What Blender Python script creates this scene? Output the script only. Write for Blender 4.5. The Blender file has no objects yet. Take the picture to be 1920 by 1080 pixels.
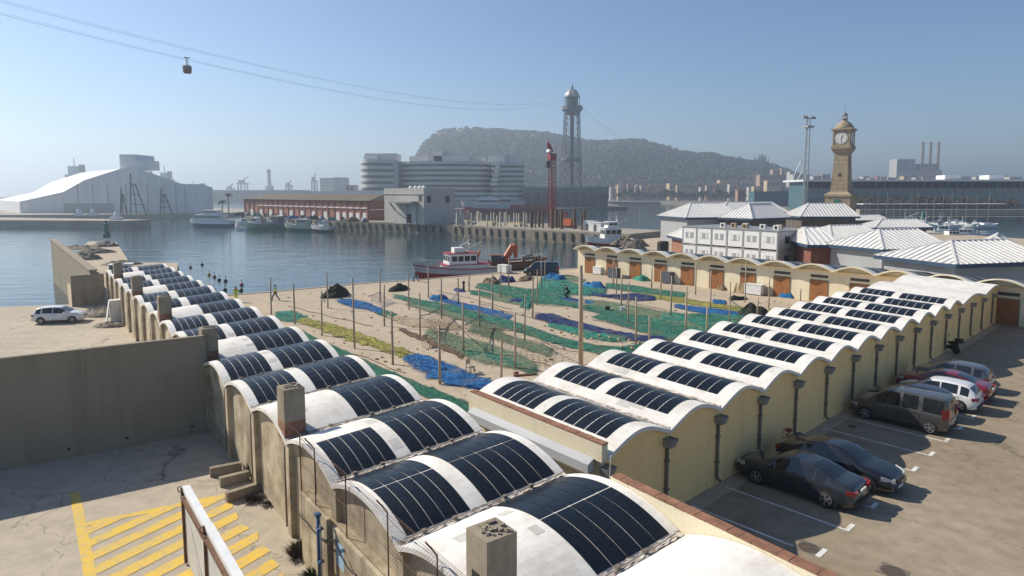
import bpy, bmesh, math, random
from mathutils import Vector, Matrix, noise
random.seed(7)
PI = math.pi
sc = bpy.context.scene
C = sc.collection

# ------------------------------------------------------------------ camera, sky, sun, exposure
CAM_H, PITCH, FPX, CYPX = 12.0, 0.1021, 1224.5, 485.9      # metres, radians, pixels of a 1920 wide picture
cam_d = bpy.data.cameras.new('camera'); cam = bpy.data.objects.new('camera', cam_d); C.objects.link(cam)
cam_d.sensor_width = 36; cam_d.lens = FPX / 1920 * 36
cam_d.shift_y = -(540 - CYPX) / 1920
cam_d.clip_start = 0.1; cam_d.clip_end = 30000
cam.location = (0, 0, CAM_H); cam.rotation_euler = (PI / 2 - PITCH, 0, 0)
sc.camera = cam
SUN_AZ, SUN_EL = math.radians(-66), math.radians(37.5)       # azimuth from +Y towards +X
world = bpy.data.worlds.new('World'); sc.world = world; world.use_nodes = True
wn = world.node_tree.nodes; wl = world.node_tree.links
sky = wn.new('ShaderNodeTexSky'); sky.sky_type = 'NISHITA'; sky.sun_disc = False
sky.sun_elevation = SUN_EL; sky.sun_rotation = SUN_AZ
sky.air_density = 1.0; sky.dust_density = 0.2; sky.ozone_density = 6.0; sky.altitude = 10
wn['Background'].inputs['Strength'].default_value = 0.084
wl.new(sky.outputs['Color'], wn['Background'].inputs['Color'])
sun_d = bpy.data.lights.new('sun', 'SUN'); sun_d.energy = 4.9; sun_d.angle = math.radians(0.53); sun_d.color = (1.0, 0.92, 0.78)
sun = bpy.data.objects.new('sun', sun_d); C.objects.link(sun)
_sv = Vector((math.sin(SUN_AZ) * math.cos(SUN_EL), math.cos(SUN_AZ) * math.cos(SUN_EL), math.sin(SUN_EL)))
sun.rotation_euler = (-_sv).to_track_quat('-Z', 'Y').to_euler()
sun.location = _sv * 200
vs = sc.view_settings; vs.view_transform = 'Standard'; vs.look = 'None'; vs.exposure = 0.45; vs.gamma = 1.0; vs.use_curve_mapping = False
sc.render.film_transparent = False
try:
    sc.cycles.max_bounces = 6; sc.cycles.transparent_max_bounces = 12; sc.cycles.volume_bounces = 0
except Exception: pass

# ------------------------------------------------------------------ helpers
def ray(u, v):
    a, b = (u - 960) / FPX, (v - CYPX) / FPX; c, s = math.cos(PITCH), math.sin(PITCH)
    return Vector((a, c - b * s, -s - b * c))
def G(u, v, z=0.0):                       # survey: where the sight line meets the level z
    d = ray(u, v); t = (z - CAM_H) / d.z; return Vector((0, 0, CAM_H)) + d * t
def A(u, v, Y):                           # survey: the point on a sight line at the distance Y
    d = ray(u, v); return Vector((0, 0, CAM_H)) + d * (Y / d.y)
def tag(o, label=None, cat=None, group=None, kind=None):
    if label: o['label'] = label
    if cat: o['category'] = cat
    if group: o['group'] = group
    if kind: o['kind'] = kind
    return o
def empty(name, loc=(0, 0, 0), rz=0.0, label=None, cat=None, group=None):
    o = bpy.data.objects.new(name, None); C.objects.link(o); o.location = loc; o.rotation_euler = (0, 0, rz)
    o.empty_display_size = 0.3
    return tag(o, label, cat, group)
def put(name, me, parent=None, loc=(0, 0, 0), rz=0.0, rot=None):
    o = bpy.data.objects.new(name, me); C.objects.link(o); o.location = loc
    o.rotation_euler = rot if rot else (0, 0, rz)
    if parent: o.parent = parent
    return o
def copy_tree(o, parent=None):
    c = o.copy(); C.objects.link(c)
    if parent: c.parent = parent
    for ch in list(o.children): copy_tree(ch, c)
    return c
class MB:
    def __init__(s): s.v = []; s.f = []
    def add(s, vs, fs):
        n = len(s.v); s.v += [tuple(p) for p in vs]; s.f += [tuple(i + n for i in f) for f in fs]; return s
    def box(s, x0, x1, y0, y1, z0, z1):
        return s.add([(x0,y0,z0),(x1,y0,z0),(x1,y1,z0),(x0,y1,z0),(x0,y0,z1),(x1,y0,z1),(x1,y1,z1),(x0,y1,z1)],
                     [(0,3,2,1),(4,5,6,7),(0,1,5,4),(1,2,6,5),(2,3,7,6),(3,0,4,7)])
    def obox(s, c, size, rz=0, rx=0, ry=0):
        M = Matrix.Translation(c) @ Matrix.Rotation(rz, 4, 'Z') @ Matrix.Rotation(ry, 4, 'Y') @ Matrix.Rotation(rx, 4, 'X')
        a, b, d = size[0] / 2, size[1] / 2, size[2] / 2
        vs = [M @ Vector(p) for p in [(-a,-b,-d),(a,-b,-d),(a,b,-d),(-a,b,-d),(-a,-b,d),(a,-b,d),(a,b,d),(-a,b,d)]]
        return s.add(vs, [(0,3,2,1),(4,5,6,7),(0,1,5,4),(1,2,6,5),(2,3,7,6),(3,0,4,7)])
    def bar(s, p, q, w, h=None):               # square bar from p to q
        p, q = Vector(p), Vector(q); d = q - p; L = d.length
        if L < 1e-6: return s
        z = d.normalized(); x = z.cross(Vector((0, 0, 1)))
        if x.length < 1e-3: x = Vector((1, 0, 0))
        x.normalize(); y = z.cross(x); h = h or w
        pts = [p + x * a * w / 2 + y * b * h / 2 for a, b in ((-1,-1),(1,-1),(1,1),(-1,1))]
        pts += [t + d for t in pts]
        return s.add(pts, [(0,3,2,1),(4,5,6,7),(0,1,5,4),(1,2,6,5),(2,3,7,6),(3,0,4,7)])
    def tube(s, pts, r, n=6, cap=True):
        pts = [Vector(p) for p in pts]; rs = r if isinstance(r, (list, tuple)) else [r] * len(pts)
        rings = []; ref = None
        for i, p in enumerate(pts):
            t = (pts[min(i + 1, len(pts) - 1)] - pts[max(i - 1, 0)])
            t = t.normalized() if t.length > 1e-9 else Vector((0, 0, 1))
            if ref is None or abs(ref.dot(t)) > .98: ref = Vector((1, 0, 0)) if abs(t.x) < .9 else Vector((0, 1, 0))
            x = (ref - t * ref.dot(t)).normalized(); y = t.cross(x); ref = x
            rings.append([p + (x * math.cos(2*PI*k/n) + y * math.sin(2*PI*k/n)) * rs[i] for k in range(n)])
        fs = []
        for i in range(len(pts) - 1):
            for k in range(n): fs.append((i*n+k, i*n+(k+1)%n, (i+1)*n+(k+1)%n, (i+1)*n+k))
        if cap: fs.append(tuple(range(n))[::-1]); fs.append(tuple((len(pts)-1)*n + k for k in range(n)))
        return s.add([v for g in rings for v in g], fs)
    def lathe(s, prof, n=16, c=(0, 0, 0), phase=0, sq=None):   # prof: (radius, z)
        vs = []; fs = []
        for r, z in prof:
            for k in range(n):
                a = 2*PI*k/n + phase; vs.append((c[0] + r*math.cos(a), c[1] + r*math.sin(a), c[2] + z))
        for i in range(len(prof) - 1):
            for k in range(n): fs.append((i*n+k, i*n+(k+1)%n, (i+1)*n+(k+1)%n, (i+1)*n+k))
        fs.append(tuple(range(n))[::-1]); fs.append(tuple((len(prof)-1)*n + k for k in range(n)))
        return s.add(vs, fs)
    def prism(s, poly, z0, z1):                # poly: ccw xy
        n = len(poly)
        vs = [(p[0], p[1], z0) for p in poly] + [(p[0], p[1], z1) for p in poly]
        fs = [tuple(range(n))[::-1], tuple(range(n, 2*n))] + [(i, (i+1)%n, n+(i+1)%n, n+i) for i in range(n)]
        return s.add(vs, fs)
    def extr(s, poly, d):                      # poly: 3d points, d: offset vector
        n = len(poly); d = Vector(d); p = [Vector(q) for q in poly]
        return s.add(p + [q + d for q in p], [tuple(range(n))[::-1], tuple(range(n, 2*n))] + [(i, (i+1)%n, n+(i+1)%n, n+i) for i in range(n)])
    def grid(s, rows, flip=False):
        m = len(rows[0]); fs = []
        for i in range(len(rows) - 1):
            for j in range(m - 1):
                q = (i*m+j, i*m+j+1, (i+1)*m+j+1, (i+1)*m+j); fs.append(q[::-1] if flip else q)
        return s.add([p for r in rows for p in r], fs)
    def mesh(s, name, mat, smooth=False, fix=True):
        me = bpy.data.meshes.new(name); me.from_pydata(s.v, [], s.f)
        if fix:
            bm = bmesh.new(); bm.from_mesh(me); bmesh.ops.recalc_face_normals(bm, faces=bm.faces); bm.to_mesh(me); bm.free()
        me.materials.append(mat)
        if smooth: me.shade_smooth()
        me.update(); return me
    def build(s, name, mat, parent=None, loc=(0, 0, 0), rz=0.0, smooth=False, fix=True):
        return put(name, s.mesh(name, mat, smooth, fix), parent, loc, rz)
def struct(o): o['kind'] = 'structure'; return o
def rnd(a, b): return random.uniform(a, b)
ORD = 'first second third fourth fifth sixth seventh eighth ninth tenth eleventh twelfth thirteenth fourteenth fifteenth sixteenth seventeenth eighteenth nineteenth twentieth'.split()
TENS = {20: 'twenty', 30: 'thirty', 40: 'forty', 50: 'fifty', 60: 'sixty'}
def ordinal(n):                                # 1-based, in words
    if n <= 20: return ORD[n - 1]
    t, u = n // 10 * 10, n % 10
    return (TENS[t][:-1] + 'ieth') if u == 0 else TENS[t] + '-' + ORD[u - 1]

# ------------------------------------------------------------------ materials
class Nt:
    def __init__(s, name):
        s.m = bpy.data.materials.new(name); s.m.use_nodes = True; s.t = s.m.node_tree; s.n = s.t.nodes; s.l = s.t.links
        s.b = s.n['Principled BSDF']; s._pos = None
    def new(s, typ, **kw):
        nd = s.n.new(typ)
        for k, v in kw.items():
            if k in nd.inputs: nd.inputs[k].default_value = v
            else: setattr(nd, k, v)
        return nd
    @property
    def pos(s):
        if s._pos is None: s._pos = s.n.new('ShaderNodeNewGeometry').outputs['Position']
        return s._pos
    def vec(s, scale=(1, 1, 1)):
        mp = s.new('ShaderNodeMapping'); mp.inputs['Scale'].default_value = scale; s.l.new(s.pos, mp.inputs['Vector']); return mp.outputs['Vector']
    def noise(s, scale, detail=4, rough=.55, stretch=(1, 1, 1), dist=0.0):
        nd = s.new('ShaderNodeTexNoise'); nd.inputs['Scale'].default_value = scale; nd.inputs['Detail'].default_value = detail
        nd.inputs['Roughness'].default_value = rough; nd.inputs['Distortion'].default_value = dist
        s.l.new(s.vec(stretch), nd.inputs['Vector']); return nd.outputs['Fac']
    def ramp(s, fac, stops):
        nd = s.new('ShaderNodeValToRGB'); el = nd.color_ramp.elements
        while len(el) < len(stops): el.new(.5)
        for e, (p, c) in zip(el, stops):
            e.position = p; e.color = (*c, 1) if isinstance(c, tuple) else (c, c, c, 1)
        s.l.new(fac, nd.inputs['Fac']); return nd.outputs['Color']
    def mix(s, fac, a, b, typ='MIX'):
        nd = s.new('ShaderNodeMix', data_type='RGBA', blend_type=typ)
        for i, x in ((0, fac), (6, a), (7, b)):
            if hasattr(x, 'is_linked'): s.l.new(x, nd.inputs[i])
            elif isinstance(x, tuple): nd.inputs[i].default_value = (*x, 1)
            else: nd.inputs[i].default_value = x
        return nd.outputs[2]
    def bump(s, h, strength=.3, dist=.02):
        nd = s.new('ShaderNodeBump'); nd.inputs['Strength'].default_value = strength; nd.inputs['Distance'].default_value = dist
        s.l.new(h, nd.inputs['Height']); s.l.new(nd.outputs['Normal'], s.b.inputs['Normal'])
    def col(s, c):
        if isinstance(c, tuple): s.b.inputs['Base Color'].default_value = (*c, 1)
        else: s.l.new(c, s.b.inputs['Base Color'])
    def set(s, **kw):
        for k, v in kw.items(): s.b.inputs[k.replace('_', ' ')].default_value = v
def mul(c, k): return tuple(min(1, x * k) for x in c)
def M(name, c, rough=.75, var=.18, scale=1.5, metal=0.0, bump=0.0, bscale=20, coat=0.0, spec=.5, stretch=(1, 1, 1), fine=.08):
    n = Nt(name); n.set(Roughness=rough, Metallic=metal, Coat_Weight=coat); n.b.inputs['Specular IOR Level'].default_value = spec
    if var:
        a = n.noise(scale, 5, .6, stretch); base = n.ramp(a, [(.3, mul(c, 1 - var)), (.7, mul(c, 1 + var * .6))])
        if fine:
            b = n.noise(scale * 14, 3, .6, stretch); base = n.mix(1.0, base, n.ramp(b, [(.3, 1 - fine * 1.6), (.7, 1.0)]), 'MULTIPLY')
        n.col(base)
    else: n.col(c)
    if bump: n.bump(n.noise(bscale, 4, .6), bump)
    return n.m
mt = {}
def streaked(name, c, dirt, amt=.55, scale=.6, bump=.25, top=None):
    n = Nt(name); n.set(Roughness=.9); n.b.inputs['Specular IOR Level'].default_value = .2
    a = n.noise(scale, 6, .65); b = n.noise(1.6, 4, .6, (1, 1, .12)); d = n.noise(18, 4, .7)
    base = n.mix(n.ramp(a, [(.38, 0.0), (.66, amt)]), c, dirt)
    base = n.mix(n.ramp(b, [(.5, 0.0), (.78, amt * .9)]), base, mul(dirt, .62))
    base = n.mix(1.0, base, n.ramp(d, [(.25, .82), (.6, 1.0)]), 'MULTIPLY')
    n.col(base); n.bump(n.noise(30, 5, .7), bump, .02); return n.m
def cracked(name, c, c2, patch=.25, crack=.5, cscale=.22, damp=None):
    n = Nt(name); n.set(Roughness=.92); n.b.inputs['Specular IOR Level'].default_value = .15
    a = n.noise(.16, 6, .62); b = n.noise(1.3, 5, .7); d = n.noise(26, 3, .7)
    base = n.mix(n.ramp(a, [(.32, 0.0), (.68, 1.0)]), c, c2)
    base = n.mix(1.0, base, n.ramp(b, [(.3, 1 - patch), (.62, 1.05)]), 'MULTIPLY')
    base = n.mix(1.0, base, n.ramp(d, [(.25, .86), (.6, 1.0)]), 'MULTIPLY')
    vo = n.new('ShaderNodeTexVoronoi', feature='DISTANCE_TO_EDGE'); vo.inputs['Scale'].default_value = cscale
    wob = n.new('ShaderNodeTexNoise'); wob.inputs['Scale'].default_value = .9; wob.inputs['Detail'].default_value = 6
    n.l.new(n.pos, wob.inputs['Vector'])
    ad = n.new('ShaderNodeVectorMath', operation='MULTIPLY_ADD'); n.l.new(wob.outputs['Color'], ad.inputs[0]); ad.inputs[1].default_value = (2.2, 2.2, 0); n.l.new(n.pos, ad.inputs[2])
    n.l.new(ad.outputs[0], vo.inputs['Vector'])
    cr = n.ramp(vo.outputs['Distance'], [(0.0, 1 - crack), (.006, 1.0)])
    base = n.mix(1.0, base, cr, 'MULTIPLY')
    n.col(base); n.bump(n.noise(22, 5, .7), .25, .02); return n.m
mt['court'] = cracked('courtyard_concrete', (.50, .405, .30), (.42, .35, .265), .16, .35)
mt['yard'] = cracked('yard_concrete', (.50, .435, .34), (.42, .36, .285), .2, .55)
mt['park'] = cracked('parking_concrete', (.36, .30, .22), (.27, .215, .15), .25, .4)
mt['quay'] = M('quay_stone', (.33, .29, .23), .9, .3, .35, bump=.3, bscale=6)
mt['roofwhite'] = None
def roofwhite():
    n = Nt('white_roof_coating'); n.set(Roughness=.75); n.b.inputs['Specular IOR Level'].default_value = .25
    a = n.noise(.9, 6, .65); b = n.noise(7, 5, .7); d = n.noise(2.2, 4, .6, (1, 1, 3))
    base = n.ramp(a, [(.28, (.60, .555, .49)), (.5, (.74, .71, .66)), (.7, (.79, .77, .73))])
    base = n.mix(1.0, base, n.ramp(b, [(.28, .86), (.5, 1.0)]), 'MULTIPLY')
    base = n.mix(n.ramp(d, [(.58, 0.0), (.8, .45)]), base, (.42, .36, .28))
    e = n.noise(.33, 5, .7); base = n.mix(n.ramp(e, [(.52, 0.0), (.62, .3)]), base, (.60, .57, .53))
    n.col(base); n.bump(n.noise(40, 4, .7), .2, .01); return n.m
mt['roofwhite'] = roofwhite()
def gutter():
    n = Nt('valley_dirt'); n.set(Roughness=.95); a = n.noise(4.5, 6, .75); b = n.noise(22, 4, .7)
    base = n.ramp(a, [(.36, (.16, .12, .09)), (.5, (.55, .47, .40)), (.62, (.75, .72, .68))])
    n.col(n.mix(1.0, base, n.ramp(b, [(.3, .7), (.6, 1.0)]), 'MULTIPLY')); n.bump(a, .6, .05); return n.m
mt['gutter'] = gutter()
def solar():
    n = Nt('solar_film'); n.set(Roughness=.3, IOR=1.42); n.b.inputs['Specular IOR Level'].default_value = .36
    a = n.noise(.7, 4, .6); b = n.noise(6, 5, .7)
    base = n.ramp(a, [(.3, (.0055, .008, .013)), (.7, (.010, .015, .021))])
    n.col(n.mix(n.ramp(b, [(.55, 0.0), (.85, .14)]), base, (.09, .085, .075)))
    r = n.ramp(b, [(.3, .22), (.75, .42)]); n.l.new(r, n.b.inputs['Roughness']); return n.m
mt['solar'] = solar()
mt['cream'] = streaked('cream_render', (.99, .69, .315), (.87, .58, .26), .4, .5, .15)  # warmer copy for the shaded wall, its colour offsetting blue shade
mt['creamlit'] = streaked('sunlit_cream_render', (.80, .71, .52), (.66, .55, .37), .3, .5, .12)  # copy of the cream render for walls in the sun
mt['oldwall'] = streaked('weathered_render', (.60, .515, .375), (.29, .225, .15), .95, .9, .6)
mt['concrete'] = streaked('aged_concrete', (.34, .29, .22), (.20, .165, .12), .6, 1.4, .4)
mt['terra'] = M('terracotta', (.29, .14, .085), .9, .4, 3, bump=.3)
mt['brick'] = M('dark_red_brick', (.20, .075, .05), .9, .3, 1.2)
mt['dark'] = M('dark_opening', (.02, .02, .02), .8, .3, 2)
mt['steel'] = M('galvanised_steel', (.36, .36, .36), .5, .2, 3, metal=.4)
mt['pipe'] = M('brown_grey_pipe', (.20, .165, .13), .6, .3, 3)
mt['rust'] = M('rusty_steel', (.17, .085, .05), .85, .45, 5, bump=.3)
mt['whitepaint'] = M('white_paint', (.78, .78, .77), .45, .1, 2)
mt['greypanel'] = streaked('grey_precast_panel', (.30, .26, .195), (.25, .21, .155), .55, .25, .15)
mt['yellow'] = None
def worn(name, c, under, thr=.42):
    n = Nt(name); n.set(Roughness=.85); a = n.noise(2.4, 6, .75); b = n.noise(.35, 3, .5)
    m_ = n.mix(1.0, n.ramp(a, [(thr - .1, 0.0), (thr + .08, 1.0)]), n.ramp(b, [(.2, .55), (.5, 1.0)]), 'MULTIPLY')
    n.col(n.mix(m_, under, c)); return n.m
mt['yellow'] = worn('worn_yellow_paint', (.66, .44, .06), (.42, .35, .22), .44)
mt['linewhite'] = worn('worn_white_paint', (.66, .65, .62), (.36, .32, .26), .42)
mt['wood'] = M('grey_wood_pole', (.42, .335, .25), .85, .35, 4, stretch=(1, 1, .2))
mt['door'] = M('varnished_door_wood', (.34, .135, .035), .6, .3, 2.5, stretch=(3, 3, .3))
mt['planks'] = M('pale_timber', (.46, .34, .2), .8, .3, 3)
mt['black'] = M('black_rubber', (.02, .02, .02), .7, .2, 4)
mt['blueplastic'] = M('blue_plastic', (.05, .14, .30), .5, .2, 4)
mt['bluepaint'] = M('blue_paint', (.035, .10, .22), .5, .25, 3)
mt['whiteplastic'] = M('white_plastic', (.72, .72, .70), .5, .12, 3)
mt['redpaint'] = M('red_paint', (.36, .028, .03), .5, .25, 2)
mt['orangepaint'] = M('orange_paint', (.52, .12, .035), .55, .3, 3)
mt['greenpaint'] = M('green_paint', (.03, .16, .10), .6, .3, 2)
mt['skin'] = M('skin', (.45, .28, .2), .6, .1, 6)
mt['hivis'] = M('hi_vis_cloth', (.50, .68, .05), .8, .15, 8)
mt['darkcloth'] = M('dark_cloth', (.025, .028, .04), .9, .2, 8)
mt['greycloth'] = M('grey_cloth', (.10, .11, .13), .9, .2, 8)
def glass(name, c=(.012, .016, .02), rough=.06):
    n = Nt(name); n.set(Roughness=rough, IOR=1.52, Coat_Weight=.4, Coat_Roughness=.03); n.col(c); return n.m
mt['glass'] = glass('window_glass')
mt['glassblue'] = glass('blue_tinted_glass', (.03, .075, .10), .12)
def tyre_rim():
    n = Nt('wheel_alloy'); n.set(Roughness=.35, Metallic=.7); n.col((.42, .42, .43)); return n.m
mt['alloy'] = tyre_rim()
mt['tyre'] = M('tyre_rubber', (.018, .018, .018), .85, .2, 9)
def lamp(name, c):
    n = Nt(name); n.set(Roughness=.1, Coat_Weight=.5); n.col(c); return n.m
mt['taillight'] = lamp('tail_light_lens', (.35, .012, .015)); mt['headlight'] = lamp('headlight_lens', (.55, .56, .55))
# ================================================================== the setting: water, land, hill
def water_mat():
    n = Nt('harbour_water'); n.set(Roughness=.05, IOR=1.33); n.b.inputs['Specular IOR Level'].default_value = .5
    a = n.noise(.02, 3, .5); n.col(n.ramp(a, [(.3, (.018, .042, .052)), (.7, (.028, .060, .070))]))
    w1 = n.noise(.8, 4, .6, (.35, 1.0, 1)); w2 = n.noise(.22, 2, .5, (.5, 1.2, 1))
    h = n.new('ShaderNodeMath', operation='MULTIPLY_ADD'); n.l.new(w2, h.inputs[0]); h.inputs[1].default_value = 2.2; n.l.new(w1, h.inputs[2])
    n.bump(h.outputs[0], .36, .16); return n.m
mt['water'] = water_mat()
WZ = -2.0
struct(MB().add([(-9000, -60, WZ), (9000, -60, WZ), (9000, 9400, WZ), (-9000, 9400, WZ)], [(0, 1, 2, 3)]).build('water', mt['water'], fix=False))
def land(name, poly, z, mat, depth=4.0, inset=None):
    return struct(MB().prism(poly, z - depth, z).build(name, mat))
near = [(-400, -50), (400, -50), (700, 100), (700, 150), (135, 160), (122, 215), (86, 236), (58, 200), (40, 174), (30, 166), (26, 150), (20, 118), (13, 104.5),
        (10.6, 102.93), (-1.2, 98), (-13.3, 89), (-19.35, 86.3), (-30.7, 77.5), (-38.2, 73.2), (-43, 82), (-57, 111), (-66, 112), (-96, 158), (-104, 160), (-73, 106), (-47.6, 69.4), (-60, 66.5), (-400, 60)]
land('quay_ground', near, -.008, mt['court'])
# kerb stones along the courtyard's edge (thin pale coping)
mb = MB(); edge = [(-38.2, 73.2), (-30.7, 77.5), (-19.35, 86.3), (-13.3, 89), (-1.2, 98), (10.6, 102.93)]
for (x0, y0), (x1, y1) in zip(edge, edge[1:]):
    d = Vector((x1 - x0, y1 - y0)); L = d.length; d.normalize(); nn = Vector((d.y, -d.x)); k = int(L / 1.6)
    for i in range(k):
        a, b = i / k * L + .02, (i + 1) / k * L - .02
        p = Vector((x0, y0)) + d * (a + b) / 2 + nn * .3
        mb.obox((p.x, p.y, -.05 + .06), (b - a, .7, .1), math.atan2(d.y, d.x))
struct(mb.build('quay_edge_stones', mt['quay']))
# left yard and parking sheets
struct(MB().prism([(-60, -10), (3.0, -10), (-.4, 11.9), (-15.2, 31.8), (-60, 2)], -.004, 0.0).build('yard_ground', mt['yard']))
struct(MB().prism([(3.4, 20.2), (2.8, 17.5), (30, -20), (80, -20), (80, 66), (53.0, 66.3)], -.004, 0.0).build('parking_ground', mt['park']))
struct(MB().prism([(-15.4, 32.2), (-43.6, 68.9), (-60, 66.3), (-130, 60), (-60, 2.6)], -.006, -.002).build('back_yard_ground', mt['yard']))
# middle pier
PZ = 1.4
pier = [(-123.5, 300), (-66.9, 248.5), (-41.5, 230.8), (-19.4, 215.5), (6.2, 190.2), (21.4, 174.8), (30, 166), (43, 182), (2, 226), (-20, 246), (-95, 332)]
mt['pier'] = M('pier_concrete', (.34, .30, .245), .9, .25, .2)
land('pier', pier, PZ, mt['pier'], 5.5)
mt['pierwall'] = streaked('quay_wall_concrete', (.30, .25, .19), (.17, .14, .11), .8, .3, .4)
mb = MB(); mbf = []; fr = [Vector(p) for p in pier[:7]]
for p, q in zip(fr, fr[1:]):
    d = (q - p); L = d.length; d.normalize(); nn = Vector((d.y, -d.x))
    if nn.y > 0: nn = -nn
    c = (p + q) / 2 + nn * .25
    mb.obox((c.x, c.y, -.6), (L, .5, 3.3), math.atan2(d.y, d.x))
    for i in range(int(L / 3.4)):
        m = p + d * (i + .5) * 3.4 + nn * .62
        mbf.append((m.x, m.y, math.atan2(d.y, d.x)))
struct(mb.build('quay_wall', mt['pierwall']))
fm = MB().obox((0, 0, 0), (.7, .3, 2.1)).mesh('fender', mt['black'])
fen = empty('quay_fenders', (mbf[0][0], mbf[0][1], -.35), 0, 'row of black rubber fenders along the middle pier wall', 'fenders')
for x, y, a in mbf:
    put('fender', fm, fen, (x - mbf[0][0], y - mbf[0][1], 0), a)
# far shores
far = [(-135, 470), (15, 468), (95, 540), (112, 830), (188, 830), (188, 410), (330, 410), (3000, 410), (6000, 5000), (5000, 9000), (-300, 9000), (-300, 1200), (-135, 640)]
mt['farland'] = M('far_ground', (.20, .18, .15), .95, .3, .02)
land('far_shore', far, 0.0, mt['farland'])
land('promenade', [(108, 329), (700, 300), (700, 412), (187, 412), (182, 350)], 0.0, mt['quay'])
land('hangar_quay', [(-420, 318), (-240, 345), (-163, 366), (-160, 470), (-420, 520)], 0.2, mt['pier'])
land('jetty', [(-152, 256), (-147, 266), (-230, 292), (-330, 300), (-330, 268), (-235, 264)], 0.9, mt['pier'])
land('breakwater', [(-1100, 1035), (-260, 1050), (-260, 1300), (-1100, 1400)], 1.5, mt['farland'])
# the wooded hill
SK = [(700, 358), (760, 340), (786, 292), (798, 272), (812, 258), (826, 250), (850, 246), (876, 243), (905, 246), (940, 248), (985, 252), (1025, 254), (1060, 262), (1100, 268), (1130, 270),
      (1165, 267), (1205, 268), (1220, 273), (1240, 278), (1262, 285), (1300, 291), (1330, 292), (1352, 297), (1400, 305), (1440, 310), (1470, 322), (1520, 338), (1600, 346), (1700, 352)]
def sk(u):
    for (a, b), (c, d) in zip(SK, SK[1:]):
        if a <= u <= c: return b + (d - b) * (u - a) / (c - a)
    return 358
def foliage(name, c1, c2, rough=.9):
    n = Nt(name); n.set(Roughness=rough); n.b.inputs['Specular IOR Level'].default_value = .15
    a = n.noise(.035, 6, .7); b = n.noise(.006, 4, .6); base = n.ramp(a, [(.32, c1), (.66, c2)])
    n.col(n.mix(n.ramp(b, [(.56, 0.0), (.66, .45)]), base, (.22, .17, .12))); return n.m
mt['hill'] = foliage('hillside_woods', (.012, .021, .015), (.050, .066, .040)); mt['hillground'] = foliage('hillside_ground', (.05, .05, .035), (.20, .17, .125))
def hill_z(u, v):
    D = 1000 + 900 * v; px = (u - 960) / FPX
    zr = CAM_H + (360.5 - sk(u) + 2.2 * noise.noise((u * .035, 0, 7)) + 1.2 * noise.noise((u * .11, 0, 3))) / FPX * 1690
    prof = min(1, v / .77); prof = prof * prof * (3 - 2 * prof) if v < .77 else max(0, 1 - (v - .77) * 1.2)
    wob = noise.noise((u * .012, v * 5, 3.1)) * .16 + noise.noise((u * .03, v * 12, 9.1)) * .06
    return px * D, D, 2 + (zr - 2) * max(0, min(1.0, prof + wob * (1 - abs(prof * 2 - 1)))), prof
rows = []; NU, NV = 300, 80
for j in range(NV + 1):
    v = j / NV; D = 1000 + 900 * v; r = []
    for i in range(NU + 1):
        u = 700 + 1000 * i / NU; px = (u - 960) / FPX
        x, D, z, prof = hill_z(u, v)
        z -= 3.0
        c = noise.noise((x * .09, D * .09, 1.7)) + .6 * noise.noise((x * .21, D * .21, 5.7))
        z += c * 4.2 * min(1, prof * 2 + .1)
        r.append((x, D, z))
    rows.append(r)
struct(MB().grid(rows).build('hill', mt['hillground'], fix=False))
# the wood on it: thousands of crowns that read as one mass
IC = []; t_ = (1 + 5 ** .5) / 2
for a_, b_ in ((1, t_), (-1, t_), (1, -t_), (-1, -t_)): IC += [(a_, b_, 0), (0, a_, b_), (b_, 0, a_)]
IC = [Vector(p).normalized() for p in IC]
ICF = [(i, j, k) for i in range(12) for j in range(i + 1, 12) for k in range(j + 1, 12) if all(abs((IC[p] - IC[q]).length - 1.0515) < .02 for p, q in ((i, j), (j, k), (i, k)))]
ICF = [f if (IC[f[1]] - IC[f[0]]).cross(IC[f[2]] - IC[f[0]]).dot(IC[f[0]]) > 0 else (f[0], f[2], f[1]) for f in ICF]
rs = random.Random(5); wv, wf_ = [], []
for k in range(15000):
    u = 700 + 1000 * rs.random(); v = rs.random() ** .8 * .80
    x, D, z, prof = hill_z(u, v)
    if z < 5: continue
    if noise.noise((x * .006, D * .008, z * .004)) > .17 and rs.random() < .9: continue
    r_ = rs.uniform(3.2, 6.8) * (1.25 if rs.random() < .1 else 1); n0 = len(wv); sx_, sz_ = rs.uniform(.8, 1.25), rs.uniform(.6, 1.1)
    for p in IC:
        q = r_ * rs.uniform(.7, 1.25); wv.append((x + p.x * q * sx_, D + p.y * q, z + r_ * .1 + p.z * q * sz_))
    wf_ += [(a + n0, b + n0, c + n0) for a, b, c in ICF]
mb = MB(); mb.v = wv; mb.f = wf_
tag(mb.build('hillside_wood', mt['hill'], fix=False), 'dense dark wood covering the far hill', 'wood', kind='stuff')
# haze: closed box of even air round everything
def haze():
    m = bpy.data.materials.new('haze_air'); m.use_nodes = True; nt = m.node_tree; nt.nodes.clear()
    out = nt.nodes.new('ShaderNodeOutputMaterial'); pv = nt.nodes.new('ShaderNodeVolumePrincipled')
    pv.inputs['Color'].default_value = (.74, .86, 1.0, 1); pv.inputs['Density'].default_value = HAZE; pv.inputs['Anisotropy'].default_value = .45
    nt.links.new(pv.outputs[0], out.inputs['Volume']); return m
HAZE = 0.00046
tag(MB().box(-9200, 9200, -200, 9600, -6.5, 192).build('haze', haze()), 'pale blue air haze over the whole harbour', 'haze', kind='stuff')
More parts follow.
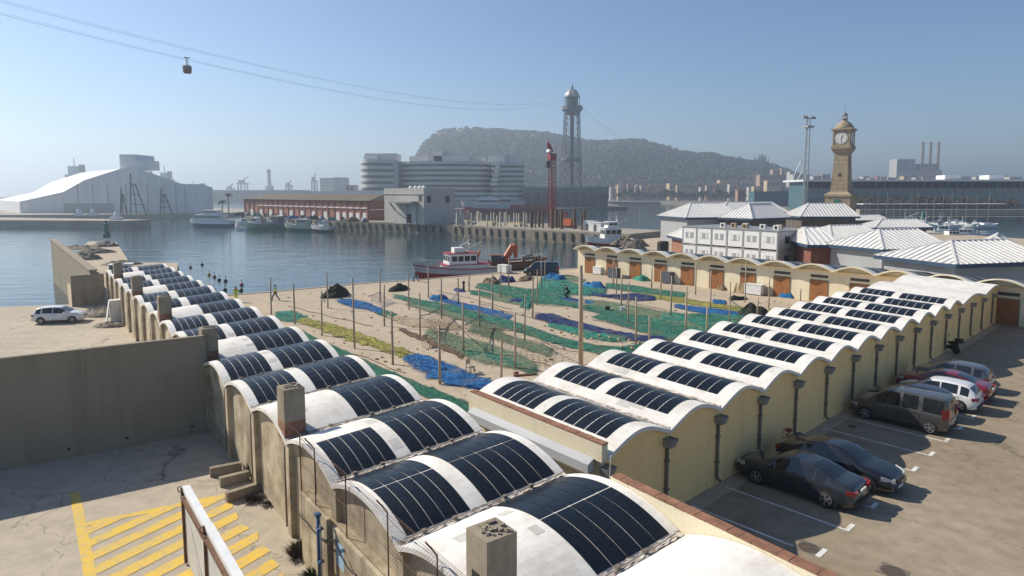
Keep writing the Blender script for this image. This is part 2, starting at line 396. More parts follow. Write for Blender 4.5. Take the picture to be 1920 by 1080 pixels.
# ================================================================== the vaulted storehouses
SMOOTH = [0.0]
def arcz(t, rise):
    par = 1 - (2 * t - 1) ** 2; return rise * (par * (1 - SMOOTH[0]) + SMOOTH[0] * math.sin(PI * min(1, max(0, t))) ** 1.7)
def vault_mesh(name, w, x0, x1, z0, slope, rise, th, mat, n=14, axis='y'):
    mb = MB(); rows = []
    for off in (0, -th):
        for x in (x0, x1):
            rows.append([(x, w * i / n, z0 + slope * x + arcz(i / n, rise) + off) for i in range(n + 1)])
    a, b, c, d = rows
    mb.grid([a, b]); mb.grid([c, d], True); mb.grid([a, c], True); mb.grid([b, d])
    mb.add([a[0], b[0], d[0], c[0]], [(0, 1, 2, 3)]); mb.add([a[-1], b[-1], d[-1], c[-1]], [(3, 2, 1, 0)])
    return mb.mesh(name, mat)
def strip_mesh(name, w, dx, t0, t1, z0, slope, rise, mat, n=9, lift=.006, th=.012):
    mb = MB(); rows = []
    for off in (lift + th, lift):
        for x in (0, dx):
            rows.append([(x, w * (t0 + (t1 - t0) * i / n), z0 + slope * x + arcz(t0 + (t1 - t0) * i / n, rise) + off) for i in range(n + 1)])
    a, b, c, d = rows
    mb.grid([a, b]); mb.grid([a, c], True); mb.grid([b, d]); mb.add([a[0], b[0], d[0], c[0]], [(0, 1, 2, 3)]); mb.add([a[-1], b[-1], d[-1], c[-1]], [(3, 2, 1, 0)])
    return mb.mesh(name, mat)
def arch_wall_mesh(name, w, xa, xb, z0, rise, zb, mat, n=14, inset=0.0):
    pts = [(inset, zb), (w - inset, zb)] + [(w - inset - (w - 2 * inset) * i / n, z0 + arcz(1 - (inset + (w - 2 * inset) * i / n) / w, rise)) for i in range(n + 1)]
    return MB().extr([(xa, y, z) for y, z in pts], (xb - xa, 0, 0)).mesh(name, mat)
def gutter_mesh(name, x0, x1, z0, slope, mat, wd=.11):
    mb = MB(); n = 40; rows = []
    for i in range(n + 1):
        x = x0 + (x1 - x0) * i / n
        rows.append([(x, yy + rnd(-.03, .03), z0 + slope * x + hh + rnd(-.01, .03)) for yy, hh in ((-wd, .065), (-.04, .04), (.04, .04), (wd, .065))])
    return mb.grid(rows, True).mesh(name, mat, fix=False)

# ---- left storehouse
LW, LL_, LZ, LS, LR_ = 4.2045, 5.1875, 3.448, .335 / 5.1875, .50
LB = empty('vaulted_storehouse', (-.1412, 11.7913, 0), .6448, 'long row of white barrel vaults with dark solar film and weathered outer wall', 'storehouse')
vm = vault_mesh('vault', LW, -.14, LL_ + .14, LZ, LS, LR_, .13, mt['roofwhite'])
gm = gutter_mesh('valley_gutter', -.1, LL_ + .1, LZ, LS, mt['gutter'])
wo = arch_wall_mesh('wall_panel', LW, .10, .36, LZ - .15, LR_, -.3, mt['oldwall'])
wi = arch_wall_mesh('wall_panel', LW, LL_ - .3, LL_ - .05, LZ + LS * LL_ - .15, LR_, -.3, mt['creamlit'])
pil = MB().box(-.09, .10, -.17, .17, -.3, LZ - .12).mesh('pilaster', mt['oldwall'])
dpipe = MB().tube([(-.06, .34, .2), (-.06, .34, LZ - .3)], .05, 8).mesh('downpipe', mt['pipe'], True)
sw = [(.04, .40), (.50, .97)]
def strips(n, f0, f1, L): 
    dx = (f1 - f0) * L / n
    return [(f0 * L + dx * i, dx - .022) for i in range(n)]
lcache = {}
for b in range(-1, 17):
    v = put('vault', vm, LB, (0, b * LW, 0))
    put('valley_gutter', gm, LB, (0, b * LW, 0))
    put('wall_panel', wo, LB, (0, b * LW, 0)); put('wall_panel', wi, LB, (0, b * LW, 0))
    put('pilaster', pil, LB, (0, b * LW, 0))
    if b > 2: put('downpipe', dpipe, LB, (0, b * LW, 0))
    if b < 0: continue
    for side in (0, 1):
        if side == 0 and b % 3 == 0: continue
        f0, f1 = sw[side]; f0 += rnd(-.006, .006)
        for x, dx in strips(5, f0, f1, LL_):
            if b <= 2: segs = [(.035, .498), (.516, .97)]
            else: segs = [(.035, .97)]
            if b == 2 and side == 0: segs = [(.035, .498)]
            for t0, t1 in segs:
                key = (side, t0, t1)
                if key not in lcache: lcache[key] = strip_mesh('solar_panel', LW, dx, t0, t1, LZ, LS, LR_, mt['solar'])
                put('solar_panel', lcache[key], v, (x, rnd(-.006, .006), LS * x))
put('valley_gutter', gm, LB, (0, 17 * LW, 0)); put('pilaster', pil, LB, (0, 17 * LW, 0))
# end walls of the row
MB().box(.1, LL_ - .05, 17 * LW - .05, 17 * LW + .2, -.3, LZ).build('end_wall', mt['oldwall'], LB)
# chimneys: each rises from the outer wall every third bay
cw = .74
cm = MB().box(-.10, cw - .10, 0, cw, LZ - .1, 5.2).mesh('shaft', mt['concrete'])
cb = MB().box(-.104, cw - .096, -.004, cw + .004, LZ - .1, 4.05).mesh('base_band', mt['terra'])
cp = MB()
for k in range(26):
    s_ = rnd(.03, .09); cp.obox((rnd(.0, cw - .2), rnd(.1, cw - .1), 5.2 + s_ * .3), (s_, s_ * rnd(.6, 1.2), s_ * .6), rnd(0, 3), rnd(-.3, .3))
cpm = cp.mesh('rubble_on_top', mt['concrete'])
chd = MB().box(-.115, -.09, .25, .52, 4.15, 4.42).mesh('flue_opening', mt['dark'])
for b in (0, 3, 6, 9, 12, 15):
    y = b * LW + (.45 if b == 0 else .12)
    c_ = put('chimney', cm, LB, (0, y, 0)); put('base_band', cb, c_); put('rubble_on_top', cpm, c_)['kind'] = 'stuff'
    if b in (0, 6): put('flue_opening', chd, c_)
# near part: a thicker lower wall with a ledge, a parapet on the inner side
lw = MB().box(-.30, .10, -2 * LW, 2.55 * LW, -.3, 2.35)
lw.build('lower_wall', mt['oldwall'], LB)
for b in range(-1, 3):
    MB().box(-.42, -.30, b * LW - .24, b * LW + .24, -.3, 2.55).build('buttress', mt['oldwall'], LB)
    MB().box(-.345, -.302, b * LW + .5, b * LW + .78, .9, 2.33).build('stain_slot', mt['pipe'], LB)
par = MB().box(LL_ + .16, LL_ + .42, -3 * LW, 2.45, -.3, 4.36).build('parapet', mt['creamlit'], LB)
tm = MB().box(-.14, .14, -.145, .145, 0, .05).mesh('coping_tile', mt['terra'])
y = -3 * LW + .15; k = 0
while y < 2.45:
    o = put('coping_tile', tm, par, (LL_ + .29, y, 4.36 + rnd(0, .012)), rnd(-.03, .03)); y += .30

# ---- right storehouse
SMOOTH[0] = .45
RW, RL_, RZ, RR_ = 3.625, 6.98, 3.33, .51
RS = -.247 / 6.98
RB = empty('vaulted_storehouse', (3.0548, 20.913, 0), -.8252, 'cream storehouse with white wavy vaults and paired solar panels beside the car park', 'storehouse')
vm = vault_mesh('vault', RW, -RL_ - .12, .20, RZ, RS, RR_, .14, mt['roofwhite'], 16)
gm = gutter_mesh('valley_gutter', -RL_, .1, RZ - .02, RS, mt['gutter'], .09)
wf = arch_wall_mesh('wall_panel', RW, -.26, -.02, RZ - .15, RR_, -.3, mt['cream'], inset=.012)
wb = arch_wall_mesh('wall_panel', RW, -RL_ + .02, -RL_ + .26, RZ + .247 - .15, RR_, -.3, mt['creamlit'])
hop = MB(); hop.add([(-.0, -.17, -.16), (.30, -.17, -.16), (.30, .17, -.16), (0, .17, -.16), (0, -.24, .16), (.40, -.24, .16), (.40, .24, .16), (0, .24, .16)],
                    [(0, 3, 2, 1), (0, 1, 5, 4), (1, 2, 6, 5), (2, 3, 7, 6), (3, 0, 4, 7)])
hop.add([(.03, -.21, .10), (.37, -.21, .10), (.37, .21, .10), (.03, .21, .10)], [(0, 1, 2, 3)])
hopm = hop.mesh('rainwater_hopper', mt['steel'], fix=False)
pipm = MB().tube([(.08, 0, RZ - .75), (.08, 0, .45), (.12, .02, .28), (.24, .05, .2)], .062, 8).mesh('downpipe', mt['pipe'], True)
clm = MB().box(0, .16, -.09, .09, -.02, .02).mesh('pipe_clip', mt['pipe'])
rcache = {}
wfw = arch_wall_mesh('wall_panel', RW * 2, -.26, -.02, RZ - .15, RR_ * .85, -.3, mt['cream'], 22, .012); wbw = arch_wall_mesh('wall_panel', RW * 2, -RL_ + .02, -RL_ + .26, RZ + .247 - .15, RR_ * .85, -.3, mt['creamlit'], 22)
vwide = vault_mesh('vault', RW * 2, -RL_ - .12, .20, RZ, RS, RR_ * .85, .14, mt['roofwhite'], 22)
for b in range(16):
    if b < 12: v = put('vault', vm, RB, (0, b * RW, 0)); put('valley_gutter', gm, RB, (0, b * RW, 0))
    elif b % 2 == 0: put('vault', vwide, RB, (0, b * RW, 0))
    if b < 12: put('wall_panel', wf, RB, (0, b * RW, 0)); put('wall_panel', wb, RB, (0, b * RW, 0))
    elif b % 2 == 0: put('wall_panel', wfw, RB, (0, b * RW, 0)); put('wall_panel', wbw, RB, (0, b * RW, 0))
    h_ = put('rainwater_hopper', hopm, RB, (-.02, b * RW, RZ - .52))
    p_ = put('downpipe', pipm, RB, (-.02, b * RW, 0))
    for zc in (1.0, 2.1): put('pipe_clip', clm, p_, (.0, 0, zc))
    if b > 11: continue
    for f0, f1, n in ((.085, .43, 5), (.505, .945, 6)):
        f0 += rnd(-.004, .004)
        for x, dx in strips(n, f0, f1, RL_):
            key = n
            if key not in rcache: rcache[key] = strip_mesh('solar_panel', RW, dx - .024, .18, .85, RZ, RS, RR_, mt['solar'], 9, .004, .006)
            put('solar_panel', rcache[key], v, (x - RL_, rnd(-.005, .005), RS * (x - RL_)))
# near end: wall, parapet with terracotta coping, long grey awning box
ew = MB().extr([(-RL_, -.12, -.3), (-.02, -.12, -.3), (-.02, -.12, 3.72), (-RL_, -.12, 3.97)], (0, .22, 0)).build('end_wall', mt['creamlit'], RB)
pr = MB().extr([(-6.75, -.26, 3.40), (.12, -.26, 3.16), (.12, -.26, 3.74), (-6.75, -.26, 3.98)], (0, .30, 0)).build('parapet', mt['creamlit'], RB)
tm2 = MB().box(-.145, .145, -.15, .15, 0, .05).mesh('coping_tile', mt['terra'])
x = -6.6
while x < .1:
    o = put('coping_tile', tm2, pr, (x, -.11, 3.742 + RS * x + rnd(0, .01)), rnd(-.02, .02)); o.rotation_euler = (0, -math.atan(RS), o.rotation_euler.z); x += .30
mt['greyclad0'] = M('pale_grey_awning_sheet', (.46, .48, .51), .5, .1, 1)
aw = MB().extr([(-6.5, -.27, 3.02), (-6.5, -.58, 2.98), (-6.5, -.58, 3.28), (-6.5, -.27, 3.42)], (6.3, 0, -.2)).build('awning_box', mt['greyclad0'], RB)
MB().extr([(-6.5, -.59, 2.92), (-6.5, -.50, 2.92), (-6.5, -.50, 2.98), (-6.5, -.59, 2.98)], (6.3, 0, -.2)).build('awning_bar', mt['pipe'], aw)
for x in (-6.2, -.5): MB().bar((x, -.27, 2.3), (x, -.54, 2.88), .05).build('awning_arm', mt['pipe'], aw)

SMOOTH[0] = .15
# repair patches and loose cable runs on the roofs
mt['patch'] = M('greyish_patch_coating', (.55, .53, .49), .85, .15, 2); rs = random.Random(77)
for k in range(46):
    left = k < 20; b = rs.randrange(-1, 9) if left else rs.randrange(0, 12); L_, w_, z_, s__, r_ = (LL_, LW, LZ, LS, LR_) if left else (RL_, RW, RZ, RS, RR_); SMOOTH[0] = 0.0 if left else .45
    t0 = rs.choice((rs.uniform(.02, .14), rs.uniform(.87, .9))) if not left else rs.uniform(.05, .8); x = rs.uniform(.1, L_ - 1); 
    if left: x = rs.choice((rs.uniform(2.12, 2.2), rs.uniform(.1, 1.6) if b % 3 == 0 else 2.15))
    o = put('repair_patch', strip_mesh('repair_patch', w_, rs.uniform(.25, .9) if not left or b % 3 == 0 else .35, t0, min(.99, t0 + rs.uniform(.05, .12)), z_, s__, r_, mt['patch'], 3, .002, .002), LB if left else RB, (x - (0 if left else RL_), b * w_, s__ * (x - (0 if left else RL_))))
mt['cablegrey'] = M('grey_conduit', (.30, .29, .27), .7, .2, 3)
for b in range(0, 8):
    MB().tube([(x, rs.uniform(-.05, .05), LZ + LS * x + .10) for x in (.1, .9, 1.8, 2.6, 3.5, 4.3, 5.1)], .018, 5).build('conduit', mt['cablegrey'], LB, (0, b * LW, 0))
    for x in (.6, 1.5, 3.1, 4.0): MB().box(x - .06, x + .06, -.05, .05, LZ + LS * x + .08, LZ + LS * x + .16).build('junction_box', mt['pipe'], LB, (0, b * LW, 0))
SMOOTH[0] = .15
# ---- far storehouse with doors to the courtyard
FW, FZ, FR_ = 4.2, 3.62, .64
fd = Vector((.662, -.75)); f0_ = Vector((11.62, 96.42)) - fd * 2.5
FB = empty('vaulted_storehouse', (f0_.x, f0_.y, 0), math.atan2(fd.y, fd.x), 'cream storehouse with wooden double doors and wavy canopy across the net yard', 'storehouse')
def xswap(mb): mb.v = [(p[1], p[0], p[2]) for p in mb.v]; return mb
FSL = -.10
def vault_x(name, w, y0, y1, z0, rise, th, mat, n=14):
    mb = MB(); rows = []
    for off in (0, -th):
        for y in (y0, y1): rows.append([(w * i / n, y, z0 + FSL * (y + 1.05) + arcz(i / n, rise) + off) for i in range(n + 1)])
    a, b, c, d = rows
    mb.grid([a, b]); mb.grid([c, d], True); mb.grid([a, c], True); mb.grid([b, d]); return mb.mesh(name, mat)
vm = vault_x('vault', FW, -1.05, 7.2, FZ, FR_, .13, mt['creamlit'])
vm.materials.append(mt['roofwhite'])
for p in vm.polygons:
    if p.normal.z > .5: p.material_index = 1
pts = [(0, -.3), (FW, -.3)] + [(FW - FW * i / 14, FZ - .30 + arcz(1 - i / 14, FR_)) for i in range(15)]
wm = MB().extr([(x, .25, z) for x, z in pts], (0, .2, 0)).mesh('tympanum', mt['creamlit'])
wl_ = MB().box(0, FW, 0, .26, -.3, 3.42).mesh('wall_panel', mt['creamlit'])
ledge = MB().box(0, FW, -.06, .02, 3.36, 3.46).mesh('ledge', mt['cream'])
leafm = MB()
for i in range(5): leafm.box(-.46 + i * .184, -.46 + i * .184 + .178, -.055, 0, .02, 2.32)
leafm.box(-.44, .44, -.075, -.055, .25, .40); leafm.box(-.44, .44, -.075, -.055, 1.95, 2.1); leafm = leafm.mesh('door_leaf', mt['door'])
hm = MB().box(-.03, .03, -.11, -.075, 1.0, 1.2).mesh('door_handle', mt['steel'])
frm = MB().box(-1.02, -.94, -.05, .02, 0, 2.42).box(.94, 1.02, -.05, .02, 0, 2.42).box(-.94, .94, -.05, .02, 2.34, 2.42).mesh('door_frame', mt['pipe'])
vf = MB().box(-.95, .95, -.03, .02, 2.66, 2.96).mesh('vent_grille', mt['dark'])
sl = MB()
for i in range(4): sl.obox((0, -.04, 2.70 + i * .075), (1.86, .05, .015), 0, .6)
sl = sl.mesh('vent_slats', mt['pipe'])
pan = []
for y0_, y1_ in ((.6, 3.1), (3.5, 6.6)):
    m_ = strip_mesh('solar_panel', FW, y1_ - y0_, .25, .95, FZ, 0, FR_, mt['solar']); 
    for q in m_.vertices: q.co = Vector((q.co.y, q.co.x + y0_, q.co.z + FSL * (q.co.x + y0_ + 1.05)))
    m_.flip_normals(); pan.append(m_)
bad = {9: 1}
for b in range(18):
    x = b * FW
    v = put('vault', vm, FB, (x, 0, 0)); put('wall_panel', wl_, FB, (x, 0, 0)); put('tympanum', wm, FB, (x, 0, 0)); put('ledge', ledge, FB, (x, 0, 0))
    for m_ in pan: put('solar_panel', m_, v)
    if b == 11: continue
    dx = x + 2.45
    d_ = put('door', frm, FB, (dx, 0, 0))
    for s in (-1, 1):
        l_ = put('door_leaf', leafm, d_, (s * .47, -.01, 0))
    put('door_handle', hm, d_, (.08, -.012, 0))
    g_ = put('vent_grille', vf, FB, (dx, 0, 0)); put('vent_slats', sl, g_)
MB().box(-.02, .25, .25, 7.0, -.3, FZ - .9).build('side_wall', mt['creamlit'], FB)
MB().box(0, 18 * FW, 6.9, 7.1, -.3, FZ - 1.0).build('back_wall', mt['cream'], FB)
# ================================================================== left yard, fence, gate
LA = .6448
def Lw(x, y, z=0.0):
    c, s = math.cos(LA), math.sin(LA); return Vector((-.1412 + c * x - s * y, 11.7913 + s * x + c * y, z))
RA = -.8252
def Rw(x, y, z=0.0):
    c, s = math.cos(RA), math.sin(RA); return Vector((3.0548 + c * x - s * y, 20.913 + s * x + c * y, z))
# grey panel wall across the yard
e = Vector((-.829, -.559)); w0 = Vector((-15.15, 32.05)); ang = math.atan2(e.y, e.x)
cwall = empty('boundary_wall', (w0.x, w0.y, 0), ang, 'tall grey precast panel wall in shade across the left yard', 'wall')
pm = MB().box(.006, 4.994, -.09, .09, -.3, 4.86).mesh('panel', mt['greypanel'])
cpm_ = MB().box(0.012, 4.988, -.13, .13, 4.86, 4.93).mesh('capping', mt['greypanel'])
whm = MB().lathe([(.07, -.02), (.07, .0)], 10).mesh('weep_hole', mt['dark'])
for k in range(6):
    p = put('panel', pm, cwall, (k * 5.0 + .2, 0, 0)); MB().box(-.08, .08, -.06, .06, -.3, 4.85).build('joint_filler', mt['greypanel'], p); put('capping', cpm_, p)
    for hx in (1.1, 3.9): put('weep_hole', whm, p, (hx + rnd(-.5, .5), .095, .42), rot=(-PI / 2, 0, 0))
# yellow hatching
hat = struct(empty('yellow_hatching', Lw(-5.9, 17.9), LA))
MB().box(-.17, .17, -14, 3.2, .004, .008).build('edge_line', mt['yellow'], hat)
MB().add([(0, -.17, .009), (5.1, -.9, .009), (5.1, -.56, .009), (0, .17, .009)], [(0, 1, 2, 3)]).build('edge_line', mt['yellow'], hat, fix=False)
for k in range(13):
    y0 = -.9 - k * 1.02
    s1 = min(5.0 + rnd(-.35, .1), (-y0) / .575); s2 = min(5.0 + rnd(-.35, .1), (-y0 - .56) / .575)
    if s2 < .3: continue
    MB().add([(.17, y0, .0125), (s1, y0 + .433 * s1, .0125), (s2, y0 + .56 + .433 * s2, .0125), (.17, y0 + .56, .0125)], [(0, 1, 2, 3)]).build('stripe', mt['yellow'], hat, fix=False)
# sliding gate
gate = empty('sliding_gate', Lw(-3.3, 12.9), LA, 'white topped metal sliding gate with rusty rail standing in the hatched yard', 'gate')
mt['gatepanel'] = streaked('gate_sheet', (.58, .56, .52), (.40, .35, .29), .5, 1.2, .1)
for k, (a, b, dz) in enumerate(((-3.1, 0, 0), (-7.2, -3.16, .06), (-11.3, -7.26, .06))):
    MB().box(-.03, .03, a, b, .12, 2.5 + dz).build('panel', mt['gatepanel'], gate)
    MB().box(-.06, .16, a, b, 2.5 + dz, 2.62 + dz).build('top_rail', mt['whitepaint'], gate)
    MB().box(-.12, -.035, a, b, 2.22 + dz, 2.36 + dz).build('rusty_rail', mt['rust'], gate)
    MB().box(-.11, .04, b - .07, b, .05, 2.6 + dz).build('end_post', mt['rust'], gate)
    MB().bar((-.045, b - .3, 2.1), (-.045, a + .4, .5), .02).build('brace', mt['whitepaint'], gate)
    MB().tube([(-.14, b - .15, 2.5), (-.2, b - .15, 2.56), (-.2, b - .1, 2.66), (-.1, b - .1, 2.68)], .018, 6).build('hook', mt['rust'], gate)
# concrete blocks at the wall
for i, (u, v, ln, lab) in enumerate(((424, 888, 1.25, 'farthest of three concrete blocks lying against the weathered wall'), (440, 906, 1.15, 'middle one of three concrete blocks lying against the weathered wall'),
                                (462, 930, 1.55, 'nearest and longest of three concrete blocks against the weathered wall'))):
    p = G(u, v); mb = MB().obox((0, 0, .2), (ln, .26, .4))
    o = mb.build('concrete_block', mt['concrete'], None, (p.x, p.y, 0), LA + .12 * (i - 1)); tag(o, lab, 'block', 'concrete blocks by the yard wall')
    bv = o.modifiers.new('bevel', 'BEVEL'); bv.width = .02; bv.segments = 2
# weeds
mt['dryweed'] = M('dry_weed', (.10, .075, .045), .9, .4, 6); mt['greenweed'] = M('green_weed', (.05, .085, .03), .9, .4, 6)
def weed(u, v, r, h, n, mat, label, seed):
    rs = random.Random(seed); mb = MB(); p = G(u, v)
    for k in range(n):
        a = rs.uniform(0, 2 * PI); q = rs.random() ** .6; bx, by = math.cos(a) * r * q * .5, math.sin(a) * r * q * .5
        tx, ty = math.cos(a) * r * q * rs.uniform(.8, 1.5), math.sin(a) * r * q * rs.uniform(.8, 1.5); hh = h * rs.uniform(.35, 1) * (1.15 - q * .5)
        w = rs.uniform(.008, .02); pa = a + PI / 2
        m_ = ((bx + tx) / 2, (by + ty) / 2, hh * .7)
        mb.add([(bx - w * math.cos(pa), by - w * math.sin(pa), 0), (bx + w * math.cos(pa), by + w * math.sin(pa), 0), (m_[0] + w, m_[1], m_[2]), (m_[0] - w, m_[1], m_[2]), (tx, ty, hh)], [(0, 1, 2, 3), (3, 2, 4)])
    o = mb.build('weed_clump', mat, None, (p.x, p.y, 0), fix=False); return tag(o, label, 'weeds', 'weeds in the left yard')
weed(563, 1040, .55, .5, 520, mt['dryweed'], 'dry brown weed tuft at the foot of the yard wall near the blue post', 1)
weed(590, 1085, .5, .35, 380, mt['greenweed'], 'low green weeds at the bottom edge below the blue post', 2)
weed(471, 893, .22, .9, 160, mt['greenweed'], 'small upright green plant growing from the wall behind the concrete blocks', 3)
weed(478, 938, .5, .22, 460, mt['dryweed'], 'flat heap of dry twigs beside the nearest concrete block', 4)
weed(505, 945, .4, .12, 220, mt['dryweed'], 'thin scatter of dry litter where the yard wall meets the ground', 5)
# white post stub
p = G(483, 897); tag(MB().obox((0, 0, .3), (.16, .16, .6)).build('post_stub', mt['whitepaint'], None, (p.x, p.y, 0), LA), 'short white post stub against the weathered wall by the blocks', 'post')
# chain-link fence on the ledge
fz0, fz1 = 2.36, 4.15
fen2 = empty('chain_link_fence', Lw(-.2, -4, 0), LA, 'rusty chain-link fence on the ledge beside the nearest vaults', 'fence')
posts = [0.4, 3.4, 6.2, 8.6, 11.2, 13.6, 14.9]
for y in posts:
    MB().tube([(0, y, fz0 - .05), (0, y, fz1), (.0, y, fz1 + .02), (-.28, y + .0, fz1 + .42)], .02, 6).build('post', mt['rust'], fen2)
mb = MB(); sp = .11; H_ = fz1 - fz0; Y1 = posts[-1]; k = -int(H_ / sp)
while k * sp < Y1:
    for s in (1, -1):
        y0_ = k * sp if s == 1 else k * sp + H_; y1_ = y0_ + s * H_
        a, b = (y0_, fz0), (y1_, fz1)
        ys = sorted((a, b)); (ya, za), (yb, zb) = ys
        if yb <= posts[0] or ya >= Y1: continue
        if ya < posts[0]: za += (zb - za) * (posts[0] - ya) / (yb - ya); ya = posts[0]
        if yb > Y1: zb = za + (zb - za) * (Y1 - ya) / (yb - ya); yb = Y1
        mb.bar((.0, ya, za), (.0, yb, zb), .003)
    k += 1
mo = mb.build('wire_mesh', mt['rust'], fen2, fix=False); mo['kind'] = 'stuff'
for z in (fz0 + .05, (fz0 + fz1) / 2, fz1 - .02): MB().tube([(0, posts[0], z), (0, Y1, z)], .007, 4).build('line_wire', mt['rust'], fen2)
for dz in (.2, .42): MB().tube([(-.28 * dz / .42, posts[0], fz1 + dz), (-.28 * dz / .42, Y1, fz1 + dz)], .006, 4).build('barbed_wire', mt['rust'], fen2)
# cable along the wall
mb = MB()
cab = [(3.0, 1.9), (4.2, 2.28), (5.4, 1.75), (7.0, 1.95), (8.4, 2.3), (10.6, 1.85), (12.6, 2.3)]
pts = []
for (ya, za), (yb, zb) in zip(cab, cab[1:]):
    for i in range(6):
        t = i / 6; pts.append((-.46, ya + (yb - ya) * t, za + (zb - za) * t - .22 * 4 * t * (1 - t)))
tag(MB().tube(pts, .022, 6).build('cable', mt['black'], None, Lw(0, -1), LA), 'drooping black cable strung along the yard wall', 'cable')
# blue standpipe and blue painted patch
p = Lw(-.62, 8.3); bp = empty('standpipe', (p.x, p.y, 0), LA, 'dark blue painted standpipe in front of the weathered wall', 'pipe')
MB().tube([(0, 0, 0), (0, 0, 2.7)], .05, 8).build('riser', mt['bluepaint'], bp, smooth=True)
MB().tube([(.02, -.14, .1), (.02, -.14, 2.45)], .025, 8).build('thin_pipe', mt['steel'], bp, smooth=True)
for z in (.5, 1.3, 2.3): MB().box(-.06, .1, -.17, .05, z, z + .05).build('clamp', mt['bluepaint'], bp)
MB().box(-.08, .08, -.07, .07, 2.68, 2.76).build('cap', mt['bluepaint'], bp)
mt['palebl'] = worn('pale_blue_paint', (.30, .45, .58), (.42, .36, .26), .35)
MB().box(-.306, -.302, 7.2, 7.75, 1.35, 2.1).build('painted_patch', mt['palebl'], LB)

# ---- things along the far part of the outer wall
def rough_heap(name, cx, cy, rx, ry, h, mat, label, cat, seed, group=None, rz=0, nz=.5, z0=0.0):
    rs = random.Random(seed); mb = MB(); N, K = 12, 28; rows = []
    sx, sy = rs.uniform(0, 99), rs.uniform(0, 99)
    for i in range(N + 1):
        q = i / N; r = []
        for k in range(K + 1):
            a = 2 * PI * (k % K) / K
            rr = q * (1 + .28 * noise.noise((math.cos(a) * 1.3 + sx, math.sin(a) * 1.3, sy)))
            x, y = math.cos(a) * rx * rr, math.sin(a) * ry * rr
            z = .72 * h * (1 - q ** 3) * (1 + nz * noise.noise((x * 1.3 + sx, y * 1.3 + sy, 2.2))) + h * .3 * noise.noise((x * 5 + sx, y * 5, sy)) * (1 - q)
            r.append((x, y, max(-.02, z) if q < 1 else -.03))
        rows.append(r)
    o = mb.grid(rows).build(name, mat, None, (cx, cy, z0), rz, fix=False)
    return tag(o, label, cat, group)
mt['junk'] = M('mixed_junk', (.20, .165, .125), .9, .7, 3.5, bump=.8, bscale=9)
p = G(200, 590); rough_heap('scrap_heap', p.x, p.y, 2.4, 1.5, .8, mt['junk'], 'heap of mixed scrap between the white car and the vault row', 'scrap', 11)
p = G(206, 612); rough_heap('scrap_heap', p.x, p.y, 1.4, .8, .5, mt['junk'], 'low litter of broken gear along the foot of the vault row', 'scrap', 12)
p = G(221, 601); cb_ = empty('metal_cabinet', (p.x, p.y, 0), LA, 'white metal cabinet leaning against the outer wall of the vault row', 'cabinet')
MB().box(-.55, .3, -.5, .5, .0, 2.0).build('case', mt['whiteplastic'], cb_); MB().box(-.58, -.552, -.46, .46, .06, 1.94).build('door', mt['whitepaint'], cb_); MB().obox((-.75, -.1, 1.0), (.08, .9, 2.0), 0, 0, .16).build('leaning_panel', mt['whitepaint'], cb_)
for i, (a, b) in enumerate((((-1.7, 31.2), (-.9, 26.8)), ((-2.0, 30.4), (-1.2, 26.2)), ((-1.3, 31.6), (-.6, 27.6)))):
    q = Lw(*a, .1 + .06 * i), Lw(*b, .25 + .1 * i); tag(MB().bar(q[0], q[1], .22, .09).build('timber_plank', mt['planks']), ('upper', 'left', 'right')[i] + ' one of three long pale planks lying beside the vault row', 'plank', 'planks by the vault row')
# high wall beyond the vaults
wq = empty('harbour_wall', (-44.6, 69.6, 0), math.atan2(.77, -.64), 'high brown harbour wall running out behind the vault row', 'wall')
MB().extr([(0, 0, -4.0), (42, 0, -4.0), (42, 0, 4.6), (0, 0, 3.6)], (0, .6, 0)).build('wall', mt['concrete'], wq)
MB().extr([(-.1, -.1, 3.6), (42, -.1, 4.6), (42, -.1, 4.78), (-.1, -.1, 3.78)], (0, .8, 0)).build('coping', mt['concrete'], wq)
for k in range(4): MB().box(.3 + k * 6, .9 + k * 6, -.25, -.002, -4.0, 3.4 + k * .13).build('buttress', mt['oldwall'], wq)
MB().box(-.35, 0, -.6, 2.4, -.3, 3.3).build('end_block', mt['concrete'], wq)
# gear on the small stone pier
for i, (u, v, z, rx, h, lab) in enumerate(((150, 466, 0, 5, .9, 'brown pile of old nets at the left end of the small stone pier'), (176, 474, 0, 3.5, 1.2, 'dark pile of gear in the middle of the small stone pier'),
                                           (196, 462, 0, 3, 1.3, 'dark net mound at the seaward tip of the small stone pier'), (160, 486, 0, 3, 1.4, 'low tan mound nearest the high harbour wall'), (228, 496, 0, 3, .8, 'flat brown pile behind the farthest vault'))):
    p = G(u, v, z); rough_heap('net_pile', p.x, p.y, rx, rx * .7, h, mt['junk'], lab, 'net pile', 20 + i, 'piles on the small stone pier')
p = G(200, 446, 0); bc = empty('harbour_beacon', (p.x, p.y, 0), 0, 'small dark green beacon on the tip of the small stone pier', 'beacon')
MB().lathe([(.9, 0), (.9, 1.2), (.6, 1.3), (.55, 3.4), (.8, 3.5), (.8, 3.7), (.3, 3.8)], 12).build('body', mt['greenpaint'], bc, smooth=False); MB().lathe([(.3, 3.8), (.3, 4.4), (.05, 4.7)], 10).build('lantern', mt['glass'], bc)
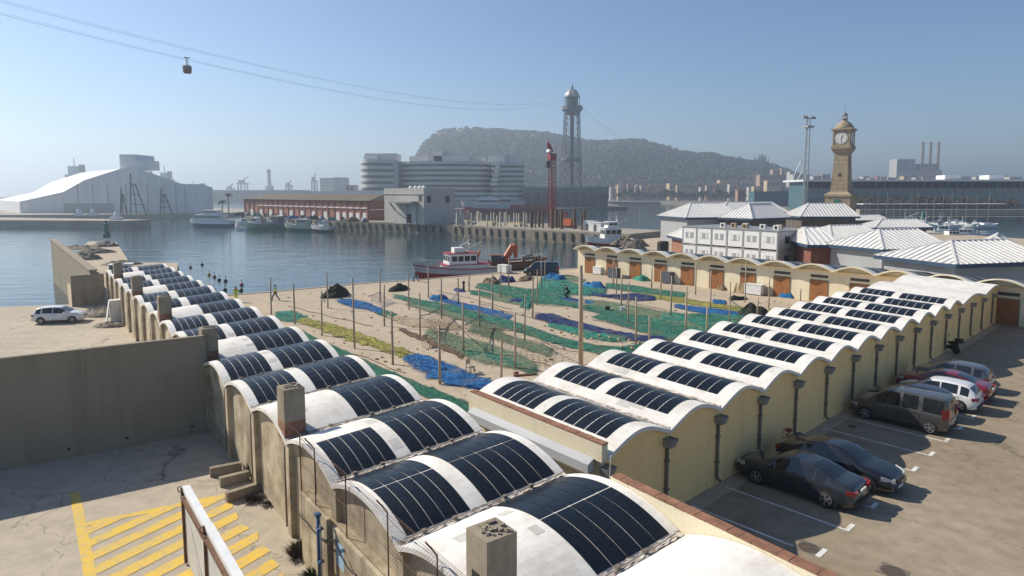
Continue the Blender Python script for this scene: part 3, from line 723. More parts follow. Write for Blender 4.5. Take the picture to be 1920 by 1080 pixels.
# buoys
mt['buoyred'] = M('faded_red_plastic', (.28, .04, .05), .5, .2, 5)
BU = [(357, 502, 1), (379, 497, 2), (392, 516, 0), (402, 520, 1), (411, 526, 2), (423, 528, 2), (422, 545, 2), (453, 535, 1), (452, 546, 2)]
for i, (u, v, k) in enumerate(BU):
    p = G(u, v, WZ); b_ = empty('mooring_buoy', (p.x, p.y, WZ), rnd(0, 3), 'small %s mooring buoy, %s from the left of the buoys' % (('yellow', 'red', 'dark')[k], ORD[i]), 'buoy', 'buoys off the quay'); b_.scale = (.72, .72, .72)
    MB().lathe([(.05, -.35), (.34, -.15), (.42, .1), (.34, .38), (.12, .52), (.08, .56)], 12).build('float', (mt['yellow'], mt['buoyred'], mt['black'])[k], b_, smooth=True)
    MB().tube([(0, 0, .5), (0, 0, 1.0)], .04, 6).build('staff', mt['black'], b_); MB().lathe([(.02, .95), (.16, 1.05), (.02, 1.25)], 8).build('topmark', (mt['yellow'], mt['buoyred'], mt['black'])[k], b_)
# ================================================================== car park: markings, covers, vehicles
def quad_on_ground(p, q, w, z): 
    p, q = Vector(p[:2]), Vector(q[:2]); d = (q - p).normalized(); n = Vector((-d.y, d.x)) * w / 2
    return [(*(p - n), z), (*(q - n), z), (*(q + n), z), (*(p + n), z)]
pk = struct(empty('parking_lines', Rw(0, 0), RA))
SLOT = [-2.35, .1, 2.52, 4.95, 7.4, 9.85, 12.3, 14.75, 17.2, 19.65, 22.1, 24.55]
for y in SLOT:
    MB().add(quad_on_ground((.35, y), (5.0, y), .10, .006), [(0, 1, 2, 3)]).build('bay_line', mt['linewhite'], pk, fix=False)
    MB().add(quad_on_ground((5.09, y - .06), (5.09, y + .62), .17, .0105), [(0, 1, 2, 3)]).build('end_mark', mt['linewhite'], pk, fix=False)
mt['iron'] = M('cast_iron', (.10, .075, .055), .7, .4, 9, bump=.4, bscale=40)
for (u, v, s, lab) in ((1516, 1027, .75, 'iron manhole cover beside the nearest parking bay'), (1674, 1072, .8, 'iron manhole cover at the lower right edge of the car park'), (1598, 800, .45, 'small square drain grate near the wall taps')):
    p = G(u, v); mh = empty('manhole_cover', (p.x, p.y, 0), RA, lab, 'manhole', 'covers in the car park')
    MB().box(-s / 2, s / 2, -s / 2, s / 2, -.02, .010).build('frame', mt['pipe'], mh)
    MB().lathe([(s * .44, .0105), (s * .44, .016)], 20).build('lid', mt['iron'], mh)
# ---- cars
def cr(pts, x):                     # Catmull-Rom through (x, y) knots
    n = len(pts)
    if x <= pts[0][0]: return pts[0][1]
    if x >= pts[-1][0]: return pts[-1][1]
    for i in range(n - 1):
        if pts[i][0] <= x <= pts[i + 1][0]:
            p0 = pts[max(i - 1, 0)]; p1 = pts[i]; p2 = pts[i + 1]; p3 = pts[min(i + 2, n - 1)]
            t = (x - p1[0]) / (p2[0] - p1[0]); dx = p2[0] - p1[0]
            m1 = (p2[1] - p0[1]) / (p2[0] - p0[0]) * dx if p2[0] != p0[0] else 0; m2 = (p3[1] - p1[1]) / (p3[0] - p1[0]) * dx if p3[0] != p1[0] else 0
            return (2*t**3-3*t*t+1)*p1[1] + (t**3-2*t*t+t)*m1 + (-2*t**3+3*t*t)*p2[1] + (t**3-t*t)*m2
def paint(name, c, metal=.3, rough=.3):
    n = Nt(name); n.set(Roughness=rough, Metallic=metal, Coat_Weight=.8, Coat_Roughness=.06)
    a = n.noise(3, 4, .6); n.col(n.ramp(a, [(.3, mul(c, .85)), (.7, mul(c, 1.1))])); return n.m
CARS = {
 'sedan': dict(L=4.78, W=1.83, top=[(0, .62), (.015, .86), (.04, .99), (.10, 1.05), (.17, 1.10), (.27, 1.31), (.38, 1.43), (.48, 1.46), (.56, 1.43), (.64, 1.29), (.735, 1.03), (.82, .96), (.92, .85), (.975, .72), (1, .55)],
     belt=[(0, .80), (.2, .95), (.5, .93), (.75, .92), (1, .62)], rw=.70, side=[(.225, .305), (.315, .465), (.48, .655)], rear=(.165, .345), front=(.595, .735), wb=(.205, .79), wr=.335),
 'hatch': dict(L=4.15, W=1.78, top=[(0, .55), (.012, .9), (.03, 1.10), (.07, 1.30), (.14, 1.46), (.3, 1.53), (.45, 1.53), (.56, 1.47), (.66, 1.27), (.76, 1.03), (.85, .97), (.94, .84), (.98, .7), (1, .52)],
     belt=[(0, .85), (.2, .98), (.5, .95), (.78, .93), (1, .62)], rw=.72, side=[(.10, .2), (.22, .41), (.43, .67)], rear=(.03, .10), front=(.585, .755), wb=(.19, .80), wr=.32),
 'mpv': dict(L=4.62, W=1.84, top=[(0, .5), (.006, 1.0), (.012, 1.45), (.03, 1.74), (.08, 1.82), (.3, 1.84), (.52, 1.83), (.62, 1.76), (.72, 1.46), (.80, 1.16), (.88, 1.07), (.95, .93), (.985, .75), (1, .55)],
     belt=[(0, 1.05), (.3, 1.08), (.6, 1.06), (.82, 1.0), (1, .64)], rw=.80, side=[(.05, .255), (.285, .45), (.475, .715)], rear=(.008, .035), front=(.655, .79), wb=(.165, .815), wr=.325),
 'panelvan': dict(L=5.1, W=1.92, top=[(0, .5), (.005, 1.2), (.012, 1.75), (.03, 1.93), (.1, 1.97), (.4, 1.98), (.64, 1.95), (.72, 1.8), (.80, 1.42), (.86, 1.15), (.93, 1.02), (.98, .8), (1, .55)],
     belt=[(0, 1.15), (.5, 1.15), (.8, 1.08), (1, .68)], rw=.84, side=[(.64, .79)], rear=(.006, .02), front=(.715, .85), wb=(.18, .82), wr=.33)}
def car(kind, pmat, loc, heading, label, cat='car', group=None, name='parked_car'):
    K = CARS[kind]; L, Wd = K['L'], K['W']; root = empty(name, loc, heading, label, cat, group)
    NS = 72; cols = 15; P = []
    for i in range(NS + 1):
        f = i / NS; f = f if 0 < i < NS else f
        x = (f - .5) * L; zt = cr(K['top'], f); zb = .20 + (.10 * max(0, (.06 - f) / .06)) + .06 * max(0, (f - .93) / .07)
        nar = 1 - .16 * max(0, (f - .82) / .18) ** 2 - .12 * max(0, (.1 - f) / .1) ** 2
        hw = Wd / 2 * nar; be = min(cr(K['belt'], f), zt - .05); cab = max(0.0, min(1, (zt - be - .06) / .3))
        rw = hw * (K['rw'] * cab + .86 * (1 - cab)); e_ = .045 * cab + .02
        hp = [(0, zb), (hw * .82, zb), (hw * .95, zb + .05), (hw * .995, zb + .16), (hw, (zb + be) * .5), (hw * .985, be - .10), (hw * .945, be),
              (hw * .945 + (rw - hw * .945) * .33, be + (zt - e_ - be) * .33), (hw * .945 + (rw - hw * .945) * .68, be + (zt - e_ - be) * .66), (rw, zt - e_ - .01), (rw * .93, zt - e_ * .45), (rw * .75, zt - e_ * .15), (rw * .4, zt), (0, zt + .005)]
        P.append([(x, y, z) for y, z in hp])
    parts = {}
    nc = len(P[0])
    def addf(key, i, c, s):
        q = [P[i][c], P[i + 1][c], P[i + 1][c + 1], P[i][c + 1]]; q = [(x, y * s, z) for x, y, z in q]
        if s < 0: q = q[::-1]
        parts.setdefault(key, []).append(q)
    for i in range(NS):
        f = (i + .5) / NS
        for c in range(nc - 1):
            for s in (-1, 1):
                key = ('body',)
                if 6 <= c <= 8:
                    for wi_, (a, b) in enumerate(K['side']):
                        if a <= f <= b: key = ('side', wi_, s)
                if c >= 10:
                    if K['front'][0] <= f <= K['front'][1]: key = ('windscreen',)
                    elif K['rear'][0] <= f <= K['rear'][1]: key = ('rear_window',)
                if kind in ('mpv', 'panelvan', 'hatch') and 6 <= c <= 8 and f < K['rear'][1]: key = ('body',)
                addf(key, i, c, s)
    body = None
    for key, qs in sorted(parts.items(), key=lambda t: t[0][0] != 'body'):
        idx = {}; vs_ = []; fs_ = []
        for q in qs:
            f_ = []
            for p in q:
                r_ = (round(p[0], 4), round(p[1], 4), round(p[2], 4))
                if r_ not in idx: idx[r_] = len(vs_); vs_.append(r_)
                f_.append(idx[r_])
            f_ = list(dict.fromkeys(f_))
            if len(f_) > 2: fs_.append(tuple(f_))
        nm = {'body': 'body', 'side': 'side_window', 'windscreen': 'windscreen', 'rear_window': 'rear_window'}[key[0]]
        mb = MB(); mb.v = vs_; mb.f = fs_
        if key[0] == 'body':
            for ex in (0, NS):        # close the ends
                ring = [(x, y, z) for x, y, z in P[ex]]; full = ring + [(x, -y, z) for x, y, z in ring[::-1][1:-1]]
                mb.add(full, [tuple(range(len(full)))])
        o = mb.build(nm, pmat if key[0] == 'body' else mt['glass'], root, smooth=True)
    # wheels in dark arches
    wr = K['wr']; 
    for fx in K['wb']:
        x = (fx - .5) * L
        for s in (-1, 1):
            y = s * (Wd / 2 - .10)
            ar = MB(); n_ = 20; rr = wr + .055
            prof = [(x + math.cos(PI * k / n_) * rr, s * (Wd / 2 + .004), wr + math.sin(PI * k / n_) * rr) for k in range(n_ + 1)] + [(x - rr, s * (Wd / 2 + .004), .19), (x + rr, s * (Wd / 2 + .004), .19)]
            ar.extr(prof, (0, -s * .2, 0)).build('wheel_arch', mt['black'], root)
            wh = put('wheel', MB().lathe([(wr * .55, -.10), (wr * .92, -.105), (wr, -.07), (wr, .07), (wr * .92, .105), (wr * .55, .10)], 24).mesh('wheel', mt['tyre'], True), root, (x, s * (Wd / 2 - .085), wr), rot=(-PI / 2 * s, 0, 0))
            rim = MB().lathe([(wr * .66, .06), (wr * .68, .108), (wr * .62, .112), (wr * .60, .085)], 24)
            for k in range(5):
                a = 2 * PI * k / 5
                rim.obox((math.cos(a) * wr * .33, math.sin(a) * wr * .33, .095), (wr * .62, wr * .17, .03), a)
            rim.lathe([(wr * .16, .08), (wr * .14, .118)], 12)
            put('rim', rim.mesh('rim', mt['alloy']), wh)
    # lights, plates, mirrors, handles, grille
    zf = cr(K['top'], .955); zb_ = cr(K['top'], .015)
    def side_hw(f): return Wd / 2 * (1 - .16 * max(0, (f - .82) / .18) ** 2 - .12 * max(0, (.1 - f) / .1) ** 2)
    for s in (-1, 1):
        h_ = MB(); f1, f2 = .905, .985
        h_.add([((f1 - .5) * L, s * side_hw(f1) * .985, .66), ((f2 - .5) * L, s * side_hw(f2) * .90, .60), ((f2 - .5) * L + .03, s * side_hw(f2) * .62, .60), ((f2 - .5) * L + .0, s * side_hw(f2) * .62, .73), ((f2 - .5) * L - .02, s * side_hw(f2) * .90, .74), ((f1 - .5) * L, s * side_hw(f1) * 1.0, .82)], [(0, 1, 4, 5), (1, 2, 3, 4)])
        ho = h_.build('headlight', mt['headlight'], root); so = ho.modifiers.new('t', 'SOLIDIFY'); so.thickness = .05; so.offset = 0
        f1, f2 = .006, .06; z1, z2 = (.72, .90) if kind in ('sedan', 'hatch') else (.85, 1.35)
        t_ = MB(); t_.add([((f1 - .5) * L - .015, s * side_hw(f1) * .55, z1 + .02), ((f1 - .5) * L - .02, s * side_hw(f1) * .93, z1), ((f2 - .5) * L, s * side_hw(f2) * 1.005, z1 + .03), ((f2 - .5) * L, s * side_hw(f2) * .995, z2), ((f1 - .5) * L - .01, s * side_hw(f1) * .92, z2), ((f1 - .5) * L - .01, s * side_hw(f1) * .55, z2 - .03)], [(0, 1, 4, 5), (1, 2, 3, 4)])
        to = t_.build('tail_light', mt['taillight'], root); so = to.modifiers.new('t', 'SOLIDIFY'); so.thickness = .05; so.offset = 0
        fm_ = K['front'][0] + .075; mo_ = MB().obox(((fm_ - .5) * L, s * (Wd / 2 + .07), cr(K['belt'], fm_) + .06), (.14, .2, .13), s * .2).build('wing_mirror', pmat, root)
        bv = mo_.modifiers.new('b', 'BEVEL'); bv.width = .04; bv.segments = 2
        for fh in (K['side'][-1][0] + .01, K['side'][max(0, len(K['side']) - 2)][0] + .02):
            MB().obox(((fh - .5) * L + .05, s * (Wd / 2 - .002), cr(K['belt'], fh) - .13), (.18, .03, .03)).build('door_handle', pmat, root)
        for fs_ in [q[0] - .012 for q in K['side'][1:]] + [K['side'][-1][1] + .03]: MB().box((fs_ - .5) * L - .006, (fs_ - .5) * L + .006, s * Wd / 2 - .006 if s > 0 else -Wd / 2 - .003, s * Wd / 2 + .003 if s > 0 else -Wd / 2 + .006, .3, cr(K['belt'], fs_) - .12).build('door_seam', mt['black'], root)
        MB().obox(((.28 + .34) / 1 * 0 + (.5 - .5) * L, s * (Wd / 2 - .01), .27), (L * .48, .03, .10)).build('sill', mt['black'], root)
    MB().obox((L / 2 - .01, 0, .60), (.06, .72, .10)).build('grille', mt['black'], root)
    MB().obox((L / 2 + .005, 0, .36), (.05, .50, .11)).build('number_plate', mt['whitepaint'], root)
    MB().obox((-L / 2 - .012, 0, .80 if kind == 'sedan' else .75), (.04, .50, .11)).build('number_plate', mt['whitepaint'], root)
    MB().obox((-L / 2 + .02, 0, .38), (.1, Wd * .78, .16)).build('bumper_insert', mt['black'], root)
    return root
paints = {'slate': paint('slate_blue_paint', (.030, .036, .044)), 'black': paint('black_paint', (.012, .013, .016)), 'taupe': paint('taupe_metallic_paint', (.10, .092, .085), .5, .35), 'white': paint('white_car_paint', (.72, .72, .72), 0),
          'crimson': paint('crimson_paint', (.22, .015, .04), .2), 'silver': paint('shaded_silver_paint', (.13, .135, .145), .5), 'navy': paint('navy_paint', (.014, .018, .032))}  # the silver is darkened in its colour for shade along the wall
HW = RA + PI                              # heading into the wall: local +x of the car points to -x of the building
def by_wheels(fr, rr, track, out):        # centre of a car from its two near wheels
    a, b = G(*fr), G(*rr); m_ = (a + b) / 2; d = (a - b).normalized(); n = Vector((-d.y, d.x, 0)); n = n if n.y > 0 else -n
    return m_ + n * track, math.atan2(d.y, d.x)
c1, h1 = by_wheels((1413.5, 908), (1559, 953), .86, 0)
car('sedan', paints['slate'], (c1.x, c1.y, 0), HW, 'slate blue sedan parked nose to the wall, nearest of the cars', group='cars in the car park')
RX, RY = Vector((math.cos(RA), math.sin(RA))), Vector((-math.sin(RA), math.cos(RA)))
def slot(base, dy, dx): return (base.x + RY.x * dy + RX.x * dx, base.y + RY.y * dy + RX.y * dx, 0)
car('sedan', paints['black'], slot(c1, 2.5, .55), RA, 'black sedan facing out of its bay beside the slate blue sedan', group='cars in the car park')
c2, h2 = by_wheels((1615, 787), (1759, 814), .86, 0)
car('mpv', paints['taupe'], (c2.x, c2.y, 0), HW, 'taupe grey people carrier parked nose to the wall', group='cars in the car park')
car('hatch', paints['black'], slot(c2, 2.45, -.35), HW, 'black hatchback between the people carrier and the white car', group='cars in the car park')
car('hatch', paints['white'], slot(c2, 4.9, .35), HW, 'white hatchback parked between the black and the crimson car', group='cars in the car park')
car('sedan', paints['crimson'], slot(c2, 7.35, .1), HW, 'crimson car parked beyond the white hatchback', group='cars in the car park')
car('hatch', paints['silver'], slot(c2, 9.8, -.1), HW, 'silver hatchback darkened for shade, farthest of the cars along the wall', group='cars in the car park')
p = G(118, 606); car('hatch', paints['white'], (p.x - .6, p.y + .6, 0), .25, 'white hatchback parked near the vault row in the far left yard', name='parked_car')
p = G(1012, 517); car('panelvan', paints['navy'], (p.x + .3, p.y + .9, 0), PI - .12, 'dark blue van parked on the quay beside the fishing boat', 'van', name='parked_van')
# motor scooter
def motorbike(loc, rz, label):
    r = empty('motor_scooter', loc, rz, label, 'motorcycle')
    for x in (-.65, .65):
        w = put('wheel', MB().lathe([(.18, -.05), (.29, -.06), (.31, 0), (.29, .06), (.18, .05)], 18).mesh('wheel', mt['tyre'], True), r, (x, 0, .31), rot=(PI / 2, 0, 0)); put('rim', MB().lathe([(.17, -.03), (.17, .03)], 12).mesh('rim', mt['alloy']), w)
    MB().tube([(.65, 0, .31), (.52, 0, .75), (.42, 0, 1.05)], .04, 8).build('fork', mt['steel'], r); MB().tube([(.40, -.36, 1.08), (.42, 0, 1.03), (.40, .36, 1.08)], .018, 6).build('handlebar', mt['black'], r)
    MB().tube([(.5, 0, .5), (.2, 0, .38), (-.25, 0, .45), (-.75, 0, .72)], [.16, .15, .2, .12], 10).build('body', mt['black'], r, smooth=True)
    MB().tube([(.05, 0, .76), (-.3, 0, .78), (-.7, 0, .84)], [.08, .15, .1], 10).build('seat', mt['black'], r, smooth=True)
    MB().tube([(.55, 0, .7), (.5, 0, 1.0), (.42, 0, 1.22)], [.10, .17, .06], 10).build('front_fairing', mt['black'], r, smooth=True); MB().obox((-.86, 0, 1.05), (.38, .42, .34)).build('top_case', mt['black'], r)
    for s in (-1, 1): MB().tube([(.38, s * .3, 1.08), (.36, s * .36, 1.28)], [.01, .05], 6).build('mirror', mt['black'], r)
    return r
p = G(1778, 660); motorbike((p.x, p.y, 0), RA + 2.6, 'black motor scooter parked by the wall past the silver hatchback')
# taps, bucket and hose by the wall
p = Rw(.18, 13.3); st = empty('wall_taps', (p.x, p.y, 0), RA, 'yellow hydrant stubs with red valve beside the storehouse wall', 'taps'); st.scale = (.72, .72, .72)
for y, h_ in ((-.55, .85), (0, .95)):
    MB().tube([(0, y, 0), (0, y, h_), (.14, y, h_ + .02), (.16, y, h_ - .14)], .055, 8).build('tap', mt['yellow'], st, smooth=True); MB().lathe([(.08, h_ * .5), (.08, h_ * .5 + .05)], 10, (0, y, 0)).build('collar', mt['yellow'], st)
MB().lathe([(.17, 1.0), (.19, 1.1), (.17, 1.2)], 12, (0, .32, .0)).build('red_valve', mt['redpaint'], st); MB().tube([(0, 0, .75), (0, .32, .9), (0, .32, 1.05)], .035, 8).build('elbow', mt['redpaint'], st)
p = Rw(.45, 14.1); bk = empty('plastic_tub', (p.x, p.y, 0), RA, 'blue plastic tub with rags beside the hydrant stubs', 'tub')
MB().lathe([(.22, 0), (.27, .42), (.29, .42), (.29, .46), (.25, .46), (.25, .40)], 18).build('bucket', mt['blueplastic'], bk); MB().lathe([(.02, .62), (.2, .52), (.24, .42)][::-1], 10).build('rags', mt['greycloth'], bk)
# the storehouse's corner post and rod
MB().tube([(.45, -.4, .2), (.62, -.42, 3.6)], .02, 6).build('conduit', mt['whiteplastic'], RB)
# ================================================================== net-mending courtyard
POLES = [(509,590,520),(553,607.5,532),(604,629,545.5),(615,578,511),(665,653,520.5),(713,566.5,503),(721,611.5,534),(736.6,683,583),(767,581,512),(788,633.7,548.7),(803.3,557.5,501),(824.8,720,608.5),
 (828,596.6,522.7),(859.5,569.6,520.6),(869,659,566.4),(879.3,546.3,518),(899.4,614.7,537),(923.4,581.7,514.4),(939.3,558.4,497.5),(953.7,538.7,484.4),(966,690.8,587.7),(940,721,636.7),(984,638.8,551),(998.5,596,520),
 (1007,572.3,505),(1015,540,488),(1021.5,527.5,487),(1149.6,533.7,484),(1155.8,551,500),(1164.8,574.4,519),(1177.7,605.6,527.5),(1192.3,645.2,556.7),(1217.3,650,591),(1221.5,540,500),(1238.5,560.8,507),(1258,590,517),
 (1285.6,626.5,538),(1303.8,552.5,491),(1324.6,632,573),(1332,576.5,506.7),(1367.3,608.8,528.5),(1396.5,566,492),(1419.4,598,556.7),(1441.3,578.5,517),(1500.5,569.7,541.6)]
POLES.sort()
pole_base = {}
for i, (u, vb, vt) in enumerate(POLES):
    p = G(u, vb); h = A(u, vt, p.y).z; rs = random.Random(i)
    lean = (rs.uniform(-.05, .05), rs.uniform(-.05, .05)); r = rs.uniform(.07, .095)
    pts = [(lean[0] * t * t + rs.uniform(-.012, .012) * (0 < t < 1), lean[1] * t * t, h * t - .1 * (t == 0)) for t in (0, .3, .6, 1)]
    o = MB().tube(pts, [r, r * .95, r * .9, r * .8], 7).build('net_pole', mt['wood'], None, (p.x, p.y, 0), smooth=True)
    tag(o, 'thin grey wooden net pole, %s from the left of the courtyard poles' % ordinal(i + 1), 'pole', 'wooden poles of the net yard')
    pole_base[round(u)] = p
p = G(1089, 692); h = A(1087, 498, p.y).z
o = MB().tube([(0, 0, -.1), (-.03, 0, h * .5), (-.08, 0, h)], [.17, .155, .13], 10).build('utility_pole', mt['wood'], None, (p.x, p.y, 0), smooth=True)
tag(o, 'thick tall wooden pole standing behind the nearest white vaults', 'pole')
# --- nets
def netmat(name, c1, c2, hole=.30, sc=1.0, thr=None):
    n = Nt(name); n.set(Roughness=.9); n.b.inputs['Specular IOR Level'].default_value = .1
    a = n.noise(1.8 * sc, 6, .75); b = n.noise(9 * sc, 4, .75); f = n.noise(36, 3, .7)
    base = n.ramp(a, [(.3, c1), (.68, c2)])
    base = n.mix(1.0, base, n.ramp(b, [(.3, .45), (.62, 1.15)]), 'MULTIPLY'); n.col(base)
    m_ = n.mix(.55, b, f); al = n.ramp(m_, [(hole + .04, 0.0), (hole + .14, 1.0)]); n.l.new(al, n.b.inputs['Alpha'])
    n.bump(b, .9, .12); return n.m
NC = {'green': ((.03, .13, .095), (.09, .28, .20)), 'teal': ((.03, .17, .13), (.08, .34, .26)), 'pale': ((.13, .20, .13), (.30, .33, .22)), 'blue': ((.015, .09, .26), (.05, .22, .46)), 'indigo': ((.02, .035, .11), (.07, .10, .22)),
      'yellow': ((.25, .24, .06), (.46, .42, .12)), 'tan': ((.40, .31, .21), (.60, .49, .35)), 'olive': ((.13, .19, .12), (.27, .32, .21)), 'brown': ((.13, .09, .06), (.27, .20, .13)), 'dark': ((.014, .016, .015), (.06, .06, .05))}
def laidnet(name, c1, c2, sheer):
    n = Nt(name); n.set(Roughness=.9); n.b.inputs['Specular IOR Level'].default_value = .1
    uv = n.new('ShaderNodeUVMap').outputs[0]
    def un(sc, det, scale=1.0):
        mp = n.new('ShaderNodeMapping'); mp.inputs['Scale'].default_value = sc; n.l.new(uv, mp.inputs['Vector']); nd = n.new('ShaderNodeTexNoise'); nd.inputs['Scale'].default_value = scale; nd.inputs['Detail'].default_value = det; nd.inputs['Roughness'].default_value = .7; n.l.new(mp.outputs['Vector'], nd.inputs['Vector']); return nd.outputs['Fac']
    st_ = un((.55, 5.5, 1), 6); st2 = un((1.6, 14, 1), 4); f = n.noise(30, 3, .7); big = n.noise(.5, 4, .6)
    base = n.ramp(st_, [(.28, mul(c1, .55)), (.46, c1), (.66, c2), (.8, tuple(.5 * x + .2 for x in c2))])
    base = n.mix(n.ramp(big, [(.5, 0.0), (.72, .6)]), base, (.20, .16, .11))
    base = n.mix(1.0, base, n.ramp(st2, [(.3, .45), (.62, 1.15)]), 'MULTIPLY'); n.col(base)
    at_ = n.new('ShaderNodeAttribute'); at_.attribute_name = 'edge'
    m1 = n.mix(.5, st2, f); sm = n.new('ShaderNodeMath', operation='MULTIPLY_ADD'); n.l.new(at_.outputs['Fac'], sm.inputs[0]); sm.inputs[1].default_value = .34; n.l.new(m1, sm.inputs[2])
    al = n.ramp(sm.outputs[0], [(.50 + sheer, 0.0), (.60 + sheer, 1.0)]); n.l.new(al, n.b.inputs['Alpha'])
    n.bump(st2, 1.0, .10); return n.m
NM = {k: netmat(k + '_net_heap', c[0], c[1], .24) for k, c in NC.items()}
NL = {k: laidnet(k + '_laid_net', c[0], c[1], {'pale': .17, 'tan': .12, 'olive': .14, 'brown': .15}.get(k, .05)) for k, c in NC.items()}
def interp(pl, t):
    L = [0]
    for a, b in zip(pl, pl[1:]): L.append(L[-1] + (b - a).length)
    d = t * L[-1]
    for i in range(len(pl) - 1):
        if d <= L[i + 1] or i == len(pl) - 2:
            k = (d - L[i]) / max(1e-6, L[i + 1] - L[i]); return pl[i] + (pl[i + 1] - pl[i]) * k
def net(mat, up, lo, h, label, seed, wig=.35):
    U = [G(*q) for q in up]; D = [G(*q) for q in lo]; tU, tD = [interp(U, k / 12) for k in range(13)], [interp(D, k / 12) for k in range(13)]; gw = .36 if mat in ('green', 'teal', 'olive') else .1; U, D = [a + (a - b) * gw for a, b in zip(tU, tD)], [b + (b - a) * gw for a, b in zip(tU, tD)]
    Ln = sum((b - a).length for a, b in zip(U, U[1:])); Wn = sum((interp(U, t) - interp(D, t)).length for t in (0, .25, .5, .75, 1)) / 5
    nu, nv = max(12, min(220, int(Ln / .2))), max(6, min(34, int(Wn / .16))); c = (U[0] + D[-1]) / 2; rows = []; uvs = []; eds = []
    for i in range(nu + 1):
        s = i / nu; a, b = interp(U, s), interp(D, s); r = []
        for j in range(nv + 1):
            t = j / nv; p = a.lerp(b, t); e_ = (b - a).normalized() if (b - a).length > 1e-6 else Vector((0, 1, 0))
            p = p + e_ * wig * noise.noise((s * Ln * .9 + seed, t * 2.0, 1.0)) + e_ * .25 * noise.noise((s * Ln * 2.3 + seed, t * 3.0, 4.0))
            ed = min(1, 4 * min(t, 1 - t, s * 3, (1 - s) * 3) + .02)
            z = .012 + .45 * h * ed * (.22 + .6 * abs(noise.noise((p.x * .9, p.y * .9, seed))) + .7 * abs(noise.noise((s * Ln * 1.3 + seed, t * Wn * 5, seed + 7))))
            r.append((p.x - c.x, p.y - c.y, z)); uvs.append((s * Ln + seed * 3, t * Wn)); eds.append(min(1, 3.2 * min(t, 1 - t, s * 4, (1 - s) * 4)))
        rows.append(r)
    o = MB().grid(rows).build('fishing_net', NL[mat], None, (c.x, c.y, 0), fix=False)
    me = o.data; ul = me.uv_layers.new(name='UVMap')
    for lp in me.loops: ul.data[lp.index].uv = uvs[lp.vertex_index]
    at_ = me.attributes.new('edge', 'FLOAT', 'POINT')
    for i, e_ in enumerate(eds): at_.data[i].value = e_
    return tag(o, label, 'net', 'fishing nets spread on the courtyard')
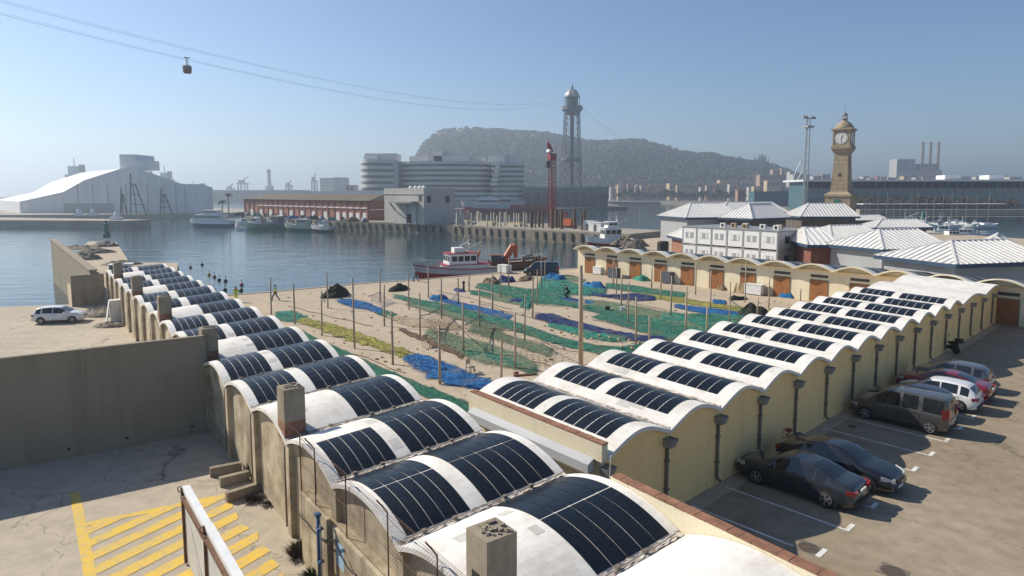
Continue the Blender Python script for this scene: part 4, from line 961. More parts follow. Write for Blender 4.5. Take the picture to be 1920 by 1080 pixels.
NETS = [
 ('teal', [(514,587),(545,585),(575,596)], [(516,595),(545,602),(562,603)], .35, 'small teal net end left of the yellow net'),
 ('yellow', [(550,593),(590,600),(640,612),(690,630),(730,645),(779,663)], [(546,600),(585,613),(640,635),(690,649),(730,663),(762,673)], .35, 'long yellow net running beside the left vaults'),
 ('blue', [(757,667),(785,664),(815,673),(860,690),(905,708),(940,721)], [(753,673),(775,690),(805,708),(840,722),(880,730),(922,731)], .5, 'bright blue net continuing the yellow net'),
 ('green', [(566,621),(590,635),(625,650),(700,685),(760,712),(820,735),(870,755),(912,770)], [(578,641),(600,650),(640,668),(700,700),(760,728),(800,742),(850,763),(905,780)], .3, 'long green net along the foot of the left vaults'),
 ('blue', [(628,562),(660,561),(685,566),(722,582)], [(632,567),(660,577),(690,582),(718,592)], .6, 'blue net trailing from the dark heap near the water'),
 ('green', [(700,580),(722,584),(745,590)], [(702,586),(722,593),(742,596)], .25, 'short green net at the end of the trailing blue net'),
 ('tan', [(703,572),(740,592),(790,597),(850,606),(880,613)], [(697,577),(735,602),(770,614),(815,617),(865,622)], .2, 'pale tan net lying in the middle of the left court'),
 ('brown', [(745,612),(785,628),(840,650),(880,668)], [(742,618),(780,637),(835,659),(872,677)], .25, 'narrow brown net edge below the pale tan net'),
 ('green', [(735,551),(790,564),(850,574),(900,590),(960,604),(1020,624),(1080,643),(1140,653),(1195,655)], [(733,556),(788,571),(848,584),(898,600),(958,616),(1010,633),(1068,651),(1120,661),(1188,672)], .32, 'longest green net crossing the middle of the courtyard'),
 ('blue', [(803,557),(832,559),(862,567),(920,579),(966,592)], [(803,562),(834,568),(880,581),(930,595),(960,600)], .28, 'thin blue net beside the longest green net'),
 ('indigo', [(1000,591),(1030,586),(1060,597),(1100,608),(1150,620),(1210,630),(1265,631)], [(998,598),(1040,607),(1080,616),(1130,629),(1190,641),(1258,646)], .4, 'indigo net lying behind the first poles at centre'),
 ('teal', [(1025,606),(1060,612),(1100,622),(1150,630),(1182,632)], [(1025,612),(1060,620),(1100,632),(1150,640),(1178,640)], .45, 'bright teal net hump in front of the indigo net'),
 ('pale', [(788,616),(830,619),(870,629),(930,644),(980,659),(1020,688)], [(790,626),(825,652),(870,677),(920,692),(980,697),(1015,706)], .22, 'wide sheer green net spread near the right vaults'),
 ('green', [(870,655),(920,664),(970,680),(1015,696)], [(862,661),(910,673),(965,690),(1005,702)], .3, 'darker green fold in the wide sheer net'),
 ('green', [(893,532),(950,538),(990,546),(1020,544),(1072,546)], [(889,538),(945,550),(985,563),(1040,567),(1076,568)], .5, 'bushy green net near the cyclist'),
 ('teal', [(1010,524),(1060,529),(1100,540),(1142,543)], [(1004,540),(1050,546),(1095,552),(1138,553)], .55, 'thick teal net behind the cyclist'),
 ('olive', [(1075,560),(1130,565),(1200,577),(1260,589),(1330,599),(1420,612)], [(1058,566),(1120,581),(1190,594),(1260,612),(1320,627),(1420,645)], .25, 'broad olive net in the right half of the courtyard'),
 ('green', [(985,556),(1050,563),(1120,576),(1200,592),(1260,604),(1310,615),(1380,622)], [(985,561),(1050,570),(1120,585),(1200,601),(1260,618),(1320,634),(1380,640)], .35, 'green net bordering the broad olive net'),
 ('green', [(1290,590),(1340,592),(1400,598),(1450,602)], [(1270,600),(1330,612),(1390,625),(1430,630)], .35, 'dark green net close to the right vault ends'),
 ('indigo', [(1098,547),(1150,554),(1190,550),(1234,557)], [(1098,553),(1160,561),(1200,565),(1232,563)], .5, 'dark indigo net with a hump behind the broad olive net'),
 ('green', [(1133,532),(1180,536),(1230,544),(1292,551)], [(1133,538),(1180,545),(1240,554),(1287,557)], .3, 'thin green net nearest the wooden doors'),
 ('yellow', [(1190,548),(1260,555),(1330,567),(1400,577),(1475,584)], [(1188,553),(1260,566),(1330,576),(1400,588),(1470,593)], .2, 'thin yellow net in the right back of the courtyard'),
 ('blue', [(1262,570),(1310,575),(1370,583),(1412,588)], [(1262,577),(1310,587),(1370,594),(1406,598)], .35, 'blue net band near the right vault ends'),
 ('blue', [(1335,562),(1350,562),(1362,565)], [(1335,569),(1350,571),(1362,571)], .5, 'small bright blue net bundle before the doors'),
 ('indigo', [(955,562),(975,559),(985,562)], [(953,567),(972,569),(985,567)], .4, 'small dark blue net bundle left of the cyclist'),
 ('teal', [(978,562),(990,555),(998,560)], [(975,573),(990,576),(997,572)], .6, 'small teal bundle at the foot of two poles'),
 ('green', [(880,546),(900,546),(922,552)], [(880,551),(900,553),(920,556)], .35, 'small green bundle behind the blue hanging net'),
 ('olive', [(1060,516),(1080,519),(1100,526)], [(1052,522),(1075,527),(1095,531)], .25, 'small yellow green net beyond the teal net'),
 ('green', [(1150,655),(1190,650),(1230,640)], [(1140,668),(1180,668),(1220,655)], .3, 'green net half hidden behind the nearest right vaults'),
 ('pale', [(760,560),(840,580),(900,600),(960,618)], [(752,572),(830,594),(890,612),(950,628)], .15, 'thin sheer net beside the longest green net'),
 ('green', [(1130,585),(1200,600),(1260,616),(1310,632)], [(1110,592),(1180,612),(1240,630),(1290,645)], .25, 'loose green net in front of the broad olive net'),
 ('teal', [(1240,588),(1290,592),(1340,600)], [(1230,598),(1285,606),(1335,612)], .4, 'short teal net lying across the broad olive net'),
 ('blue', [(1040,556),(1080,560),(1120,566)], [(1035,562),(1075,568),(1115,573)], .35, 'blue net just right of the cyclist'),
 ('pale', [(880,606),(940,622),(1000,640),(1050,655)], [(868,622),(930,640),(990,660),(1040,676)], .15, 'sheer pale net under the deeply sagging rope net'),
 ('olive', [(900,548),(960,556),(1000,566)], [(898,556),(955,568),(995,576)], .2, 'olive net left of the teal bundle'),
 ('teal', [(1330,588),(1380,592),(1440,600)], [(1325,596),(1375,602),(1435,610)], .35, 'teal net before the right vault ends'),
]
for i, (m_, u_, l_, h_, lab) in enumerate(NETS): net(m_, u_, l_, h_, lab, i * 3.7 + 1)
HEAPS = [(627, 556, 2.0, 1.5, 1.5, 'dark', 'large dark net heap near the water in the left court'), (746, 545, 1.7, 1.0, .8, 'dark', 'low dark net heap at the start of the longest green net'), (920, 531, 1.9, 1.2, .8, 'brown', 'brown net heap behind the fishing boat stern'),
 (948, 529, 1.3, 1.0, .9, 'indigo', 'dark blue net heap beside the brown heap'), (985, 525, 2.6, 1.0, .5, 'brown', 'wide brown net heap in front of the dark van'), (1040, 523, 2.2, 1.2, .8, 'blue', 'tall blue net heap right of the dark van'), (1205, 526, 1.5, .9, .8, 'teal', 'green net heap between the third and fourth door'),
 (1115, 539, 2.2, 1.2, .8, 'blue', 'blue net heap beyond the thick pole'), (1310, 533, 1.9, 1.2, 1.2, 'tan', 'grey tan net heap left of the sixth door'), (1356, 543, 1.3, .8, .8, 'brown', 'small brown heap right of the sixth door'), (1480, 556, 1.8, 1.2, 1.5, 'blue', 'blue grey net mound before the eighth door'),
 (1550, 563, 1.6, 1.0, 1.3, 'tan', 'pale net mound beside the ninth door'), (1416, 590, 2.4, 1.4, 1.0, 'dark', 'dark net heap near the right vault ends'), (862, 546, 1.4, .6, .35, 'indigo', 'flat dark blue heap behind the hanging blue net'), (822, 562, 1.3, .7, .6, 'blue', 'bright blue heap at the start of the thin blue net'),
 (1385, 562, 1.2, .8, .5, 'dark', 'low dark heap in front of the white box')]
for i, (u, v, rx, ry, h, m_, lab) in enumerate(HEAPS):
    p = G(u, v); rough_heap('net_heap', p.x, p.y + .4, rx, ry, h, NM[m_] if m_ not in ('dark',) else mt['junk'] if i == 99 else NM[m_], lab, 'net heap', 60 + i, 'net heaps in the courtyard', rnd(0, 3), .9)
# hanging nets between poles: a sagging rope and mesh down to the ground
def hang(a, b, sag, mat, label, reach=1.6):
    (u1, v1, t1), (u2, v2, t2) = a, b; p, q = G(u1, v1), G(u2, v2); h1, h2 = A(u1, t1, p.y).z, A(u2, t2, q.y).z
    d = (q - p); L = d.length; side = Vector((d.y, -d.x, 0)).normalized(); side = side if side.y < 0 else -side
    r = empty('hanging_net', (p.x, p.y, 0), 0, label, 'net', 'nets hung between poles'); n = 18
    top = [Vector((d.x * i / n, d.y * i / n, h1 + (h2 - h1) * i / n - sag * 4 * (i / n) * (1 - i / n))) for i in range(n + 1)]
    MB().tube(top, .035, 5).build('rope', mat, r)
    bot = [Vector((t.x + side.x * reach, t.y + side.y * reach, .03)) for t in top]; mb = MB(); m = 10
    S = [[top[i].lerp(bot[i], k / m) + Vector((0, 0, -.18 * math.sin(PI * k / m))) for k in range(m + 1)] for i in range(n + 1)]
    for i in range(n):
        for k in range(m):
            if (i + k) % 2 == 0: mb.bar(S[i][k], S[i + 1][k + 1], .014)
            else: mb.bar(S[i + 1][k], S[i][k + 1], .014)
    o = mb.build('mesh', mat, r, fix=False); o['kind'] = 'stuff'
mt['rope'] = M('brown_rope', (.13, .09, .06), .9, .3, 5); mt['bluerope'] = M('grey_blue_mesh', (.20, .26, .36), .9, .3, 5); mt['greenrope'] = M('green_mesh', (.06, .16, .09), .9, .3, 5)
hang((788, 633.7, 592), (828, 596.6, 575), .15, mt['rope'], 'brown net slung between two poles above the pale tan net')
hang((828, 596.6, 577), (869, 659, 614), .25, mt['rope'], 'brown net sagging right of the pole above the tan net')
hang((869, 659, 610), (899.4, 614.7, 590), .12, mt['rope'], 'short brown net rising to the pole before the longest green net')
hang((899.4, 614.7, 591), (984, 638.8, 612), .75, mt['rope'], 'deeply sagging dark rope net in the middle of the courtyard', 2.2)
hang((984, 638.8, 613), (1089, 692, 660), .5, mt['rope'], 'sheer brown net running to the thick wooden pole', 2.2)
hang((690, 575, 555), (713, 566.5, 546), .1, mt['bluerope'], 'pale blue net hung at the end of the trailing blue net', 2.0)
hang((840, 572, 566), (859.5, 569.6, 547), .1, mt['bluerope'], 'grey blue net hung on a pole above the thin blue net', .8)
hang((1367.3, 608.8, 561), (1419.4, 598, 590), .2, mt['greenrope'], 'green net slung from a pole near the right vault ends', 1.2)
# cork floats on the net edge
fm_ = MB().lathe([(.02, 0), (.11, .05), (.13, .12), (.11, .19), (.02, .24)], 10).mesh('cork_float', mt['tan'] if 'tan' in mt else mt['planks'], True)
fl = empty('float_line', G(1052, 632), 0, 'line of pale cork floats along the teal net hump', 'floats'); b0 = G(1052, 632)
for k, (u, v) in enumerate([(1052, 628), (1071, 631), (1094, 635), (1124, 634), (1144, 638), (1160, 642), (1180, 643), (1199, 646), (1110, 640), (1166, 655), (1185, 658)]):
    p = G(u, v); put('cork_float', fm_, fl, (p.x - b0.x, p.y - b0.y, .1), rnd(0, 3))
# --- small things in the court
def chair(u, v, rz, label):
    p = G(u, v); r = empty('wooden_chair', (p.x, p.y, 0), rz, label, 'chair', 'old chairs in the courtyard')
    MB().box(-.22, .22, -.22, .22, .42, .46).build('seat', mt['wood'], r); MB().box(-.22, .22, .19, .22, .62, .95).build('backrest', mt['wood'], r)
    for x in (-.2, .2):
        for y in (-.2, .2): MB().box(x - .02, x + .02, y - .02, y + .02, 0, .95 if y > 0 else .42).build('leg', mt['wood'], r)
chair(799, 651, .6, 'old wooden chair standing alone right of the yellow net'); chair(1097, 579, 2.2, 'old wooden chair just right of the thick tall pole'); chair(882, 700, 1.0, 'dark low stool chair in front of the wide sheer net')
for (u, v, m_, lab) in ((1167, 583, 'whiteplastic', 'white bucket standing on the bare concrete'), (1139, 583, 'black', 'small dark bucket near the white bucket')):
    p = G(u, v); r = empty('bucket', (p.x, p.y, 0), 0, lab, 'bucket'); MB().lathe([(.2, 0), (.26, .42), (.28, .42), (.28, .45), (.24, .45), (.24, .40)], 16).build('pail', mt[m_], r); MB().tube([(-.26, 0, .42), (-.2, 0, .62), (.2, 0, .62), (.26, 0, .42)], .012, 5).build('handle', mt['steel'], r)
p = G(985, 704); tag(MB().obox((0, 0, .06), (1.6, .18, .1), .3).obox((-.6, .1, .15), (.3, .2, .15), .9).build('broken_plank', mt['rust'], None, (p.x, p.y, 0)), 'rusty broken plank lying at the end of the sheer net', 'plank')
p = G(1192 - 5, 604)
# items against the far facade
def crate(u, v, sx, sy, sz, mat, label, cat='crate', lid=False, name='storage_crate'):
    p = G(u, v); r = empty(name, (p.x, p.y + .3, 0), -.848, label, cat)
    MB().box(-sx / 2, sx / 2, -sy / 2, sy / 2, .1, sz).build('body', mat, r); MB().box(-sx / 2 - .03, sx / 2 + .03, -sy / 2 - .03, sy / 2 + .03, sz, sz + .06).build('rim', mat, r)
    for x in (-sx / 2 + .1, sx / 2 - .1): MB().box(x - .06, x + .06, -sy / 2, sy / 2, 0, .1).build('skid', mt['wood'], r)
    return r
crate(1123, 515, 1.5, .9, 1.1, mt['whiteplastic'], 'pale stacked bags and box beside the first wooden door'); crate(1152, 521, 1.4, 1.1, 1.3, mt['greycloth'], 'dark grey crate beside the second wooden door'); crate(1254, 532, 1.3, 1.1, 1.5, mt['greycloth'], 'dark crate covered with netting at the fifth wooden door')
crate(1416, 553, 2.1, 1.0, 1.2, mt['whiteplastic'], 'long white box standing between the seventh and eighth door', 'box'); p = G(1440, 554); crate(1438, 554, 1.0, .8, 1.0, mt['wood'], 'brown chest against the right side of the white box', 'chest')
p = G(1386, 549); r = empty('firewood_stack', (p.x, p.y, 0), -.848, 'stack of pale split timber leaning at the seventh door', 'timber')
for k in range(16):
    x = -.55 + .075 * k; MB().bar((x, -.25 + rnd(-.08, .08), 0), (x + rnd(-.15, .15), .1, 1.1 + rnd(-.25, .2)), .09).build('log', mt['planks'], r)
# --- people
def skin_graph(name, V, E, R, mat, parent=None, lvl=2):
    me = bpy.data.meshes.new(name); me.from_pydata(V, E, []); me.materials.append(mat); o = put(name, me, parent)
    o.modifiers.new('skin', 'SKIN'); 
    me.skin_vertices.new() if not me.skin_vertices else None
    for sv, r in zip(me.skin_vertices[0].data, R): sv.radius = r if isinstance(r, tuple) else (r, r)
    me.skin_vertices[0].data[0].use_root = True
    s = o.modifiers.new('sub', 'SUBSURF'); s.levels = lvl; s.render_levels = lvl
    return o
def person(loc, rz, label, jacket, trousers, stride=.3, arms='swing', hat=None, pose=None):
    r = empty('person', loc, rz, label, 'person')
    st = stride
    J = dict(pel=(0, 0, .95), wa=(0, 0, 1.10), ch=(.02, 0, 1.34), ne=(.02, 0, 1.50), hb=(.04, 0, 1.60), ht=(.05, 0, 1.72),
             ls=(.01, .17, 1.41), rs=(.01, -.17, 1.41), le=(-.06 - st * .25, .24, 1.15), re=(-.04 + st * .25, -.24, 1.15), lh=(.10 - st * .3, .25, .93), rh=(.12 + st * .45, -.24, .96),
             lhip=(0, .09, .90), rhip=(0, -.09, .90), lk=(.08 + st * .55, .10, .50), rk=(.02 - st * .25, -.10, .49), la=(st, .10, .09), ra=(-st * 1.1, -.10, .13), lt=(st + .17, .11, .04), rt=(-st * 1.1 + .15, -.11, .04))
    if pose: J.update(pose)
    def gr(name, names, edges, rad, mat, par): ix = {n: i for i, n in enumerate(names)}; return skin_graph(name, [J[n] for n in names], [(ix[a], ix[b]) for a, b in edges], [rad[n] for n in names], mat, par)
    RAD = dict(pel=(.13, .10), wa=(.12, .095), ch=(.145, .105), ne=.055, hb=(.075, .085), ht=.07, ls=.065, rs=.065, le=.045, re=.045, lh=.04, rh=.04, lhip=.085, rhip=.085, lk=.06, rk=.06, la=.045, ra=.045, lt=.035, rt=.035)
    ed = [('pel', 'wa'), ('wa', 'ch'), ('ch', 'ne'), ('ne', 'hb'), ('hb', 'ht'), ('ch', 'ls'), ('ch', 'rs'), ('ls', 'le'), ('rs', 're'), ('le', 'lh'), ('re', 'rh'), ('pel', 'lhip'), ('pel', 'rhip'), ('lhip', 'lk'), ('rhip', 'rk'), ('lk', 'la'), ('rk', 'ra'), ('la', 'lt'), ('ra', 'rt')]
    body = gr('body', list(RAD), ed, RAD, mt['skin'], r)
    big = {k: (tuple(x + .018 for x in v) if isinstance(v, tuple) else v + .016) for k, v in RAD.items()}
    gr('jacket', ['wa', 'pel', 'ch', 'ls', 'rs', 'le', 're', 'lh', 'rh'], [('pel', 'wa'), ('wa', 'ch'), ('ch', 'ls'), ('ch', 'rs'), ('ls', 'le'), ('rs', 're'), ('le', 'lh'), ('re', 'rh')], dict(big, lh=.035, rh=.035), jacket, body)
    gr('trousers', ['pel', 'lhip', 'rhip', 'lk', 'rk', 'la', 'ra'], [('pel', 'lhip'), ('pel', 'rhip'), ('lhip', 'lk'), ('rhip', 'rk'), ('lk', 'la'), ('rk', 'ra')], dict(big, pel=(.13, .105)), trousers, body)
    hb = J['hb']; MB().lathe([(.10, .02), (.105, .08), (.09, .14), (.04, .18)], 12, (hb[0] - .01, hb[1], hb[2] - .01)).build('hair', hat or mt['darkcloth'], body, smooth=True)
    for k in ('l', 'r'): a, t = J[k + 'a'], J[k + 't']; MB().tube([(a[0] - .05, a[1], a[2] - .035), (t[0], t[1], t[2])], [.055, .045], 8).build('shoe', mt['black'], body, smooth=True)
    return r
def at(u, v): p = G(u, v); return (p.x, p.y, 0)
person(at(517, 563), PI, 'person in a hi-vis yellow vest walking left by the water', mt['hivis'], mt['darkcloth'], .36)
person(at(443, 566), PI / 2 + .4, 'person in hi-vis clothes standing at the quay edge behind the vaults', mt['hivis'], mt['hivis'], .05)
person(at(780, 528), PI - .2, 'person in dark clothes walking past the fishing boat bow', mt['darkcloth'], mt['darkcloth'], .3)
bp_ = at(1064, 563)
seat = dict(pel=(-.12, 0, 1.0), wa=(-.06, 0, 1.14), ch=(.10, 0, 1.36), ne=(.16, 0, 1.50), hb=(.21, 0, 1.60), ht=(.24, 0, 1.71), ls=(.1, .17, 1.41), rs=(.1, -.17, 1.41), le=(.3, .24, 1.22), re=(.3, -.24, 1.22), lh=(.48, .22, 1.06), rh=(.48, -.22, 1.06),
            lhip=(-.1, .09, .96), rhip=(-.1, -.09, .96), lk=(.28, .11, .72), rk=(.2, -.11, .58), la=(.1, .11, .38), ra=(.02, -.11, .16), lt=(.26, .11, .34), rt=(.18, -.11, .12))
person(bp_, PI - .5, 'person in dark clothes riding a bicycle between the nets', mt['darkcloth'], mt['darkcloth'], pose=seat)
bk = empty('bicycle', bp_, PI - .5, 'dark bicycle ridden across the net courtyard', 'bicycle')
for x in (-.5, .55):
    w = put('wheel', MB().tube([(math.cos(2 * PI * k / 24) * .33, 0, math.sin(2 * PI * k / 24) * .33) for k in range(25)], .02, 6).mesh('wheel', mt['tyre'], True), bk, (x, 0, .34))
    sp_ = MB()
    for k in range(9): sp_.bar((0, 0, 0), (math.cos(2 * PI * k / 9) * .32, 0, math.sin(2 * PI * k / 9) * .32), .004)
    put('spokes', sp_.mesh('spokes', mt['steel']), w)
for nm, pts in (('frame', [(-.5, 0, .34), (.02, 0, .32), (.42, 0, .78), (-.14, 0, .78), (.02, 0, .32)]), ('seat_post', [(-.12, 0, .7), (-.17, 0, .92)]), ('fork', [(.55, 0, .34), (.42, 0, .78), (.4, 0, .98)]), ('handlebar', [(.46, -.28, 1.02), (.4, 0, .98), (.46, .28, 1.02)])):
    MB().tube(pts, .02, 6).build(nm, mt['black'], bk)
MB().tube([(-.3, 0, .94), (-.05, 0, .95)], [.09, .03], 8).build('saddle', mt['black'], bk)
p = G(869.4, 545); tag(MB().lathe([(.18, 0), (.14, .1), (.12, .9), (.2, 1.0), (.2, 1.12), (.06, 1.2)], 12).build('mooring_bollard', mt['black'], None, (p.x, p.y, 0)), 'black iron mooring bollard near the fishing boat', 'bollard')

# ropes lying between the poles and small litter
RP = [((540,575),(700,612)),((700,640),(860,690)),((760,600),(900,650)),((900,570),(1080,620)),((1000,585),(1200,640)),((1110,600),(1300,640)),((600,640),(760,700)),((930,660),(1080,700)),((1150,560),(1330,600)),((820,545),(960,580))]
for i, (a, b) in enumerate(RP):
    p, q = G(*a), G(*b); n_ = 40; pts = []
    for k in range(n_ + 1):
        t = k / n_; w = p.lerp(q, t); pts.append((w.x - p.x + .35 * noise.noise((t * 5, i, 0)), w.y - p.y + .6 * noise.noise((t * 4, i, 5)), .03))
    tag(MB().tube(pts, .028, 5).build('rope', mt['rope'], None, (p.x, p.y, 0)), 'thin dark rope lying on the courtyard, %s of the ropes from the left' % ordinal(1 + sum(1 for r_ in RP if r_[0][0] < a[0])), 'rope', 'ropes on the courtyard')
rs = random.Random(3); lt = MB()
for k in range(420):
    u = rs.uniform(520, 1480); v = rs.uniform(548, 720)
    p = G(u, v); s_ = rs.uniform(.04, .16); lt.obox((p.x, p.y, s_ * .25), (s_ * rs.uniform(.8, 2.5), s_, s_ * .5), rs.uniform(0, 3), rs.uniform(-.2, .2))
tag(lt.build('ground_litter', mt['junk']), 'small scraps and litter scattered over the courtyard concrete', 'litter', kind='stuff')
# ================================================================== boats
def ellip(t): return math.sqrt(max(0, 1 - t * t))
def hull_mesh(L, B, fb, dr, sheer, z0, z1, name, mat, stern=.75, flare=.12):
    # shell between heights z0 and z1 (fractions 0 keel .. 1 sheer)
    rows = []; n = 26
    for i in range(n + 1):
        f = i / n; x = (f - .5) * L
        w = B / 2 * (stern + (1 - stern) * min(1, f / .35)) * (1 if f < .55 else ellip((f - .55) / .45) ** .85)
        top = fb + sheer * max(0, (f - .3) / .7) ** 2; r = []
        for s in (1, -1):
            col = []
            for k in range(7):
                t = z0 + (z1 - z0) * k / 6; z = -dr + (top + dr) * t
                ww = w * (.55 + .45 * min(1, t * 1.9)) * (1 + flare * max(0, f - .6) * (t - .5) * 2)
                col.append((x + (t - .5) * .10 * L * max(0, (f - .8) / .2), s * ww, z))
            r += col if s == 1 else []
            if s == -1: r = col[::-1] + r if z0 > 0 else col[::-1] + r
        rows.append(r)
    mb = MB()
    m = len(rows[0]) // 2
    mb.grid([r[:m] for r in rows]); mb.grid([r[m:] for r in rows])
    mb.add([*rows[0]], [tuple(range(len(rows[0])))])
    return mb.mesh(name, mat, True)
def deck_mesh(L, B, fb, dr, sheer, mat, stern=.75, drop=.25):
    rows = []; n = 26
    for i in range(n + 1):
        f = i / n; x = (f - .5) * L; w = B / 2 * (stern + (1 - stern) * min(1, f / .35)) * (1 if f < .55 else ellip((f - .55) / .45) ** .85) * .97
        z = fb + sheer * max(0, (f - .3) / .7) ** 2 - drop; rows.append([(x, -w, z), (x, w, z)])
    return MB().grid(rows).mesh('deck', mat)
def boat(name, label, loc, heading, L, B, fb, sheer, low, up, cabin, cabmat, roofmat, cat='boat', extras=(), band=None, mast=0):
    r = empty(name, loc, heading, label, cat)
    put('hull_bottom', hull_mesh(L, B, fb, 1.0, sheer, 0, .58, 'hull_bottom', low), r); put('hull_side', hull_mesh(L, B, fb, 1.0, sheer, .58, 1, 'hull_side', up), r)
    put('deck', deck_mesh(L, B, fb, 1.0, sheer, mt['quay']), r)
    if band: put('rubbing_band', hull_mesh(L, B * 1.015, fb, 1.0, sheer, .86, .92, 'rubbing_band', band), r)
    for (f0, f1, hw, z0, z1, win) in cabin:
        x0, x1 = (f0 - .5) * L, (f1 - .5) * L; a = min(.5, (x1 - x0) * .2)
        c = MB().extr([(x0, -hw, z0), (x1, -hw, z0), (x1 - a * .5, -hw, z1), (x0, -hw, z1)], (0, 2 * hw, 0)).build('deckhouse', cabmat, r)
        MB().box(x0 - .15, x1 - a * .5 + .3, -hw - .12, hw + .12, z1, z1 + .12).build('roof', roofmat, c)
        if win:
            k = max(2, int((x1 - x0) / 1.1)); wz0, wz1 = z0 + (z1 - z0) * .5, z0 + (z1 - z0) * .85
            for s in (-1, 1):
                for i in range(k):
                    xa = x0 + .15 + (x1 - x0 - .5) * i / k; MB().box(xa, xa + (x1 - x0 - .5) / k - .18, s * hw - .015, s * hw + .015, wz0, wz1).build('window', mt['glass'], c)
            for i in range(3): MB().obox((x1 - a * .36, -hw + (i + .5) * 2 * hw / 3, (wz0 + wz1) / 2), (.04, 2 * hw / 3 - .15, wz1 - wz0), 0, 0, -math.atan2(a * .5, z1 - z0)).build('window', mt['glass'], c)
    if mast:
        x = (cabin[0][0] + .06 - .5) * L; z = cabin[0][4]
        MB().tube([(x, 0, z), (x, 0, z + mast)], [.08, .04], 6).build('mast', mt['whitepaint'], r)
        MB().tube([(x, -.8, z + mast * .6), (x, .8, z + mast * .6)], .03, 5).build('spreader', mt['whitepaint'], r); MB().tube([(x, 0, z + mast * .3), (x - mast * .9, 0, z + mast * .7)], .05, 6).build('boom', mt['whitepaint'], r)
        MB().lathe([(.35, 0), (.35, .14), (.1, .2)], 10, (x + .5, 0, z + .2)).build('radar', mt['whitepaint'], r)
    # railings at the bow
    pts = []
    for i in range(7):
        f = .62 + .36 * i / 6; w = B / 2 * ellip((f - .55) / .45) ** .85 * .93; z = fb + sheer * max(0, (f - .3) / .7) ** 2; pts.append(((f - .5) * L, w, z))
    for s in (-1, 1):
        MB().tube([(x, s * y, z + .6) for x, y, z in pts], .025, 5).build('rail', mt['whitepaint'], r)
        for x, y, z in pts: MB().tube([(x, s * y, z), (x, s * y, z + .6)], .02, 4).build('stanchion', mt['whitepaint'], r)
    return r
mt['hullgrey'] = streaked('grey_white_hull', (.52, .54, .56), (.35, .30, .26), .4, .8, .1)
p0_, p1_ = A(786, 515, 99), A(932, 512, 104)
c = (p0_ + p1_) / 2; hd = math.atan2(p0_.y - p1_.y, p0_.x - p1_.x)
fb_ = boat('fishing_boat', 'red and white fishing boat moored at the courtyard quay', (c.x, c.y, -.95), hd, 13.6, 4.4, 1.35, 1.0, mt['redpaint'], mt['hullgrey'], [(.32, .66, 1.55, 1.2, 3.5, True), (.16, .70, 1.75, .9, 1.75, False)], mt['whitepaint'], mt['redpaint'], band=mt['redpaint'], mast=2.4)
MB().box(-.6, 1.0, -.8, .8, 3.6, 4.4).build('upper_console', mt['whitepaint'], fb_); MB().tube([(-.2, 0, 4.6), (-2.0, 0, 5.6)], .05, 6).build('derrick', mt['whitepaint'], fb_); MB().tube([(-.2, .5, 4.6), (-.9, .5, 6.4)], .04, 6).build('aerial', mt['whitepaint'], fb_)
for x, z in ((-3.2, 2.8), (-3.0, 2.2)): MB().tube([(x, -.5, 1.3), (x, -.5, z), (x - .5, -.5, z + .9), (x + .4, -.2, z - .2)], [.22, .2, .16, .1], 8).build('deck_winch', mt['orangepaint'], fb_)
for k in range(5): MB().lathe([(.12, -.25), (.3, 0), (.12, .25)], 10, (-4.8 + k * .45, -1.95, .8 + .1 * (k % 2))).build('fender_ball', mt['whiteplastic'] if k % 2 else mt['black'], fb_)
# work boat with orange crane behind the van
p = A(968, 508, 107); wb_ = boat('work_boat', 'low work boat with folded orange crane behind the dark van', (p.x, p.y, -.9), .15, 9.5, 3.6, 1.7, .5, mt['black'], mt['rust'], [(.05, .25, 1.0, 1.4, 2.6, False)], mt['greycloth'], mt['rust'])
MB().tube([(-1.9, 0, 1.4), (-1.7, 0, 2.2), (-.55, 0, 4.2)], [.6, .6, .5], 8).build('crane_arm', mt['orangepaint'], wb_); MB().tube([(-.55, 0, 4.2), (-.1, 0, 4.0), (-.1, 0, 2.2)], [.5, .45, .3], 8).build('crane_jib', mt['orangepaint'], wb_)
for k in range(5): MB().obox((1.2 + k * .6, rnd(-.6, .6), 2.0 + .2 * (k % 3)), (.5, .5, .9), rnd(0, 1), rnd(-.3, .3)).build('deck_gear', mt['junk'], wb_)
p = G(947, 510); cr1 = crate(946, 512, 2.0, 1.1, 1.15, mt['whiteplastic'], 'white cube container standing on the quay by the boat stern', 'box', name='quay_box'); 
# boats along the middle pier
B3 = A(1137, 446, 160); b3 = boat('fishing_boat', 'white fishing boat with dark red hull at the right end of the middle pier', (B3.x, B3.y - 6, WZ + 1.4), PI + .25, 11.5, 3.8, 1.6, .9, mt['redpaint'], mt['whitepaint'], [(.30, .68, 1.4, 1.4, 4.2, True), (.38, .6, 1.1, 4.2, 5.6, True)], mt['whitepaint'], mt['whitepaint'], mast=3.0)
p = A(397, 411, 268); fe = boat('harbour_ferry', 'white passenger ferry with dark hull moored left of the brick warehouse', (p.x, p.y, WZ + .2), PI - .25, 19, 5.4, 2.4, .6, mt['bluepaint'], mt['whitepaint'], [(.2, .86, 2.2, 2.2, 4.6, True), (.3, .7, 1.8, 4.6, 6.4, True)], mt['whitepaint'], mt['whitepaint'], cat='ferry', mast=1.5)
p = A(488, 423, 247); boat('trawler', 'teal hulled trawler moored in front of the brick warehouse', (p.x, p.y, WZ + .3), PI - .4, 13, 4.2, 1.9, .7, mt['greenpaint'], NM['teal'] if False else mt['greenpaint'], [(.55, .8, 1.3, 1.6, 4.0, True)], mt['whitepaint'], mt['whitepaint'], mast=3)
p = A(523, 421, 255); boat('trawler', 'dark hulled trawler between the teal and the pale green trawler', (p.x, p.y, WZ + .3), PI - .5, 13, 4.2, 2.0, .8, mt['black'], mt['bluepaint'], [(.4, .7, 1.4, 1.7, 4.4, True)], mt['greycloth'], mt['whitepaint'], mast=3)
